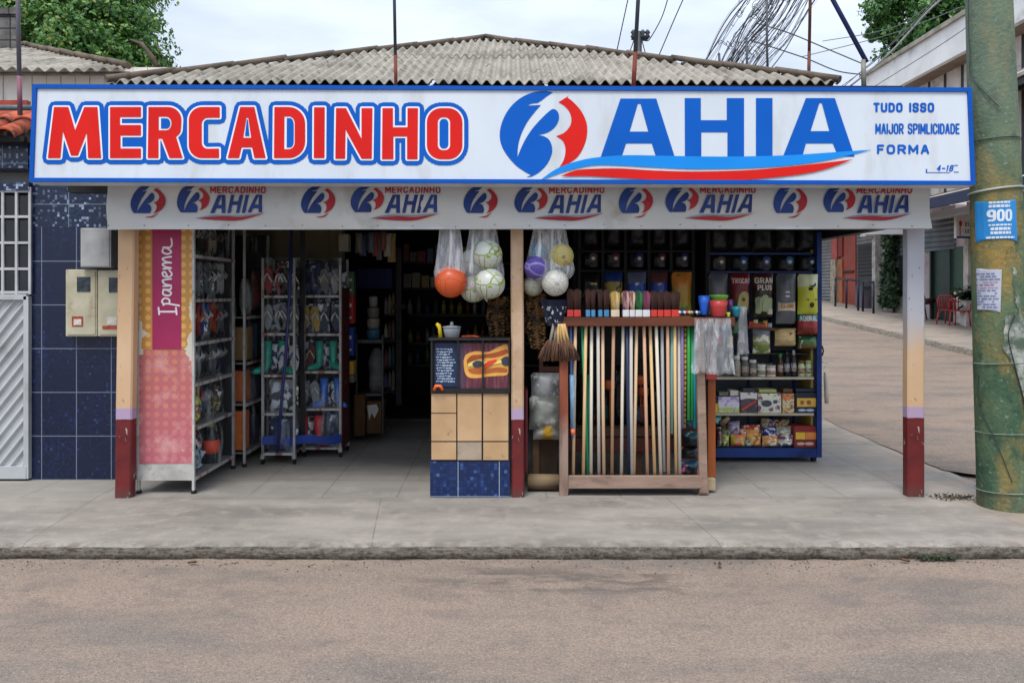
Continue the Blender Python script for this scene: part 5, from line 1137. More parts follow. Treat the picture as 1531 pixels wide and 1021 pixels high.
# rack 2
xa2 = -2.6; z2 = [1.93, 1.52, 1.13, .70, .4]
r2 = rack('display_rack', 'narrow white rack under cloudy plastic, between the pink-ended rack and the blue banded one', xa2-.42, xa2, 7.8, 8.55, [1.45, 1.0, .6], 2.3, .13, 'x', feet='stub')
cover_x(r2, xa2+.03, 7.8, 8.55, .15, 2.25)
pack((xa2-.05, 7.98, 1.47), (1, 0, 0), .24, .36, .1, M('cloth_pale', '#8d9091', '#5d6164', 9, .8), 'pale folded cloth on the top shelf of the narrow cloudy rack', 'folded_cloth', 'cloth')
pack((xa2-.05, 8.3, 1.52), (1, 0, 0), .26, .4, .1, C3('#5a2b2b'), 'dark red pack at the top of the narrow cloudy rack')
for k, (y_, z_, h_, c_, lb) in enumerate(((7.95, .15, .38, '#a3572a', 'orange upright box on the bottom shelf of the narrow cloudy rack'), (8.0, .62, .3, '#98532f', 'orange brown box on the third shelf of the narrow cloudy rack'), (8.3, .15, .3, '#1e2330', 'black box on the bottom shelf of the narrow cloudy rack'), (8.3, .62, .32, '#2c3240', 'dark grey box on the third shelf of the narrow cloudy rack'), (8.05, 1.02, .33, '#705a3a', 'brown carton on the second shelf of the narrow cloudy rack'), (8.35, 1.02, .36, '#1d2738', 'navy carton on the second shelf of the narrow cloudy rack'))):
    o = MB().box(xa2-.2, xa2-.03, y_-.09, y_+.09, z_, z_+h_, bev=.006).build('carton', C3(c_)); tag(o, lb, 'box')
# rack 3
Y3 = 7.92; zs3 = [Z_(443.5, Y3), Z_(499.5, Y3), Z_(561.5, Y3), Z_(618.7, Y3)]; z3 = Z_(678, Y3)
r3 = rack('display_rack', 'slim white wheeled rack with red shelf edges and a leaning navy strip', X_(393, Y3), X_(440, Y3), Y3, 8.3, zs3, Z_(386, Y3), z3, 'y', feet='wheel')
cover_y(r3, Y3-.03, X_(393, Y3), X_(440, Y3), z3, Z_(386, Y3))
gi3 = [[('red', 'flip'), ('black', 'flip')], [('silver', 'flip'), ('grey', 'flip')], [('teal', 'boot'), ('white', 'flip')], [('silver', 'pack')], [('navy', 'pack')]]
lv3 = zs3+[z3]
for i, z in enumerate(lv3):
    hh = ((lv3[i-1] if i else Z_(386, Y3))-z)
    for j, (c_, kd) in enumerate(gi3[i]):
        w_ = X_(440, Y3)-X_(393, Y3); x = X_(393, Y3)+w_*(.5 if len(gi3[i]) == 1 else (.28, .75)[j]); wh = ['left', 'right'][j]
        lab = '%s on the %s level of the slim wheeled rack'
        if kd == 'flip': flipflop((x, Y3+.08, z+.03), (0, -1, 0), hh*.78 if hh < .34 else .27, c_, 'white' if c_ != 'white' else 'blue', '%s flip-flops, %s side, %s level of the slim wheeled rack' % (c_, wh, ordn[i]), 'flip-flops in the racks', tilt=R.uniform(-.5, .5))
        elif kd == 'boot': boot_pair((x, Y3+.12, z+.01), (0, -1, 0), hh*.8, c_, '%s rubber boots on the third level of the slim wheeled rack' % c_, 'boots in the racks')
        else: pack((x, Y3+.12, z+.01), (0, -1, 0), w_*.86, hh*.85, .16, pr('p_silv'+c_, '#6d7278', '#3c4046', '#23262c', '#9aa0a6', hh*.85, sc=11) if c_ == 'silver' else pr('p_nav', '#1d2740', '#1a2238', '#2a3148', '#8a93a6', hh*.85, sc=12, lo=.6), 'shiny %s bundle on the %s level of the slim wheeled rack' % (c_, ordn[i]))
# rack 4
Y4 = 8.26; zs4 = [Z_(443, Y4), Z_(500, Y4), Z_(556, Y4), Z_(611.5, Y4)]; z4 = Z_(669.5, Y4); xl4, xr4 = X_(443, Y4), X_(509, Y4)
r4 = rack('display_rack', 'white wheeled rack with a blue band at its foot, beside the dark doorway', xl4, xr4, Y4, 8.62, zs4, Z_(386, Y4), z4, 'y', feet='wheel')
cover_y(r4, Y4-.03, xl4, xr4, z4, Z_(386, Y4))
MB().grid(lambda u, v: Vector((lerp(X_(392, Y3-.05), xr4+.02, u), lerp(Y3-.05, Y4-.05, u)-.01*math.sin(u*9), lerp(Z_(664, Y3), Z_(651, Y3), v)+.008*math.sin(u*14)-u*.045)), 24, 3).build('blue_band', M('blue_strap', '#153f96', '#10327a', 4, .35), r4)
MB().box(xr4+.012, xr4+.02, Y4, 8.62, z4, Z_(430, Y4)).build('side_net', M('red_net', '#5e231f', '#3a1816', 60, .7, stretch=(1, 1, .6)), r4)
gi4 = [[('black', 'pack'), ('grey', 'flip')], [('yellow', 'flip'), ('navy', 'flip')], [('maroon', 'flip'), ('teal', 'boot')], [('silver', 'flip'), ('blue', 'boot')], [('red', 'boot'), ('navy', 'pack')]]
lv4 = zs4+[z4]; w_ = xr4-xl4
for i, z in enumerate(lv4):
    hh = ((lv4[i-1] if i else Z_(386, Y4))-z)
    for j, (c_, kd) in enumerate(gi4[i]):
        x = xl4+w_*((.27, .73)[j] if not (i == 2) else (.16, .62)[j]); wh = ['left', 'right'][j]
        if kd == 'flip': flipflop((x, Y4+.08, z+.02), (0, -1, 0), hh*.7, c_, 'white' if i % 2 else 'cream', '%s flip-flops, %s side, %s level of the rack with the blue band' % (c_, wh, ordn[i]), 'flip-flops in the racks', tilt=R.uniform(-.5, .5))
        elif kd == 'boot': boot_pair((x, Y4+.12, z+.01), (0, -1, 0), hh*.78, c_, '%s rubber boots, %s level of the rack with the blue band' % (c_, ordn[i]), 'boots in the racks')
        else: pack((x, Y4+.14, z+.01), (0, -1, 0), w_*.42, hh*.85, .14, MATS.get('p_nav'), 'dark shiny pack, %s side, %s level of the rack with the blue band' % (wh, ordn[i]))
o = MB().tube([P(436, 340, 7.84), P(433, 440, 7.84), P(428, 520, 7.84), P(421, 600, 7.84), P(415, 676, 7.84)], .016, 8).build('strip', M('navy_strip', '#1b2d62', '#3b3560', 4, .5)); tag(o, 'curved navy and pinkish strip hanging before the slim wheeled rack', 'strip')
o = MB().grid(lambda u, v: P(448+8*u+.8*math.sin(v*9), lerp(345, 662, v), 8.15), 3, 30).grid(lambda u, v: P(448+8*u+.8*math.sin(v*9), lerp(345, 662, v), 8.158), 3, 30).build('strap', C3('#101014')); tag(o, 'long black strap hanging in front of the rack with the blue band', 'strap')
for (Yq, xa_, xb_, lv_, nm_, tp_) in ((Y3, X_(393, Y3), X_(440, Y3), lv3, 'slim wheeled rack', Z_(386, Y3)), (Y4, xl4, xr4, lv4, 'rack with the blue band', Z_(386, Y4))):
    for i, z in enumerate(lv_):
        hh = (lv_[i-1] if i else tp_)-z
        for j in range(3): clutter(lerp(xa_+.06, xb_-.06, j/2), Yq+.2+rt.uniform(-.03, .03), z+.006, (xb_-xa_)*.36, hh*rt.uniform(.6, .93), (0, -1, 0), '%s, %s level of the %s' % (['left', 'middle', 'right'][j], ordn[i], nm_), j)
# things hanging in the doorway beside the racks
for (a, b, c_, d, hx, lb, nm) in ((506, 521, 350, 376, '#7a7564', 'beige carton at the top of the doorway edge', 'carton'), (516, 529, 406, 441, '#3b5a3a', 'green and grey box hanging at the doorway edge', 'carton'), (514, 528.5, 441, 484, '#8f1e1c', 'red box hanging at the doorway edge above the blue box', 'carton'), (517, 528, 489, 532, '#16357c', 'blue box hanging at the doorway edge below the red box', 'carton'), (517, 528.5, 540, 560, '#a67c2c', 'yellow box at the doorway edge below the blue box', 'carton'), (517, 529, 561, 572, '#55564a', 'small grey box at the doorway edge under the yellow one', 'carton')):
    mb = MB().pbox(a, b, c_, d, 8.75, .14, bev=.004); o = mb.build(nm, C3(hx, rough=.35)); tag(o, lb, 'box')
    if d-c_ > 30: MB().flat(tri2d([rectp(a+2.5, b-2.5, c_+(d-c_)*.3, c_+(d-c_)*.42), rectp(a+3, b-2.5, c_+(d-c_)*.75, c_+(d-c_)*.83)]), on(8.75, .004)).build('print', C3('#a8a49a'), o)
t = thing('side_shelf', 'grey metal shelf stand just inside the doorway', 'shelf', P(555, 640, 9.3))
MB().pbox(531, 572, 508, 513, 9.1, .6).build('shelf', M('shelf_dkgrey', '#4b4a49', '#3a3938', 5, .5), t); MB().pbox(533, 572, 588, 592, 9.1, .6).build('shelf', MATS['shelf_dkgrey'], t)
for px in (532, 571): MB().pbox(px, px+2, 500, 650, 9.1, .02).pbox(px, px+2, 500, 650, 9.6, .02).build('upright', M('shelf_dkgrey', '#4b4a49'), t)
for i, (rr3, c_, lb) in enumerate(((.075, '#274f63', 'blue'), (.07, '#6e675c', 'beige'), (.066, '#57534d', 'grey'), (.05, '#6b6a68', 'small pale'))):
    Z0 = Z_(508, 9.2)+.002+i*.125; o = MB().lathe((X_(557, 9.2), 9.25, Z0), [(rr3*.8, 0), (rr3, .02), (rr3*1.05, .09), (rr3*1.1, .1), (rr3*.9, .122), (.01, .123)], 18).build('pot', C3(c_, rough=.3)); tag(o, '%s pot in the tower of stacked pots on the doorway shelf' % lb, 'pot', 'stacked pots')
o = MB().lathe((X_(561, 9.15), 9.25, Z_(586, 9.2)), [(.08, 0), (.09, .1), (.085, .22), (.10, .34), (.06, .46), (.03, .5)], 16).build('sack', M('cloth_grey_white', '#6f6e6c', '#4f4e4c', 8, .8, .6, 10)); tag(o, 'pale wrapped sack tied in the middle on the doorway shelf', 'sack')
o = MB().pbox(529, 545, 590, 652, 9.0, .3, bev=.01).build('carton', M('cardboard', '#5a3d22', '#46301b', 5, .9)); tag(o, 'brown cardboard box standing on the floor inside the doorway, left one', 'box')
o = MB().pbox(548, 570, 600, 648, 9.05, .3, bev=.01).build('carton', MATS['cardboard']); tag(o, 'brown cardboard box under the doorway shelf with torn white paper', 'box')
MB().flat(tri2d([[(549, 606), (563, 604), (566, 612), (560, 625), (556, 617), (552, 628)]]), on(9.05, .004)).build('torn_paper', C3('#8a8880'), o)
o = MB().pbox(533, 586, 401, 432, 10.6, .3, bev=.01).build('crate', C3('#12214f')); tag(o, 'dark blue crate hanging high inside the dark shop', 'crate')
# doorway inner pillar, shelves deep inside
t = thing('pillar', 'thin grey pillar inside the dark shop', 'pillar', P(597, 600, 10.8)); MB().pbox(592, 600, 370, 606, 10.8, .08).build('shaft', M('pillar_grey', '#5a5957', '#454442', 4, .7), t); MB().pbox(588, 606, 455, 462, 10.78, .12).build('bracket', M('pillar_grey', '#5a5957'), t)
for k, (a, b, zz_) in enumerate(((610, 760, (470, 512, 545)),)):
    t = thing('wall_shelf', 'dark shelving deep inside the shop behind the tiled counter', 'shelf', P(690, 590, 12.5))
    for z in zz_: MB().pbox(a, b+60, z, z+3, 12.5, .4).build('board', M('shelf_dkgrey', '#4b4a49'), t)
    MB().pbox(a, b+60, 350, 600, 12.95, .05).build('back_panel', dark, t)
nth_ = ['first', 'second', 'third', 'fourth', 'fifth', 'sixth', 'seventh', 'eighth', 'ninth', 'tenth', 'eleventh', 'twelfth']
cb_ = ['#8c8a2c', '#5d5d5a', '#9a9a3a', '#6b4030', '#2c3f66', '#77702c', '#8a8a88', '#44603a']
for zp, cnt in ((470, 12), (512, 11), (545, 12)):
    for k in range(cnt):
        px = 614+k*12+R.uniform(-2, 2); x = X_(px, 12.6); h_ = R.uniform(.17, .3); r_ = R.uniform(.03, .042); c_ = cb_[(k*3+zp) % 8]
        o = MB().lathe((x, 12.6, Z_(zp, 12.5)+.002), [(r_, 0), (r_, h_*.6), (r_*.45, h_*.8), (r_*.45, h_)], 10).build('bottle', C3(c_, rough=.3)); tag(o, 'dim bottle, %s from left on the %s dark shelf deep inside the shop' % (nth_[k], {470: 'upper', 512: 'middle', 545: 'lower'}[zp]), 'bottle', 'bottles deep inside the shop')
o = MB().lathe(P(572, 372, 10.2)+Vector((0, 0, -.02)), [(.16, 0), (.15, .01), (.05, .03), (.04, .2), (.03, .4)], 18, sx=1.3).build('ceiling_fan_hub', M('pillar_grey', '#5a5957')); tag(o, 'grey round lamp fitting hanging from the dark shop ceiling', 'lamp')

# dim stock deep inside: shelf of boxes above, hanging bundles by the doorway
rt = random.Random(8); dc = ['#8a8678', '#6b7486', '#8a5a48', '#a09a88', '#4f6a5c', '#7a7a7c', '#a8905a', '#5a6488', '#93524a', '#b0aca0']
for zp, wd2 in ((392, 'top'), (430, 'second')):
    MB().pbox(600, 840, zp, zp+3, 12.4, .4).build('board', MATS['shelf_dkgrey'], bpy.data.objects['wall_shelf'])
    px = 603; k = 0
    while px < 760 and k < 12:
        w = rt.uniform(8, 13); h = rt.uniform(14, 28); o = MB().pbox(px, px+w-1, zp-h, zp-.3, 12.45, .25, bev=.004).build('carton', C3(dc[(k*3+zp) % 10], 'dk')); tag(o, 'dim carton, %s from left on the %s high shelf deep inside the shop' % (nth_[k], wd2), 'box', 'cartons deep inside the shop'); px += w+rt.uniform(0, 2); k += 1
for k in range(9):
    px = 536+k*6.2; Yh = 9.75+.1*(k % 3); c_ = dc[(k*7) % 10]; y0_ = 346+rt.uniform(0, 6); y1_ = y0_+rt.uniform(26, 50)
    pack(P(px, y1_, Yh), (0, -1, 0), rt.uniform(.06, .1), (y1_-y0_)*Yh/F, .07, C3(c_, 'dk2'), 'dim small bundle hanging from the ceiling inside the doorway, %s from left' % nth_[k], 'hanging_bundle', 'bundle', 'bundles hanging inside the doorway')
t = thing('inner_shelf', 'tall narrow shelf of mixed dim goods behind the pillar inside the shop', 'shelf', P(580, 620, 10.9))
for py in (470, 510, 548, 585): MB().pbox(574, 592, py, py+2.5, 10.9, .35).build('board', MATS['shelf_dkgrey'], t)
for k, (px, py) in enumerate([(x_, y_) for y_ in (470, 510, 548, 585) for x_ in (577, 582.5, 588)]):
    o = MB().lathe((X_(px, 11), 11.0, Z_(py, 10.9)+.002), [(.022, 0), (.024, .01), (.023, .16+.03*(k % 3)), (.012, .2+.03*(k % 3)), (.012, .23+.03*(k % 3))], 10).build('bottle', C3(dc[(k*3) % 10], 'dk')); tag(o, 'dim bottle, %s from left, %s level of the narrow inner shelf' % (['first', 'second', 'third'][k % 3], ordn[k//3]), 'bottle', 'bottles on the narrow inner shelf')
# ================= TILED COUNTER
YC = 6.62
ct = thing('counter', 'small counter with blue tile base, beige panels and a barred picture front', 'counter', P(703, 743, YC))
MB().pbox(643, 762, 690, 743.3, YC, .5).build('tile_base', T_base, ct)
MB().pbox(644.5, 762, 588, 690, YC+.008, .46).build('body', dark, ct)
bg_ = M('beige_panel', '#c19f78', '#ad8b65', 3, .6, dirt='#6f5337', dscale=8, dlo=.6, dhi=.72); bg2 = M('beige_panel_pale', '#a89682', '#8b7c6b', 4, .7, dirt='#6a5d4f', dscale=6)
for (a, b, c_, d, m_) in ((645, 682, 588.5, 617, bg_), (645, 682, 618.5, 659, bg_), (645, 682, 661, 687, bg_), (684, 720, 588.5, 659, bg_), (684, 720, 661, 687.5, bg2), (722.5, 760, 588.5, 659, bg_), (722.5, 760, 661, 687.5, bg_)): MB().pbox(a, b, c_, d, YC, .007).build('panel', m_, ct)
MB().pbox(641, 763, 505.5, 509, YC-.02, .52).build('top', black_metal, ct)
MB().pbox(646, 761, 511, 583, YC+.03, .01).build('picture_back', dark, ct)
MB().flat(tri2d([rectp(650, 685, 513, 578)]), on(YC+.03)).build('menu_board', M('menu_blue', '#1c3358', '#182b4c', 4, .5), ct)
mb = MB(); rt = random.Random(5)
for j in range(13):
    y = 521+j*4; x = 652+(j % 3)*.8; xe = 681-rt.uniform(0, 9)
    while x < xe: w2 = rt.uniform(2, 6); mb.flat(tri2d([rectp(x, min(x+w2, xe+1), y, y+rt.choice([1.5, 2.4]))]), on(YC+.03, .006)); x += w2+.8
mb.build('menu_text', M('menu_ink', '#a9b6c6', '#93a3b6', 20), ct)
g = G('picture_wood', rough=.4); wv = g.noise(14, 4, stretch=(3, 1, .35)); b = g.mix(g.map(wv, .4, .6), '#5b2c37', '#7a4450'); b = g.mix(g.map(g.x, -.12, -.02, 1, 0), b, '#33485f'); g.done(b)
MB().flat(tri2d([rectp(685.5, 760, 513, 582)]), on(YC+.03)).build('food_picture', g.m, ct)
def blob(pts, hx, off, nm='food'): MB().flat(tri2d([cr(pts+[pts[0]], 5)[:-1]]), on(YC+.03, off)).build(nm, C3(hx, rough=.4), ct)
blob([(693, 540), (697, 530), (712, 525), (730, 526), (744, 519), (758, 515), (760, 530), (760, 548), (758, 560), (742, 562), (728, 563), (715, 565), (701, 564), (695, 556)], '#b9823c', .005)
blob([(698, 538), (706, 531), (722, 530), (740, 527), (757, 522), (758, 528), (740, 534), (722, 535), (706, 540), (700, 547)], '#7c3a1d', .008)
blob([(699, 552), (712, 549), (728, 551), (744, 549), (757, 551), (757, 556), (742, 556), (726, 558), (706, 558)], '#8c4a22', .008)
blob([(700, 543), (715, 538), (735, 541), (757, 536), (757, 540), (736, 545), (716, 544), (701, 548)], '#d8a85a', .010)
blob([(706, 543), (712, 539), (720, 540), (720, 547), (710, 549)], '#2c2f38', .012); blob([(749, 537), (755, 533), (760, 534), (760, 545), (752, 545)], '#2c2f38', .012)
blob([(723, 546), (730, 540), (742, 537), (741, 541), (730, 548), (724, 550)], '#a83220', .013)
fr_ = MB()
for px in (644, 683.5, 720.5, 760): fr_.pbox(px, px+2.6, 508, 588, YC-.01, .03)
fr_.pbox(644, 762, 581, 588, YC-.014, .03); fr_.build('grille', black_metal, ct)
o = MB().tube([P(649, 583, YC-.03), P(652, 577, YC-.04), P(658, 577, YC-.04), P(662, 583, YC-.03)], .014, 6).build('rag', C3('#c4501f')); tag(o, 'bright orange rag on the ledge of the tiled counter', 'rag')
t = thing('sugar_bowl', 'pale grey lidded pot standing on the counter', 'pot', P(675, 506, YC+.15)); c0 = P(675.5, 505.5, YC+.15)
MB().lathe(c0, [(.05, 0), (.06, .01), (.07, .05), (.076, .085), (.074, .09)], 20).build('bowl', M('ceramic_grey', '#a7a9ad', '#8d8f94', 4, .25), t); MB().lathe(c0+Vector((0, 0, .09)), [(.082, 0), (.08, .008), (.02, .018), (.012, .022), (.016, .04), (.004, .05)], 20).build('lid', MATS['ceramic_grey'], t)
o = MB().tube([P(658.5, 505, YC+.12), P(657.5, 492, YC+.12), P(656, 487, YC+.12), P(652.5, 483.5, YC+.12)], [.018, .016, .02, .012], 8).build('yellow_bottle', C3('#b79a1c', rough=.3)); tag(o, 'yellow plastic squeeze handle beside the pale pot on the counter', 'bottle')
o = MB().tube([P(690, 504, YC+.15), P(708, 503, YC+.2), P(716, 505, YC+.15)], .014, 6).build('red_item', C3('#8c3320')); tag(o, 'flat red packet lying on the counter right of the pot', 'packet')
# ================= HANGING BAGS OF BALLS
def bag(pxl, pxr, pyt, pyb, Y, label, tip=.5, seed=0, fat=.9):
    """clear sack gathered at the top, pulled down to a corner at the bottom"""
    h0, h1 = Z_(pyb, Y), Z_(pyt, Y)+.12; cx = X_((pxl+pxr)/2, Y); hw = X_(pxr, Y)-cx; n, m = 56, 34; vs = []
    for j in range(m+1):
        v = j/m; z = lerp(h0, h1, v)
        e = math.sin(min(1, v/.32)*PI/2)**.7 if v < .32 else 1-(v-.32)/.68*.52 if v < 1 else .48
        for k in range(n):
            a = 2*PI*k/n; c, s_ = math.cos(a), math.sin(a); fold = 1+(.02+.10*v*v)*math.sin(a*9+seed+3*noise.noise(Vector((c*2, s_*2, seed))))+.05*noise.noise(Vector((c*3, s_*3, v*5+seed)))
            x = cx+hw*e*c*fold; y = Y+hw*fat*.8*e*s_*fold
            if v < .1: x = lerp(cx+hw*(tip-.5)*2*.5, x, v/.1*.5+.5) if v > 0 else cx+hw*(tip-.5)
            zz_ = z+(.04*abs(c-(tip-.5)*1.2)*(1-v/.25) if v < .25 else 0)
            vs.append((x, y, zz_))
    mb = MB(); mb.add(vs, [(j*n+k, j*n+(k+1) % n, (j+1)*n+(k+1) % n, (j+1)*n+k) for j in range(m) for k in range(n)], 0, True)
    mb.tube([(cx, Y, h1-.01), (cx+.005, Y, h1+.06), (cx, Y, 2.62)], .006, 6, 0)
    return tag(mb.build('plastic_bag', film_bag), label, 'plastic bag', 'clear bags of balls hanging at the shop front')
def ballmat(name, base, line, sc, lw=.02, blob=None):
    g = G(name, rough=.35, spec=.5); v = g.vor(sc, 'DISTANCE_TO_EDGE'); b = g.mix(g.math('LESS_THAN', v, lw), base, line)
    if blob: b = g.mix(g.map(g.noise(16, 3), .60, .64), b, blob)
    g.bump(g.math('MINIMUM', v, .05), .5, .01); return g.done(b)
def ball(px, py, rpx, Y, m, label, sq=1.): 
    r = rpx*1.08*Y/F; o = MB().ball(P(px, py, Y), r, 28, sc=(1, 1, sq)).build('ball', m); return tag(o, label, 'ball', 'balls in clear hanging bags')
gm_ = ballmat('soccer', '#c3c5bd', '#7f9631', 9, .035, '#87a03a')
ball(674, 421, 22.5, 6.62, ballmat('orange_ball', '#d0592a', '#a53f1d', 6, .012), 'plain orange ball in the leftmost clear bag')
bag(648.5, 695.5, 343, 447, 6.62, 'clear plastic bag holding one orange ball, leftmost of the hanging bags', .5, 1)
ball(729, 381, 20.5, 6.6, gm_, 'white and lime football, upper right in its bag'); ball(732, 424, 21.5, 6.58, gm_, 'white and lime football, lower right in its bag, nearest the post')
ball(706, 392, 18, 6.78, gm_, 'white and lime football, upper left and half hidden in its bag'); ball(708, 432, 19, 6.74, gm_, 'white and lime football, lowest left in its bag')
bag(690, 754, 343, 453, 6.68, 'wide clear plastic bag holding four white and lime footballs, left of the middle post', .72, 2, .8)
ball(802, 400, 17, 6.66, ballmat('purple_ball', '#5a4a9c', '#8f86c4', 4, .03), 'purple swirled ball in the bag right of the middle post')
ball(804, 377, 13, 6.72, ballmat('teal_ball', '#2f8d9c', '#1f4d93', 8, .04), 'small teal ball above the purple one')
ball(839, 383, 17.5, 6.66, ballmat('yellow_ball', '#b9ab6c', '#a39a48', 6, .015, '#8a7a52'), 'yellow speckled ball in the bag right of the middle post')
ball(830, 423, 18.5, 6.62, ballmat('white_ball', '#c9c8bd', '#8f8a86', 16, .02, '#a89ba0'), 'white speckled ball at the bottom of the bag right of the middle post')
ball(797, 427, 15, 6.76, ballmat('pale_ball', '#a9ab98', '#8a9070', 14, .03), 'pale greenish ball at the lower left of the bag right of the middle post')
bag(785, 858, 343, 440, 6.7, 'clear plastic bag with purple, teal, yellow and white balls, right of the post', .5, 3, .75)

# ================= STICK RACK
YR = 6.7
sr = thing('stick_rack', 'wooden rack full of upright broom handles', 'rack', P(950, 740, YR))
vw = M('varnished_wood', '#6b3820', '#4f2817', 5, .5, .2, 30, stretch=(.25, 1, 1), dirt='#3d2218', dscale=7)
ww = M('weathered_wood', '#9d8474', '#7d6759', 6, .85, .4, 40, stretch=(.3, 1, 1), dirt='#54453b', dscale=10, dlo=.52)
g = G('post_wood_mixed', rough=.7); n_ = g.noise(8, 5, stretch=(1, 1, .25)); b = g.mix(g.map(n_, .4, .6), '#8a4a30', '#6b3524'); b2 = g.mix(g.map(n_, .4, .6), '#927b6e', '#6e584c'); b = g.mix(g.map(g.math('ADD', g.z, g.math('MULTIPLY', g.noise(6, 4), .3)), .68, .8), b2, b); g.bump(n_, .4, .01); pwm = g.done(b)
MB().pbox(836.5, 849.5, 474, 741.5, YR-.03, .07, bev=.004).build('upright', pwm, sr)
MB().pbox(845, 1099, 474.5, 487.5, YR-.045, .05, bev=.003).build('top_rail', vw, sr)
MB().pbox(845, 1099, 474.5, 487.5, YR+.12, .04, bev=.003).build('top_rail', vw, sr)
MB().pbox(849.8, 1050, 712, 730, YR-.035, .05, bev=.003).build('bottom_rail', ww, sr)
MB().pbox(849.8, 1050, 722, 729, YR+.02, .16).build('bottom_board', ww, sr)
mb = MB(); a, b_ = P(1046.5, 488, YR-.03), P(1052.5, 737, YR-.03); w = .033
mb.add([a-Vector((w, 0, 0)), a+Vector((w, 0, 0)), b_+Vector((w, 0, 0)), b_-Vector((w, 0, 0)), a+Vector((-w, .05, 0)), a+Vector((w, .05, 0)), b_+Vector((w, .05, 0)), b_+Vector((-w, .05, 0))], [(0, 3, 2, 1), (4, 5, 6, 7), (0, 1, 5, 4), (1, 2, 6, 5), (2, 3, 7, 6), (3, 0, 4, 7)]); mb.build('upright', ww, sr)
MB().pbox(1045, 1060, 730.5, 740, YR-.02, .06).build('foot', ww, sr); MB().pbox(1056.5, 1070, 716, 733, YR+.06, .1, bev=.003).build('foot', M('pale_block', '#a8977c', '#8f7d63', 6, .8), sr)
MB().pbox(1058.5, 1070, 488, 714, YR+.12, .05, bev=.003).build('back_upright', M('orange_wood', '#8f4a1c', '#743a15', 3, .45, stretch=(2, 1, .3)), sr)
MB().pbox(1056, 1072, 555, 567, YR+.1, .02).build('bracket', C3('#7e2f28'), sr)
# handles: (top px, bottom px, colour, bottom y)
HS = [(853, 856.5, 'blue', 655), (860.5, 857, 'tan', 712), (870, 879, 'green', 712), (876, 872, 'tan2', 712), (884.5, 883.5, 'pale', 712), (894, 895.6, 'greypale', 712), (901, 903, 'tan', 712), (917.5, 914.8, 'brown', 712), (932, 929, 'pale', 712), (943.5, 945, 'greypale', 712), (952, 947.5, 'tan', 712), (962.5, 968, 'pinkish', 712), (971.5, 979, 'tan2', 712), (980.6, 988, 'pale', 712), (989.6, 993, 'grey', 705), (998, 999.5, 'pinkish', 712), (1005, 1004, 'teal', 648), (1009, 1011, 'tan2', 712), (1015, 1016.5, 'greypale', 712), (1019.7, 1020, 'purple', 640), (1024.5, 1023, 'yellow striped', 640), (1029.5, 1029.5, 'bright green', 628), (1034.5, 1034.5, 'bright green', 628), (1040, 1039, 'turquoise', 640), (1045, 1047, 'light blue', 708), (937, 940, 'navy', 712)]
HC = {'blue': '#4e78b0', 'tan': '#b79a7a', 'tan2': '#bf9d70', 'pale': '#bdb3a2', 'greypale': '#a5a097', 'brown': '#93745a', 'pinkish': '#b08a6f', 'grey': '#8d9091', 'teal': '#5f8a84', 'purple': '#675c80', 'yellow striped': '#a48a3a', 'bright green': '#2b8a45', 'turquoise': '#1e7f93', 'light blue': '#5d8cc0', 'navy': '#1c2640', 'green': '#1f7a55'}
words = {'tan': 'tan wooden', 'tan2': 'golden tan wooden', 'pale': 'pale cream wooden', 'greypale': 'pale grey wooden', 'brown': 'brown wooden', 'pinkish': 'pinkish wooden'}
order = sorted(range(len(HS)), key=lambda i: HS[i][0]); nth = ['first', 'second', 'third', 'fourth', 'fifth', 'sixth', 'seventh', 'eighth', 'ninth', 'tenth', 'eleventh', 'twelfth', 'thirteenth', 'fourteenth', 'fifteenth', 'sixteenth', 'seventeenth', 'eighteenth', 'nineteenth', 'twentieth', 'twenty-first', 'twenty-second', 'twenty-third', 'twenty-fourth', 'twenty-fifth', 'twenty-sixth']
for rank, i in enumerate(order):
    a, b_, c_, yb = HS[i]; ya_ = YR+(.02 if i % 2 else .05); yb_ = YR+.045+.02*(i % 3)*.5
    if c_ == 'yellow striped': g = G('striped_handle', rough=.35); m_ = g.done(g.mix(g.line(g.z, .045, .016), '#b5973a', '#5c3d2a'))
    else: m_ = M('handle_'+c_.replace(' ', '_'), gain(HC[c_], 1.6), None, 5, .45 if c_ in ('blue', 'green', 'bright green', 'turquoise', 'light blue', 'teal', 'purple', 'navy') else .65, .15, 30, stretch=(1, 1, .12), dirt=None if c_ in words and False else '#6b5238' if c_ in words else None, dscale=14, dlo=.62, dhi=.72)
    p0, p1 = P(a, 478, ya_), P(b_, yb, yb_); r = .0138 if c_ not in ('bright green', 'turquoise', 'light blue') else .0135
    bow = R.uniform(-.004, .004); mid = p0.lerp(p1, .5)+Vector((bow, 0, 0))
    mb = MB().tube([p0+Vector((0, 0, .01)), mid, p1], r, 10)
    o = mb.build('broom_handle', m_); tag(o, '%s broom handle, %s from the left in the wooden rack' % (words.get(c_, c_ if c_ in ('blue', 'green') else c_+' plastic' if 'plastic' not in c_ else c_), nth[rank]), 'broom handle', 'handles standing in the wooden rack')
o = MB().tube([P(855.5, 560, YR), P(856.5, 640, YR+.02)], [.024, .019], 12).tube([P(856.5, 641, YR+.02), P(856.6, 650, YR+.02)], .018, 12, 1).build('sleeve', [plastic('sleeve_film', .5, .95, '#7fb2d6', 20), C3('#b5573a')]); tag(o, 'shiny pale blue sleeve with an orange band round a handle at the rack left end', 'sleeve')

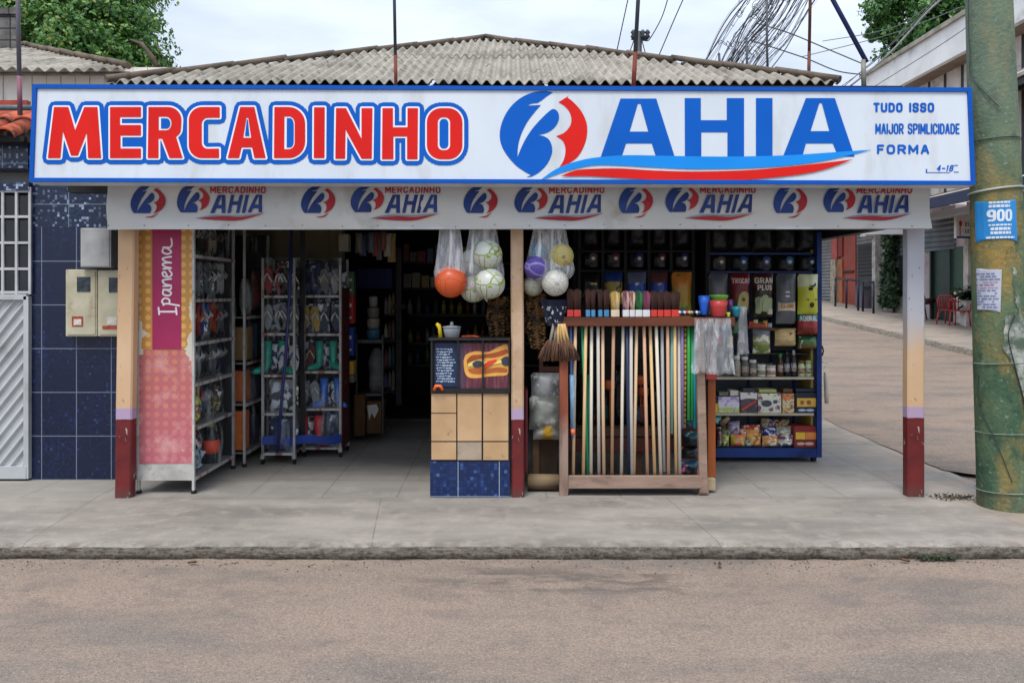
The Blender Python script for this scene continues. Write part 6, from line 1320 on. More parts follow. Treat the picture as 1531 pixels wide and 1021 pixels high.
# brush heads standing on the top rail
def brush(pxa, pxb, base, bris, label, tall=37, kind='brush', base_h=10.5):
    t = thing('brush_head', label, 'brush', P((pxa+pxb)/2, 474, YR+.03), 'brush heads standing on the top rail'); x0_, x1_ = X_(pxa, YR), X_(pxb, YR); zb_ = Z_(474.3, YR-.045)+.002; s_ = base_h*YR/F
    MB().box(x0_, x1_, YR-.035, YR+.035, zb_, zb_+s_, bev=.005).build('base', C3(base, 'br', rough=.4), t)
    mb = MB(); n = max(8, int((pxb-pxa)*1.6)); top = tall*YR/F
    for row in range(4):
        for k in range(n):
            u = (k+.5)/n; x = lerp(x0_+.005, x1_-.005, u); y = YR-.026+row*.017; sp = (u-.5)*.014; h_ = top*R.uniform(.93, 1.05)*(1-.10*abs(2*u-1)**2)
            mb.tube([(x, y, zb_+s_*.9), (x+sp+R.uniform(-.003, .003), y+(row-1.5)*.004, zb_+s_+h_)], [.0036, .0052], 5)
    mb.build('bristles', bris, t)
bb1 = M('bristle_brown', '#4a291f', '#2e1a14', 60, .8, stretch=(1, 1, .1)); 
def bris(a, b_): return M('bristle_%s%s' % (a.strip('#'), b_.strip('#')), a, b_, 45, .7, mixlo=.47, mixhi=.53, stretch=(1, 1, .15))
bs = [(847.5, 857, '#a0302a', bb1, 'brown bristle brush head with red base at the left end of the rail'), (857.8, 868, '#a0302a', bb1, 'brown bristle brush head with red base, second on the rail'),
 (875.5, 882, '#3c6f92', bb1, 'brown brush head with blue base, first of the four blue ones'), (883.5, 889.5, '#3c6f92', bb1, 'brown brush head with blue base, second of the four blue ones'), (894, 900, '#3c6f92', bb1, 'brown brush head with blue base, third of the four blue ones'), (902.5, 910, '#356a8e', bb1, 'brown brush head with blue base, fourth of the four blue ones'),
 (913, 925.5, '#c2a48c', bris('#b08e3c', '#d0b98a'), 'cream and yellow bristle brush head with pale pink base'),
 (930.5, 940, '#c3c0b5', bris('#6a4038', '#c9a0a0'), 'pink and brown bristle brush head with white base, leftmost white one'), (940.8, 948.5, '#c3c0b5', bris('#8f5a4c', '#d8b9a0'), 'tan and pink bristle brush head with white base, second white one'),
 (949.3, 959.5, '#c3c0b5', bris('#1d4a2a', '#2f7a42'), 'green bristle brush head with white base'), (960.3, 971, '#c3c0b5', bris('#6b2f44', '#86465c'), 'mauve bristle brush head with white base'),
 (972.5, 981.5, '#a82f28', bb1, 'brown brush head with red base beside the mauve one'), (982.3, 991, '#a82f28', bb1, 'brown brush head with red base, second right of the mauve one'), (991.8, 1002, '#a82f28', bb1, 'brown brush head with red base, third right of the mauve one'), (1003, 1015, '#a82f28', bb1, 'wide brown brush head with red base at the right of the row')]
for i, (a, b_, c_, m_, lb) in enumerate(bs): brush(a, b_, c_, m_, lb, tall=30 if i < 2 or (2 <= i < 6) else 27)
# small rolled items and cups
rc = ['#b5b0a0', '#2f4fa0', '#c8c8cc', '#a83840', '#b8a070', '#88888a', '#1c1c20', '#c2c2be', '#2f5a8a', '#7a7468', '#2d5fa0', '#39424a']
for i, c_ in enumerate(rc[:9]):
    px = 1018+i*3.6; p = P(px, 471.5, YR+.0); o = MB().tube([p+Vector((-.018, -.04, .03)), p+Vector((.012, .06, .004))], .010, 8).build('roll', C3(c_, rough=.35)); tag(o, 'small coloured roll lying in the row left of the cups, %s from the left' % nth[i], 'roll', 'small rolls on the top rail')
def cup(px0, px1, py0, py1, c_, label, flare=1.15, Y=YR+.03, cat='cup', nm='cup', fold=0):
    x = X_((px0+px1)/2, Y); r = X_(px1, Y)-x; zb_ = max(Z_(py1, Y), Z_(474.3, YR-.045)+.002); zt = Z_(py0, Y); mb = MB(); n = 24; vs = []
    pr_ = [(r*.80/flare, 0), (r*.84/flare, .005), (r*.9, (zt-zb_)*.6), (r, zt-zb_), (r*.93, zt-zb_-.001), (r*.7/flare, .012)]
    return tag(MB().lathe((x, Y, zb_), pr_, n).build(nm, C3(c_, rough=.25)), label, cat)
cup(1044, 1061, 442, 471, '#1d4a9c', 'blue funnel shaped cup left of the red cup', 1.6); cup(1060.5, 1088, 449, 473, '#94302e', 'red ribbed cup on the top rail', 1.15, YR+.0)
o = MB().lathe((X_(1074, YR+.09), YR+.08, Z_(474.3, YR-.045)+.005), [(.05, 0), (.06, .13), (.078, .16), (.08, .18), (.06, .182)], 20).build('cup', C3('#4f7a2a', rough=.3)); tag(o, 'green cup standing behind the red cup', 'cup')
cup(1088, 1096, 448, 470, '#4a2a55', 'purple cup between the red and teal cups', 1.2, YR+.08); cup(1093, 1110, 458, 475, '#16606c', 'teal cup at the right end of the rail', 1.3, YR+.02)
cup(1086, 1092, 467, 474, '#8f9a33', 'tiny lime green pot between the red and teal cups', 1.1, YR-.02)
# hanging film bags on the rail
def hangsheet(px0, px1, py0, py1, Y, label, m, flare=0., seed=0, d=.03, nm='plastic_bags'):
    def f(u, v, off=0.):
        px = lerp(px0-flare*(1-v), px1+flare*(1-v), u); py = lerp(py1+5*noise.noise(Vector((u*4, seed, 0))), py0, v); q = P(px, py, Y)
        q.y += -off+.022*math.sin(u*PI*5+seed+noise.noise(Vector((u*3, v*2, seed)))*3)+.012*noise.noise(Vector((u*9, v*5, seed))); return q
    mb = MB(); mb.grid(lambda u, v: f(u, v), 40, 24); mb.grid(lambda u, v: f(u, v, -d), 30, 16); mb.grid(lambda u, v: f(u*.9+.05, v*.93+.05, d*.8), 30, 16); return tag(mb.build(nm, m), label, 'plastic bags')
hangsheet(1040, 1066, 476, 557, YR-.1, 'bunch of clear grey plastic bags hanging from the top rail, left bunch', film_grey, 5, 1)
hangsheet(1068, 1092, 476, 560, YR-.11, 'bunch of clear grey plastic bags hanging from the top rail, middle bunch', film_grey, 6, 2)
hangsheet(1106, 1116, 458, 531, YR-.05, 'narrow bunch of cloudy plastic bags hanging right of the rail', film_grey, 4, 5)

# ================= LEFT CLUSTER BESIDE THE POST
gd = M('braid_gold', '#6b4d26', '#2a1c12', 22, .75, mixlo=.42, mixhi=.58, dirt='#8a6a30', dscale=16)
def braid(px, py0, py1, Y, w, label, seed):
    rt = random.Random(seed); mb = MB(); n = int((py1-py0)/4.6)
    for i in range(n):
        py = lerp(py0, py1, i/n); s_ = 1-.35*(i/n)**3
        for k in (-1, 1):
            c = P(px+k*w*.28*s_+1.5*math.sin(i*.7+seed), py, Y); ph = rt.random()*2; rr2 = w*.42*s_*Y/F
            mb.tube([c+Vector((rr2*math.cos(a)*(1 if k > 0 else -1), -.02*math.sin(a*2)-.015, rr2*.5*math.sin(a)+.25*k*rr2*math.cos(a))) for a in [ph+2*PI*j/9*.9 for j in range(10)]], rr2*.32, 6)
    return tag(mb.build('braided_bundle', gd), label, 'braided bundle', 'dark gold braids hanging by the middle post')
braid(742, 449, 506, 6.95, 18, 'gold brown braid hanging left of the middle post above the counter', 1)
braid(757, 447, 500, 7.05, 12, 'narrow gold brown braid half hidden behind the middle post', 2)
braid(791, 442, 500, 6.9, 14, 'dark braid hanging just right of the middle post', 3)
braid(803, 446, 522, 6.85, 20, 'long gold brown braid beside the navy patterned cloth', 4)
g = G('navy_pattern', rough=.8); v = g.noise(22, 3, stretch=(1.6, 1, .8)); z = g.math('MULTIPLY', g.math('GREATER_THAN', v, .57), g.math('MULTIPLY', g.math('GREATER_THAN', g.z, .03), g.math('LESS_THAN', g.z, .16))); g.done(g.mix(z, '#11162b', '#a7b0bd'))
def f(u, v):
    q = P(lerp(lerp(818, 808, v), lerp(842, 849, v), u), lerp(487, 448, v), 6.68); q.y -= .06*math.sin(PI*u)+.01*math.sin(u*15+v*4); return q
o = MB().grid(f, 20, 12).grid(lambda u, v: f(u, v)+Vector((0, .07*math.sin(PI*u)+.006, 0)), 20, 12).build('cloth_wrap', g.m); tag(o, 'navy cloth with white pattern wrapped round the tops of the hanging straw brushes', 'cloth')
# straw brushes
palm = M('palm_bristle', '#7a5744', '#4a3428', 50, .85, stretch=(1, 1, .12), mixlo=.4, mixhi=.6); stk = M('stick_yellow', '#dcbc80', '#c09a60', 9, .6); stk2 = M('stick_grey', '#a39c92', '#877f75', 9, .6)
BR = [(828, 822, 813, stk2, 'leftmost'), (831, 829, 826, stk2, 'second'), (834, 834.5, 835, stk, 'third'), (837, 839.5, 842, stk, 'fourth'), (840, 845, 850, stk, 'fifth'), (843, 850.5, 858, stk, 'rightmost')]
for i, (a, b_, c_, m_, w_) in enumerate(BR):
    Yb = 6.64+.015*(i % 2); t = thing('straw_brush', 'straw brush hanging in the fan below the navy cloth, %s of six' % w_, 'brush', P(c_, 538, Yb), 'straw brushes hanging in a fan')
    MB().tube([P(a, 484, Yb), P(b_, 514, Yb)], .0125, 8).build('handle', m_, t)
    mb = MB(); p0 = P(b_, 508, Yb); 
    for k in range(46):
        u = R.uniform(-1, 1); y_ = R.uniform(-1, 1); e = P(c_+u*8.5, 538+R.uniform(-4, 3)-abs(u)*2, Yb)+Vector((0, y_*.03, 0)); mb.tube([p0+Vector((u*.014, y_*.01, 0)), p0.lerp(e, .5)+Vector((u*.012, 0, 0)), e], [.0028, .004, .0048], 4)
    mb.build('bristles', palm, t)
# sacks and lower clutter
def sackm(n, a, b_, c_): return M(n, a, b_, 7, .4, .5, 12, dirt=c_, dscale=6, dlo=.5, dhi=.6)
o = pack(P(815, 602, 6.95), (0, -1, 0), .25, .26, .13, sackm('striped_film', '#9a9d9e', '#4b4e50', '#d0d2d2'), 'shiny grey and white film bag standing above the clear sack by the post', 'film_bag', 'plastic bag')
o = pack(P(816, 642, 6.9), (0, -1, 0), .29, .29, .2, sackm('sack_clear', '#7f827c', '#5a5d57', '#a8aaa4'), 'crumpled clear sack between the middle post and the stick rack', 'sack', 'sack')
g = G('white_yellow', rough=.4); g.done(g.mix(g.math('MULTIPLY', g.math('GREATER_THAN', g.x, -.035), g.math('LESS_THAN', g.x, .045)), g.mix(g.map(g.noise(8, 4), .4, .6), '#aeaca4', '#8c8a84'), '#b08a2c'))
pack(P(817, 657, 6.92), (0, -1, 0), .235, .2, .16, g.m, 'white sack with a yellow panel on the cardboard box', 'sack', 'sack')
o = MB().pbox(798, 833, 657, 712, 6.98, .3, bev=.008).build('carton', M('cardboard_dark', '#3e2c1e', '#2b1f16', 4, .9)); tag(o, 'dark brown cardboard box under the white and yellow sack', 'box')
o = MB().pbox(797, 806, 656, 710, 6.955, .02).build('plank', M('plank_brown', '#5d4229', '#453020', 7, .8)); tag(o, 'short brown plank leaning on the dark cardboard box', 'plank')
o = MB().tube([P(789, 720.5, 6.84), P(836, 720.5, 6.84)], .062, 14).tube([P(834, 714, 6.84), P(790, 713, 6.84)], .03, 10).build('round_timber', M('log_wood', '#7d6c50', '#5c4a38', 6, .85, .3, 30, stretch=(.2, 1, 1))); tag(o, 'brown round timber lying on the pavement right of the middle post', 'timber')
o = MB().pbox(806, 812, 500, 660, 7.0, .04).pbox(812, 845, 548, 556, 7.0, .03).build('wood_frame', vw); tag(o, 'dark red wooden upright with a cross bar behind the hanging brushes', 'wooden frame')
o = MB().pbox(785.5, 789, 583, 708, 6.9, .3).build('red_crate', C3('#5c1a1f')); tag(o, 'narrow dark red panel just right of the middle post foot', 'panel')
# behind the handles: low bench, dark bags, brackets
t = thing('bench', 'low reddish wooden bench holding goods behind the broom handles', 'bench', P(950, 720, 7.25))
MB().box(X_(845, 7.2), X_(1060, 7.2), 7.15, 7.7, Z_(652, 7.15), Z_(640, 7.15)).build('seat', M('bench_wood', '#4f3425', '#35231a', 6, .8, stretch=(.3, 1, 1)), t)
MB().box(X_(845, 7.2), X_(1060, 7.2), 7.16, 7.2, Z_(675, 7.15), Z_(654, 7.15)).build('apron', M('bench_red', '#54241a', '#3d1b15', 6, .7, stretch=(.3, 1, 1)), t)
for px in (850, 950, 1052): MB().box(X_(px, 7.2), X_(px+10, 7.2), 7.2, 7.26, 0.002, Z_(654, 7.15)).build('leg', M('bench_wood', '#4f3425'), t)
dkb = M('dark_gloss_bag', '#0f1013', '#1b1c21', 8, .22, .9, 9)
items = [(862, 884, 560, 'dkb', 'glossy black bag, leftmost on the low bench'), (888, 912, 585, 'g', 'dark teal and orange wrapped pack on the low bench'), (914, 938, 545, 'dkb', 'tall glossy black bag in the middle of the low bench'), (940, 966, 600, 'b', 'cyan, pink and black pack on the low bench'), (968, 990, 575, 'dkb', 'glossy black bag right of the middle of the low bench'), (992, 1018, 605, 'b2', 'teal and white pack on the low bench'), (1020, 1050, 630, 'w', 'white crumpled pack at the right end of the low bench')]
mm = {'dkb': dkb, 'g': pr('bk_g', '#17181b', '#153c36', '#1a1b1e', '#a04a20', .3, sc=7, lo=.6), 'b': pr('bk_b', '#14161c', '#163a4a', '#141519', '#2f8a96', .25, '#a8456a', sc=9, lo=.58), 'b2': pr('bk_b2', '#1d5a62', '#25444a', '#1b2326', '#9aa0a0', .25, sc=9, lo=.58), 'w': pr('bk_w', '#97999a', '#6f7a7a', '#2f5560', '#343536', .2, sc=9, lo=.58)}
for a, b_, top, k, lb in items: pack(P((a+b_)/2, 640, 7.35), (0, -1, 0), (b_-a)*7.35/F, (640-top)*7.35/F, .2, mm[k], lb, 'bag', 'bag')
for a, b_, c_, d, k, lb in ((1022, 1046, 645, 668, 'b2', 'teal shiny film pack below the bench end'), (1018, 1044, 668, 685, 'g', 'orange brown pack under the teal film'), (1010, 1046, 688, 710, 'b', 'dark crumpled film on the floor below the bench')): pack(P((a+b_)/2, d, 7.05), (0, -1, 0), (b_-a)*7.05/F, (d-c_)*7.05/F, .15, mm[k], lb, 'pack', 'pack')
for k, (px, py, c_) in enumerate(((912, 582, '#8f4418'), (958, 575, '#8a3f1a'), (962, 592, '#7c3418'))):
    o = MB().lathe(P(px, py, 7.1), [(.03, 0), (.045, .01), (.045, .07), (.03, .08)], 12).tube([P(px, py, 7.1), P(px, 640, 7.3)], .006, 5).build('orange_tool', C3(c_)); tag(o, ['orange knobbed tool left of the middle of the bench', 'orange knobbed tool seen between the central handles, upper', 'orange knobbed tool seen between the central handles, lower'][k], 'tool')
o = MB().tube([P(879, 560, 7.0), P(881, 706, 7.0)], [.02, .032], 10).build('umbrella', C3('#146049', rough=.5)); tag(o, 'dark green furled cloth standing behind the handles near the rack left end', 'furled cloth')

# ================= BLUE SHELF UNIT AND PET FOOD WALL
YS_ = 8.0
bl = M('unit_blue', '#15387c', '#102c66', 4, .4, dirt='#0b1a3a', dscale=5)
su = thing('shelf_unit', 'blue shelf unit on wheels with cream shelves and packed groceries', 'shelf unit', P(1148, 690, YS_))
xl_, xr_ = X_(1056, YS_), X_(1229, YS_)
MB().box(xr_-.05, xr_, YS_, YS_+.45, Z_(684, YS_), 2.3, bev=.003).build('side_panel', bl, su); MB().box(xl_, xl_+.045, YS_+.02, YS_+.45, Z_(684, YS_), 2.3).build('side_panel', dark, su)
MB().box(xl_+.046, xr_-.051, YS_+.005, YS_+.45, Z_(684, YS_), Z_(670, YS_)).build('base', bl, su)
MB().box(xr_-.075, xr_-.051, YS_+.1, YS_+.44, Z_(670, YS_), 2.3).build('inner_side', C3('#8c7a35'), su)
g = G('pegboard', rough=.7); v = g.math('MULTIPLY', g.line(g.x, .025, .009), g.line(g.z, .025, .009)); g.done(g.mix(v, g.mix(g.map(g.noise(3, 4), .4, .6), '#6c7278', '#565b61'), '#26282b'))
MB().box(xl_+.046, xr_-.051, YS_+.44, YS_+.455, Z_(670, YS_), 2.3).build('back_panel', g.m, su)
for px in (1121, 1154, 1188): MB().pbox(px-1.5, px+1.5, 380, 669, YS_+.40, .03).build('back_rail', bl, su)
cs = M('shelf_cream', '#c9bfa9', '#a89e8b', 5, .6)
for py in (565, 619): MB().box(xl_+.046, xr_-.076, YS_+.01, YS_+.43, Z_(py+2.5, YS_), Z_(py-1, YS_), bev=.002).build('shelf', cs, su)
MB().box(xl_+.046, xr_-.076, YS_+.10, YS_+.43, Z_(531, YS_), Z_(529, YS_)).build('shelf', M('shelf_dark', '#3b3a38', '#2c2b2a'), su)  # set-back shelf in mottled dark grey
sh2 = MB(); sh2.add([P(1118, 487, YS_-.02), P(1190, 494, YS_-.02), P(1190, 497, YS_-.02), P(1118, 491, YS_-.02), P(1118, 486, YS_+.4), P(1190, 490, YS_+.4), P(1190, 493, YS_+.4), P(1118, 490, YS_+.4)], [(0, 3, 2, 1), (4, 5, 6, 7), (0, 1, 5, 4), (1, 2, 6, 5), (2, 3, 7, 6), (3, 0, 4, 7)]); sh2.build('sloping_board', M('board_brown', '#6b4f33', '#51402c', 6, .8), su)
for px in (1062, 1218): MB().tube([(X_(px, YS_)-.012, YS_+.06, .035), (X_(px, YS_)+.03, YS_+.06, .035)], .033, 14).build('caster_wheel', dark, su)
def jar(px, w_, y0, y1, body, cap_, label, neck=.62, lab=None, nm='jar', cat='jar', Y=YS_+.07, base=564):
    t = thing(nm, label, cat, P(px, base, Y)); r = w_/2*Y/F; zb_ = Z_(564, YS_+.01)+.003; h_ = (y1-y0)*Y/F
    MB().lathe((X_(px, Y), Y, zb_), [(r*.95, 0), (r, .006), (r, h_*.66), (r*neck, h_*.78), (r*neck, h_*.82)], 16).build('body', C3(body, rough=.25), t)
    MB().lathe((X_(px, Y), Y, zb_+h_*.821), [(r*neck*1.12, 0), (r*neck*1.12, h_*.17), (r*neck, h_*.18)], 14).build('cap', C3(cap_, rough=.4), t)
    MB().lathe((X_(px, Y), Y, zb_+h_*.2), [(r*1.02, 0), (r*1.02, h_*.32)], 16).build('label', M('jl_%s' % (lab or body).strip('#'), lab or '#b5b0a4', '#8a5a48', 40, .5, mixlo=.5, mixhi=.6), t)
jar(1101.5, 11, 533, 564, '#7e7b70', '#b9b7ae', 'dark jar with white cap and label, leftmost of three on the jar shelf', .8, '#b3aca0'); jar(1113.5, 11, 534, 564, '#4a4a44', '#b5b3aa', 'dark jar with white cap and label, middle of three on the jar shelf', .8, '#a9a79a'); jar(1125.5, 11, 539, 564, '#54524b', '#c0beb6', 'dark jar with white cap and label, rightmost of three on the jar shelf', .85, '#b6b2a6')
jar(1138, 13, 546, 564, '#a8a698', '#b8b6ad', 'squat white tub with greenish label, left of the pair', .92, '#8f9a80'); jar(1152.5, 14, 547, 564, '#b3aca0', '#8f8a80', 'squat white tub with pinkish label, right of the pair', .92, '#b09080')
jar(1166.5, 8, 530, 564, '#3a1f16', '#1f7a35', 'dark bottle with bright green cap on the jar shelf', .55, '#b0a898', 'bottle', 'bottle'); jar(1176.5, 8, 527, 564, '#17171a', '#24201f', 'dark bottle with black cap, middle of the three bottles', .5, '#a7b0b5', 'bottle', 'bottle'); jar(1186.5, 8, 525, 564, '#1f1c1c', '#8a8a80', 'tallest dark bottle with pale cap on the jar shelf', .5, '#a9adb0', 'bottle', 'bottle')
jar(1198, 10, 540, 564, '#9aa078', '#5a3a24', 'small greenish jar with brown cap near the right end of the jar shelf', .8, '#a89880'); jar(1208.5, 10, 540, 564, '#93a080', '#8a9a6a', 'small floral jar at the right end of the jar shelf', .8, '#a6ac90')
# boxes on the middle shelf
def gbox(a, b_, c_, d, m_, label, Y=YS_+.03, dep=.2, dz=619): 
    zb_ = Z_(dz-1, YS_+.01)+.002; o = MB().box(X_(a, Y), X_(b_, Y), Y, Y+dep, zb_, zb_+(d-c_)*Y/F, bev=.003).build('box', m_); return tag(o, label, 'box', 'boxes on the middle shelf')
gbox(1068, 1073.5, 603, 617, C3('#b8902c'), 'narrow yellow box beside the orange upright on the middle shelf')
o = gbox(1074, 1105.5, 593, 617, pr('bx1', '#9c96a8', '#a9a3b3', '#8a9a4a', '#7a6a94', .16, '#a9a398', sc=26), 'lilac and lime box, leftmost wide box on the middle shelf')
o = gbox(1107, 1132, 586.5, 617, pr('bx2', '#a7a6a0', '#3b3038', '#2d2a30', '#4f4a50', .2, sc=24, lo=.6), 'dark box with white top and slanted red stripe on the middle shelf')
MB().flat(tri2d([[(1109, 611), (1130, 598), (1130, 601), (1110, 614)]]), on(YS_+.03, .004)).build('stripe', C3('#a8322c'), o)
o = gbox(1133.5, 1168, 588, 617, pr('bx3', '#aeb09c', '#a8a7a0', '#a4a69a', '#6b2f5e', .19, '#7a8a4a', sc=17, lo=.56), 'cream box with purple and green pictures on the middle shelf')
MB().flat(tri2d([arc(1146, 603, 8, 5, 0, 345, 14), rectp(1156, 1162, 598, 603)]), on(YS_+.03, .004)).build('picture', C3('#3a3a44'), o)
o = gbox(1170, 1187.5, 588, 617, pr('bx4', '#a8663a', '#a79a78', '#a89866', '#8a3f30', .19, '#3a5a4a', sc=34, lo=.55), 'tall orange and cream box on the middle shelf')
o = gbox(1189.5, 1221, 587, 617, C3('#1d212c'), 'dark box with a yellow label, rightmost on the middle shelf')
MB().flat(tri2d([rectp(1191.5, 1219.5, 595, 608)]), on(YS_+.03, .004)).build('label', C3('#b88f3c'), o); MB().flat(tri2d([arc(1199, 601.5, 3, 3.4, 0, 345, 12), arc(1209, 601.5, 3.4, 3.4, 0, 345, 12)]), on(YS_+.03, .007)).build('print', C3('#7a4a2c'), o)
MB().flat(tri2d([arc(1199, 613, 6, 2, 0, 345, 12), arc(1211, 613, 6, 2.2, 0, 345, 12)]), on(YS_+.03, .004)).build('picture', C3('#8a97a8'), o)
# packs on the bottom shelf
BP = [(1072, 1078, 640, 669, ('#a8a0a0', '#8f5560', '#9a948c', '#40302f'), 'narrow white and pink pack beside the orange upright'), (1076, 1090, 650, 669, ('#4a5a30', '#6c7a3a', '#39502c', '#a39a60'), 'green pack, lowest left of the bottom shelf'), (1078, 1092, 640, 653, ('#6b6a4a', '#808060', '#5a5a44', '#2f3a2a'), 'olive pack on top of the green one'),
 (1088, 1106, 628, 652, ('#7a7486', '#8f8698', '#6d667a', '#4a4456'), 'lilac crumpled pack in the upper pile of the bottom shelf'), (1092, 1114, 651, 669, ('#b0663c', '#a8755a', '#a34a38', '#a89a3c'), 'orange and yellow snack pack at the front of the bottom shelf'), (1104, 1116, 640, 658, ('#b08a7a', '#a77a60', '#8c6a54', '#6a3a30'), 'pinkish round pack on the bottom shelf'),
 (1112, 1136, 634, 655, ('#8f3a2c', '#b07a3a', '#a8702f', '#b5a08a'), 'red and orange loaf pack on top of the bottom shelf pile'), (1116, 1138, 650, 669, ('#b5935a', '#b08a4c', '#a87f44', '#7c4a2c'), 'golden biscuit pack, front centre of the bottom shelf'), (1113, 1122, 658, 669, ('#8a9a9c', '#a8a8a4', '#8c8c88', '#44585c'), 'small pale pack between the orange and golden packs'),
 (1139, 1160, 638, 652, ('#17306e', '#15296a', '#122354', '#c5c9d6'), 'blue pack with a white mark on the bottom shelf'), (1139, 1163, 653, 669, ('#b5703c', '#b0854c', '#a86a3c', '#b5b0a0'), 'orange oval pack under the blue one'), (1160, 1184, 636, 652, ('#6f7464', '#8a8a7c', '#5a3a3c', '#a9a79a'), 'grey and green pack left of the red box'), (1161, 1186, 652, 669, ('#5a3a48', '#8f9088', '#4c5048', '#b5b3a8'), 'mauve and white pack left of the red box, lower')]
for i, (a, b_, c_, d, cc, lb) in enumerate(BP):
    m_ = pr('bp%d' % i, cc[0], cc[1], cc[2], cc[3], (d-c_)*8.1/F, sc=22, lo=.53); Y = YS_+.08+(.05 if d < 660 else 0); zb_ = max(Z_(d+1, Y), Z_(670, YS_)+.003)
    pack((X_((a+b_)/2, Y), Y, zb_), (0, -1, 0), (b_-a)*Y/F, (d-c_)*Y/F, .12, m_, lb, 'snack_pack', 'pack', 'packs on the bottom shelf')
zb_ = Z_(670, YS_)+.003; Y = YS_+.03; o = MB().box(X_(1187.5, Y), X_(1221, Y), Y, Y+.2, zb_, Z_(637, Y), bev=.003).build('box', C3('#6b1e1e')); tag(o, 'red box with orange and yellow label on the bottom shelf', 'box')
MB().flat(tri2d([rectp(1189.5, 1204, 646, 656.5)]), on(Y, .004)).build('label', C3('#b8902c'), o); MB().flat(tri2d([rectp(1204.5, 1220, 646, 656.5)]), on(Y, .004)).build('label', C3('#b86a34'), o)
MB().flat(tri2d([arc(1197, 663, 6, 2.2, 0, 345, 12), arc(1210, 663, 7, 2.4, 0, 345, 12)]), on(Y, .004)).build('picture', C3('#9a8f7a'), o)
o = pack(P(1072, 634, YS_+.1), (0, -1, 0), .09, .09, .06, pr('tealp', '#2f7a78', '#5fa09a', '#2a6a68', '#a9c0bc', .09, sc=30), 'teal carton hanging at the left end above the bottom shelf', 'snack_pack', 'pack')
o = MB().tube([P(1078, 634, YS_+.05), P(1090, 624, YS_+.02)], [.035, .02], 10).build('wooden_spatula', C3('#6f5c44')); tag(o, 'brown rounded wooden piece at the left end above the bottom shelf', 'wooden piece')
# more small stock filling the unit
rt = random.Random(4)
for k in range(9):
    px = 1096+k*13.4; h = rt.uniform(16, 24); cc = [('#8f8a70', '#5a4a3a', '#a09880', '#b8b0a0'), ('#2c3a5c', '#a09a90', '#1f2a44', '#b0a890'), ('#7a2c28', '#b09a80', '#5a2420', '#c0b8a8'), ('#4a5f3a', '#a8a890', '#39502c', '#c0bba0')][k % 4]
    if 1158 < px < 1192: continue
    pack((X_(px, YS_+.3), YS_+.3, Z_(564, YS_+.01)+.003), (0, -1, 0), .075, h*YS_/F, .05, pr('fs%d' % (k % 4), cc[0], cc[1], cc[2], cc[3], .14, sc=40), 'small dim packet at the back of the jar shelf, %s from left' % nth[k], 'packet', 'packet', 'packets behind the jars')
for k, (px, w, h) in enumerate(((1082, 14, 6), (1098, 12, 8), (1120, 18, 5), (1148, 26, 5), (1178, 14, 6), (1205, 30, 5))):
    yb_ = (592, 592, 585.5, 587, 587, 586)[k]; o = MB().pbox(px-w/2, px+w/2, yb_-h, yb_-.3, YS_+.05, .14, bev=.003).build('carton', C3(['#55584a', '#a8a496', '#2c3236', '#8a8c5a', '#4a3a30', '#1f2634'][k])); tag(o, ['grey green carton lying on the lilac box', 'pale carton lying on the lilac box, right one', 'dark carton lying on the white topped box', 'olive carton lying on the cream and purple box', 'brown carton lying on the tall orange box', 'navy carton lying on the yellow labelled box'][k], 'box')
for k in range(10):
    px = 1084+k*10; Y = YS_+.26; h = rt.uniform(24, 38); cc = [('#7a6f5c', '#8f8060', '#5a4a38', '#b0a080'), ('#4a3a50', '#6a5a70', '#3a3044', '#a090a0'), ('#5a2c24', '#a06a3a', '#4a2018', '#b89868')][k % 3]
    pack((X_(px, Y), Y, Z_(670, YS_)+.003), (0, -1, 0), .09, h*Y/F, .08, pr('bk%d' % (k % 3), cc[0], cc[1], cc[2], cc[3], .2, sc=26), 'snack pack in the back row of the bottom shelf, %s from left' % nth[k], 'snack_pack', 'pack', 'packs on the bottom shelf')
for k in range(5):
    px = 1123+k*7; pack(P(px, 488+k*.6, YS_-.0), (0, -1, 0), .045, .05+.02*(k % 2), .03, C3(['#a8402c', '#b0a070', '#3a6a3a', '#a87a2c', '#8a8a90'][k]), 'tiny packet standing on the sloping board, %s from left' % nth[k], 'packet', 'packet', 'tiny packets on the sloping board')
for k in range(6):
    px = 1066+k*8.6; py = (500, 516, 505, 520, 498, 512)[k]; pack(P(px, py, YS_+.12), (0, -1, 0), .06, .12, .04, C3(['#8f8f94', '#a04038', '#3a5a8a', '#a8a07a', '#4a6a4a', '#b0b0b4'][k]), 'small sachet hanging at the left side of the unit, %s from left' % nth[k], 'sachet', 'sachet', 'sachets hanging in the unit')
# pet food bags
def petbag(px0, px1, py0, py1, Y, m_, label, d=.12, crimp=True):
    return pack(P((px0+px1)/2, py1, Y), (0, -1, 0), (px1-px0)*Y/F, (py1-py0)*Y/F, d, m_, label, 'pet_food_bag', 'pet food bag', 'pet food bags on the wall')
def onbag(o, surf, tri, px0, px1, py0, py1, m_, nm='lettering', off=.006):
    MB().flat(tri, lambda x, y: surf((x-px0)/(px1-px0), (py1-y)/(py1-py0), off)).build(nm, m_, o)
def txt(s_, a, b_, c_, d, bold=.05): 
    vs, fs = text_px(s_, a, b_, c_, d, bold); return vs, fs
lab_w = C3('#b5b2a6'); Yw = 8.0
frame = MB(); 
wl = thing('wall_rack', 'black slatted wall rack behind the bags of pet food, above the broom handles', 'rack', (X_(960, 8.3), 8.3, Z_(500, 8.3)))
for px in (866, 901, 935, 970, 1003, 1036): MB().box(X_(px-2, 8.15), X_(px+2.5, 8.15), 8.14, 8.3, Z_(505, 8.2), 2.4).build('upright', dark, wl)
for py in (375, 404): MB().box(X_(866, 8.15), X_(1038, 8.15), 8.12, 8.45, Z_(py+2.5, 8.15), Z_(py, 8.15)).build('shelf', dark, wl)
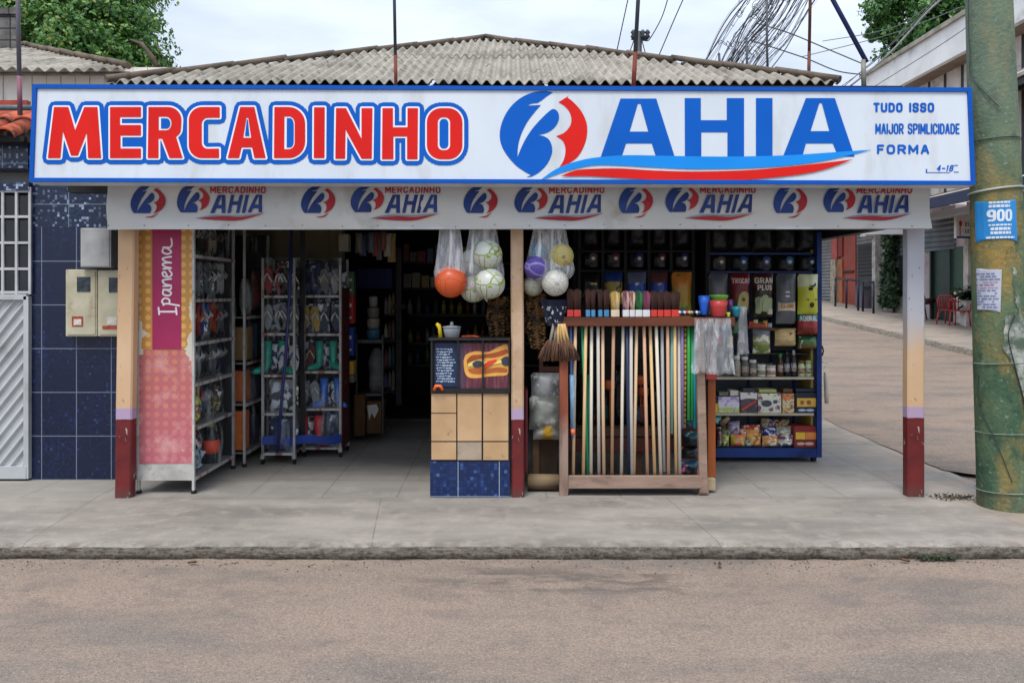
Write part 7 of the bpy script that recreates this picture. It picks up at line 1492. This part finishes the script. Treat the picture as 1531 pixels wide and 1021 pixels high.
MB().box(X_(860, 8.2), X_(1060, 8.2), 8.46, 8.5, Z_(540, 8.2), 2.5).build('back_panel', M('rack_back', '#1d1d1f'), wl)
for py in (378, 405.5): MB().box(xl_+.046, xr_-.076, YS_+.04, YS_+.4, Z_(py+2.5, YS_), Z_(py, YS_)).build('shelf', bl, su)
colL = [(869, 898), (903, 931), (937, 966.5), (972, 999), (1004, 1034)]
colR = [(1059, 1088), (1092, 1121), (1125, 1156), (1160, 1190), (1193, 1223)]
def emblem_small(o, surf, px0, px1, py0, py1, c_, c2_):
    cx = (px0+px1)/2+3; cy = (py0+py1)/2
    onbag(o, surf, tri2d([arc(cx, cy-4, 6, 7, 0, 345, 14)], (), 4), px0, px1, py0, py1, C3(c_), 'emblem', .004); onbag(o, surf, tri2d([arc(cx, cy-2, 3, 2.6, 0, 345, 12)], (), 4), px0, px1, py0, py1, C3(c2_), 'emblem', .007)
    onbag(o, surf, tri2d([arc(cx, cy+9, 5, 2, 0, 345, 12)], (), 4), px0, px1, py0, py1, C3('#3c3f46'), 'emblem', .004)
def dkm(i): return M('dark_bag_%d' % i, ['#0f1013', '#141519', '#0d1018', '#131113'][i % 4], '#1b1c21', 7, .28, .7, 14)
ec = ['#4a3526', '#4c1c20', '#1b2350', '#451a24', '#262c50', '#463a33', '#1e3c6c', '#1f3a66', '#1c4c6a', '#1e2a48']
for side, (cols_, Yq, y0_, y1_) in enumerate(((colL, 8.2, 374.5, 403), (colR, 8.1, 380, 408))):
    for i, (a, b_) in enumerate(cols_):
        sd_ = 'above the broom handles' if side == 0 else 'on the blue unit'; lb = 'black bag, small %s emblem, upper row, %s from left %s' % (['brown', 'red', 'blue', 'wine', 'violet', 'grey brown', 'blue', 'pale blue', 'cyan', 'navy'][side*5+i], nth[i], sd_)
        hold = []; 
        def dec(o, surf, a=a, b_=b_, k=side*5+i): emblem_small(o, surf, a, b_, y0_, y1_, ec[k], '#a8a89c')
        pack(P((a+b_)/2, y1_, Yq), (0, -1, 0), (b_-a)*Yq/F, (y1_-y0_)*Yq/F, .12, dkm(i+side), lb, 'pet_food_bag', 'pet food bag', 'black bags in the upper row', dec)
        pack(P((a+b_)/2, y0_-4, Yq+.02), (0, -1, 0), (b_-a)*Yq/F, .28, .12, M('dark_bag_grey', '#25272a', '#17181a', 7, .35, .6, 12), 'dark grey bag in the topmost row, %s from left %s' % (nth[i], sd_), 'pet_food_bag', 'pet food bag', 'dark bags in the topmost row')
# second row left
def dec_eyes(o, s): onbag(o, s, tri2d([arc(884.5, 424, 2.6, 1.6, 0, 345, 10), arc(889.5, 424, 2.6, 1.6, 0, 345, 10)], (), 3), 869, 898, 408, 445, C3('#a38a3a'), 'emblem'); onbag(o, s, txt('DOG', 876, 897, 432, 437), 869, 898, 408, 445, C3('#8a8d90'))
pack(P(883.5, 447, 8.15), (0, -1, 0), .2, .27, .13, dkm(1), 'black pet food bag with two yellow eyes in the second row', 'pet_food_bag', 'pet food bag', None, dec_eyes)
petbag(903, 931, 407, 455, 8.15, pr('pb1', '#172a5c', '#7a6a24', '#6b5a20', '#2a2a20', .32, sc=10, lo=.62), 'pet food bag with blue top and mustard body in the second row')
petbag(937, 966.5, 407, 460, 8.15, pr('pb2', '#4a4f60', '#17357a', '#5b1c24', '#8a93a8', .35, sc=9, lo=.58), 'grey pet food bag with a large blue figure in the second row')
petbag(972, 999, 407, 460, 8.15, pr('pb3', '#4a2a2a', '#1c3478', '#6a1414', '#8a8078', .35, sc=9, lo=.6), 'red and blue pet food bag in the second row')
def dec_o(o, s): onbag(o, s, txt('OVO', 1011, 1030, 424, 431), 1004, 1034, 407, 500, C3('#a88a78'))
pack(P(1019, 478, 8.1), (0, -1, 0), .205, .48, .13, pr('pb4', '#9c6024', '#8a6a20', '#7c7626', '#4a5a2a', .48, sc=8, lo=.6), 'tall orange, blue topped and lime pet food bag right of the red and blue one', 'pet_food_bag', 'pet food bag', None)
# second row right
petbag(1059, 1088, 409, 470, YS_, M('bag_grey', '#6b6e73', '#55585c', 5, .35, .5, 12), 'plain grey pet food bag, leftmost in the second row of the blue unit')
def dec_t(o, s):
    onbag(o, s, txt('TROCAO', 1093, 1120, 416, 424), 1092, 1121, 409, 470, C3('#b59a94')); onbag(o, s, tri2d([cr([(1099, 462), (1101, 446), (1105, 438), (1112, 436), (1118, 441), (1118, 452), (1115, 464), (1099, 462)], 4)[:-1]], (), 4), 1092, 1121, 409, 470, C3('#8a8250'), 'dog_picture'); onbag(o, s, tri2d([arc(1109, 448, 2.4, 3, 0, 345, 10)], (), 3), 1092, 1121, 409, 470, C3('#5a2c1c'), 'dog_picture', .009)
pack(P(1106.5, 470, YS_), (0, -1, 0), 29*8/F, 61*8/F, .13, pr('pb5', '#5c1318', '#541216', '#2a2a1a', '#4a1014', .4, sc=8, lo=.66), 'dark red pet food bag with white name and a dog picture', 'pet_food_bag', 'pet food bag', None, dec_t)
def dec_g(o, s):
    q_ = (1125, 1156, 409, 474); onbag(o, s, txt('GRAN', 1127, 1154, 415, 424), *q_, C3('#b9b0a0')); onbag(o, s, txt('PLUS', 1130, 1152, 426, 434), *q_, C3('#b9b0a0'))
    for cx_, cy_ in ((1132, 450), (1141, 447), (1149, 451)): onbag(o, s, tri2d([cr([(cx_-4, cy_+18), (cx_-4.5, cy_+4), (cx_-5, cy_-3), (cx_-2, cy_-6), (cx_+2, cy_-6), (cx_+5, cy_-3), (cx_+4, cy_+4), (cx_+4, cy_+18), (cx_-4, cy_+18)], 3)[:-1]], (), 4), *q_, C3('#7f8a6a'), 'dog_picture'); 
    onbag(o, s, tri2d([rectp(1147, 1154, 462, 470)], (), 4), *q_, C3('#a9a99c'), 'print', .009)
pack(P(1140.5, 474, YS_), (0, -1, 0), 31*8/F, 65*8/F, .13, pr('pb6', '#3a1416', '#1a1512', '#15150f', '#4a1a1a', .43, sc=8, lo=.66), 'dark pet food bag with two lines of white text and pale dogs', 'pet_food_bag', 'pet food bag', None, dec_g)
def dec_b(o, s): onbag(o, s, tri2d([rectp(1161.5, 1188, 450, 464)], (), 5), 1160, 1190, 409, 482, C3('#b0a48c'), 'label'); onbag(o, s, txt('CLUBE', 1165, 1185, 453, 459), 1160, 1190, 409, 482, C3('#8a5a24'), 'lettering', .009); onbag(o, s, tri2d([rectp(1171, 1178, 435, 437), rectp(1171, 1178, 441, 443)], (), 5), 1160, 1190, 409, 482, C3('#b0b0ac'), 'print')
pack(P(1175, 484, YS_), (0, -1, 0), 30*8/F, 75*8/F, .12, MATS['bag_grey'], 'tall grey pet food bag with a cream label near its foot', 'pet_food_bag', 'pet food bag', None, dec_b)
def dec_y(o, s):
    q_ = (1192, 1223, 410, 471); onbag(o, s, tri2d([arc(1208, 421, 9, 6, 10, 200, 12)+[(1203, 426), (1212, 430), (1218, 427)], arc(1208, 432, 4, 2.6, 0, 345, 10)], (), 4), *q_, C3('#15160f'), 'picture')
    onbag(o, s, tri2d([rectp(1193, 1222, 438, 439.4)], (), 5), *q_, C3('#6f7024'), 'print'); onbag(o, s, tri2d([arc(1210.5, 456, 3.4, 4, 0, 345, 10), arc(1204, 448, 1.8, 1.2, 0, 345, 8), arc(1217, 448, 1.8, 1.2, 0, 345, 8)], (), 4), *q_, C3('#20241a'), 'dog_picture')
pack(P(1207.5, 471, YS_), (0, -1, 0), 31*8/F, 61*8/F, .13, pr('pb7', '#a9ab88', '#9a9c2e', '#9a9c2e', '#8f9440', .4, sc=5, lo=.7), 'lime and pale yellow pet food bag with black dog face, right end of the unit', 'pet_food_bag', 'pet food bag', None, dec_y)
def dec_a(o, s): onbag(o, s, txt('ADORAL', 1194, 1222, 475, 484), 1192, 1223, 471, 512, C3('#a3b8b4'))
pack(P(1207.5, 500, YS_-.01), (0, -1, 0), 31*8/F, 30*8/F, .1, pr('pb8', '#1c4a48', '#7a2320', '#5f1f1c', '#8c3a34', .2, sc=12, lo=.62), 'teal and red pet food bag with white name below the lime one', 'pet_food_bag', 'pet food bag', None, lambda o, s: onbag(o, s, txt('ADORAL', 1194, 1221, 472, 480), 1192, 1223, 470, 500, C3('#a3b8b4')))
petbag(1193, 1222, 502, 521, YS_+.02, pr('pb9', '#22402a', '#3a5a2c', '#5a4a34', '#a0b0a0', .13, sc=16, lo=.62), 'small green bag under the teal and red one')
petbag(1125, 1152, 490, 529, YS_+.02, pr('pb10', '#5a5c64', '#7a7a4a', '#5c6a34', '#b0b0a4', .26, sc=13, lo=.56), 'clear bag of mixed blue and green sweets on the unit')
petbag(1158, 1190, 491, 517, YS_+.0, pr('pb11', '#a08a5c', '#a89468', '#94805a', '#7a3a2c', .17, sc=13, lo=.62), 'tan noodle bag right of the mixed sweets')
pack(P(1134, 490, YS_-.02), (0, -1, 0), .15, .045, .05, C3('#8a3a30'), 'small red packet lying on the sloping brown board')
# tag on a hook at the unit's side
t = thing('hanging_tag', 'cream oval tag hanging from a white hook on the side of the blue unit', 'tag', P(1236, 603, YS_+.1))
MB().tube([P(1228, 541, YS_+.1), P(1236, 543, YS_+.1), P(1247, 543.5, YS_+.1)], .004, 6).tube([P(1236, 543, YS_+.1), P(1231, 552, YS_+.1)], .003, 6).build('hook', C3('#b8b8b4'), t)
MB().tube([P(1233.5, 556, YS_+.1), P(1235, 565, YS_+.1), P(1236, 580, YS_+.1), P(1236, 603, YS_+.1)], [.012, .024, .027, .02], 10).build('tag_body', C3('#a8a08c'), t)
o = MB().tube([P(1229, 517, YS_+.03), P(1231, 524, YS_+.03), P(1229.5, 532, YS_+.03)], .008, 6).build('handle', dark); tag(o, 'small dark handle on the side of the blue shelf unit', 'handle')
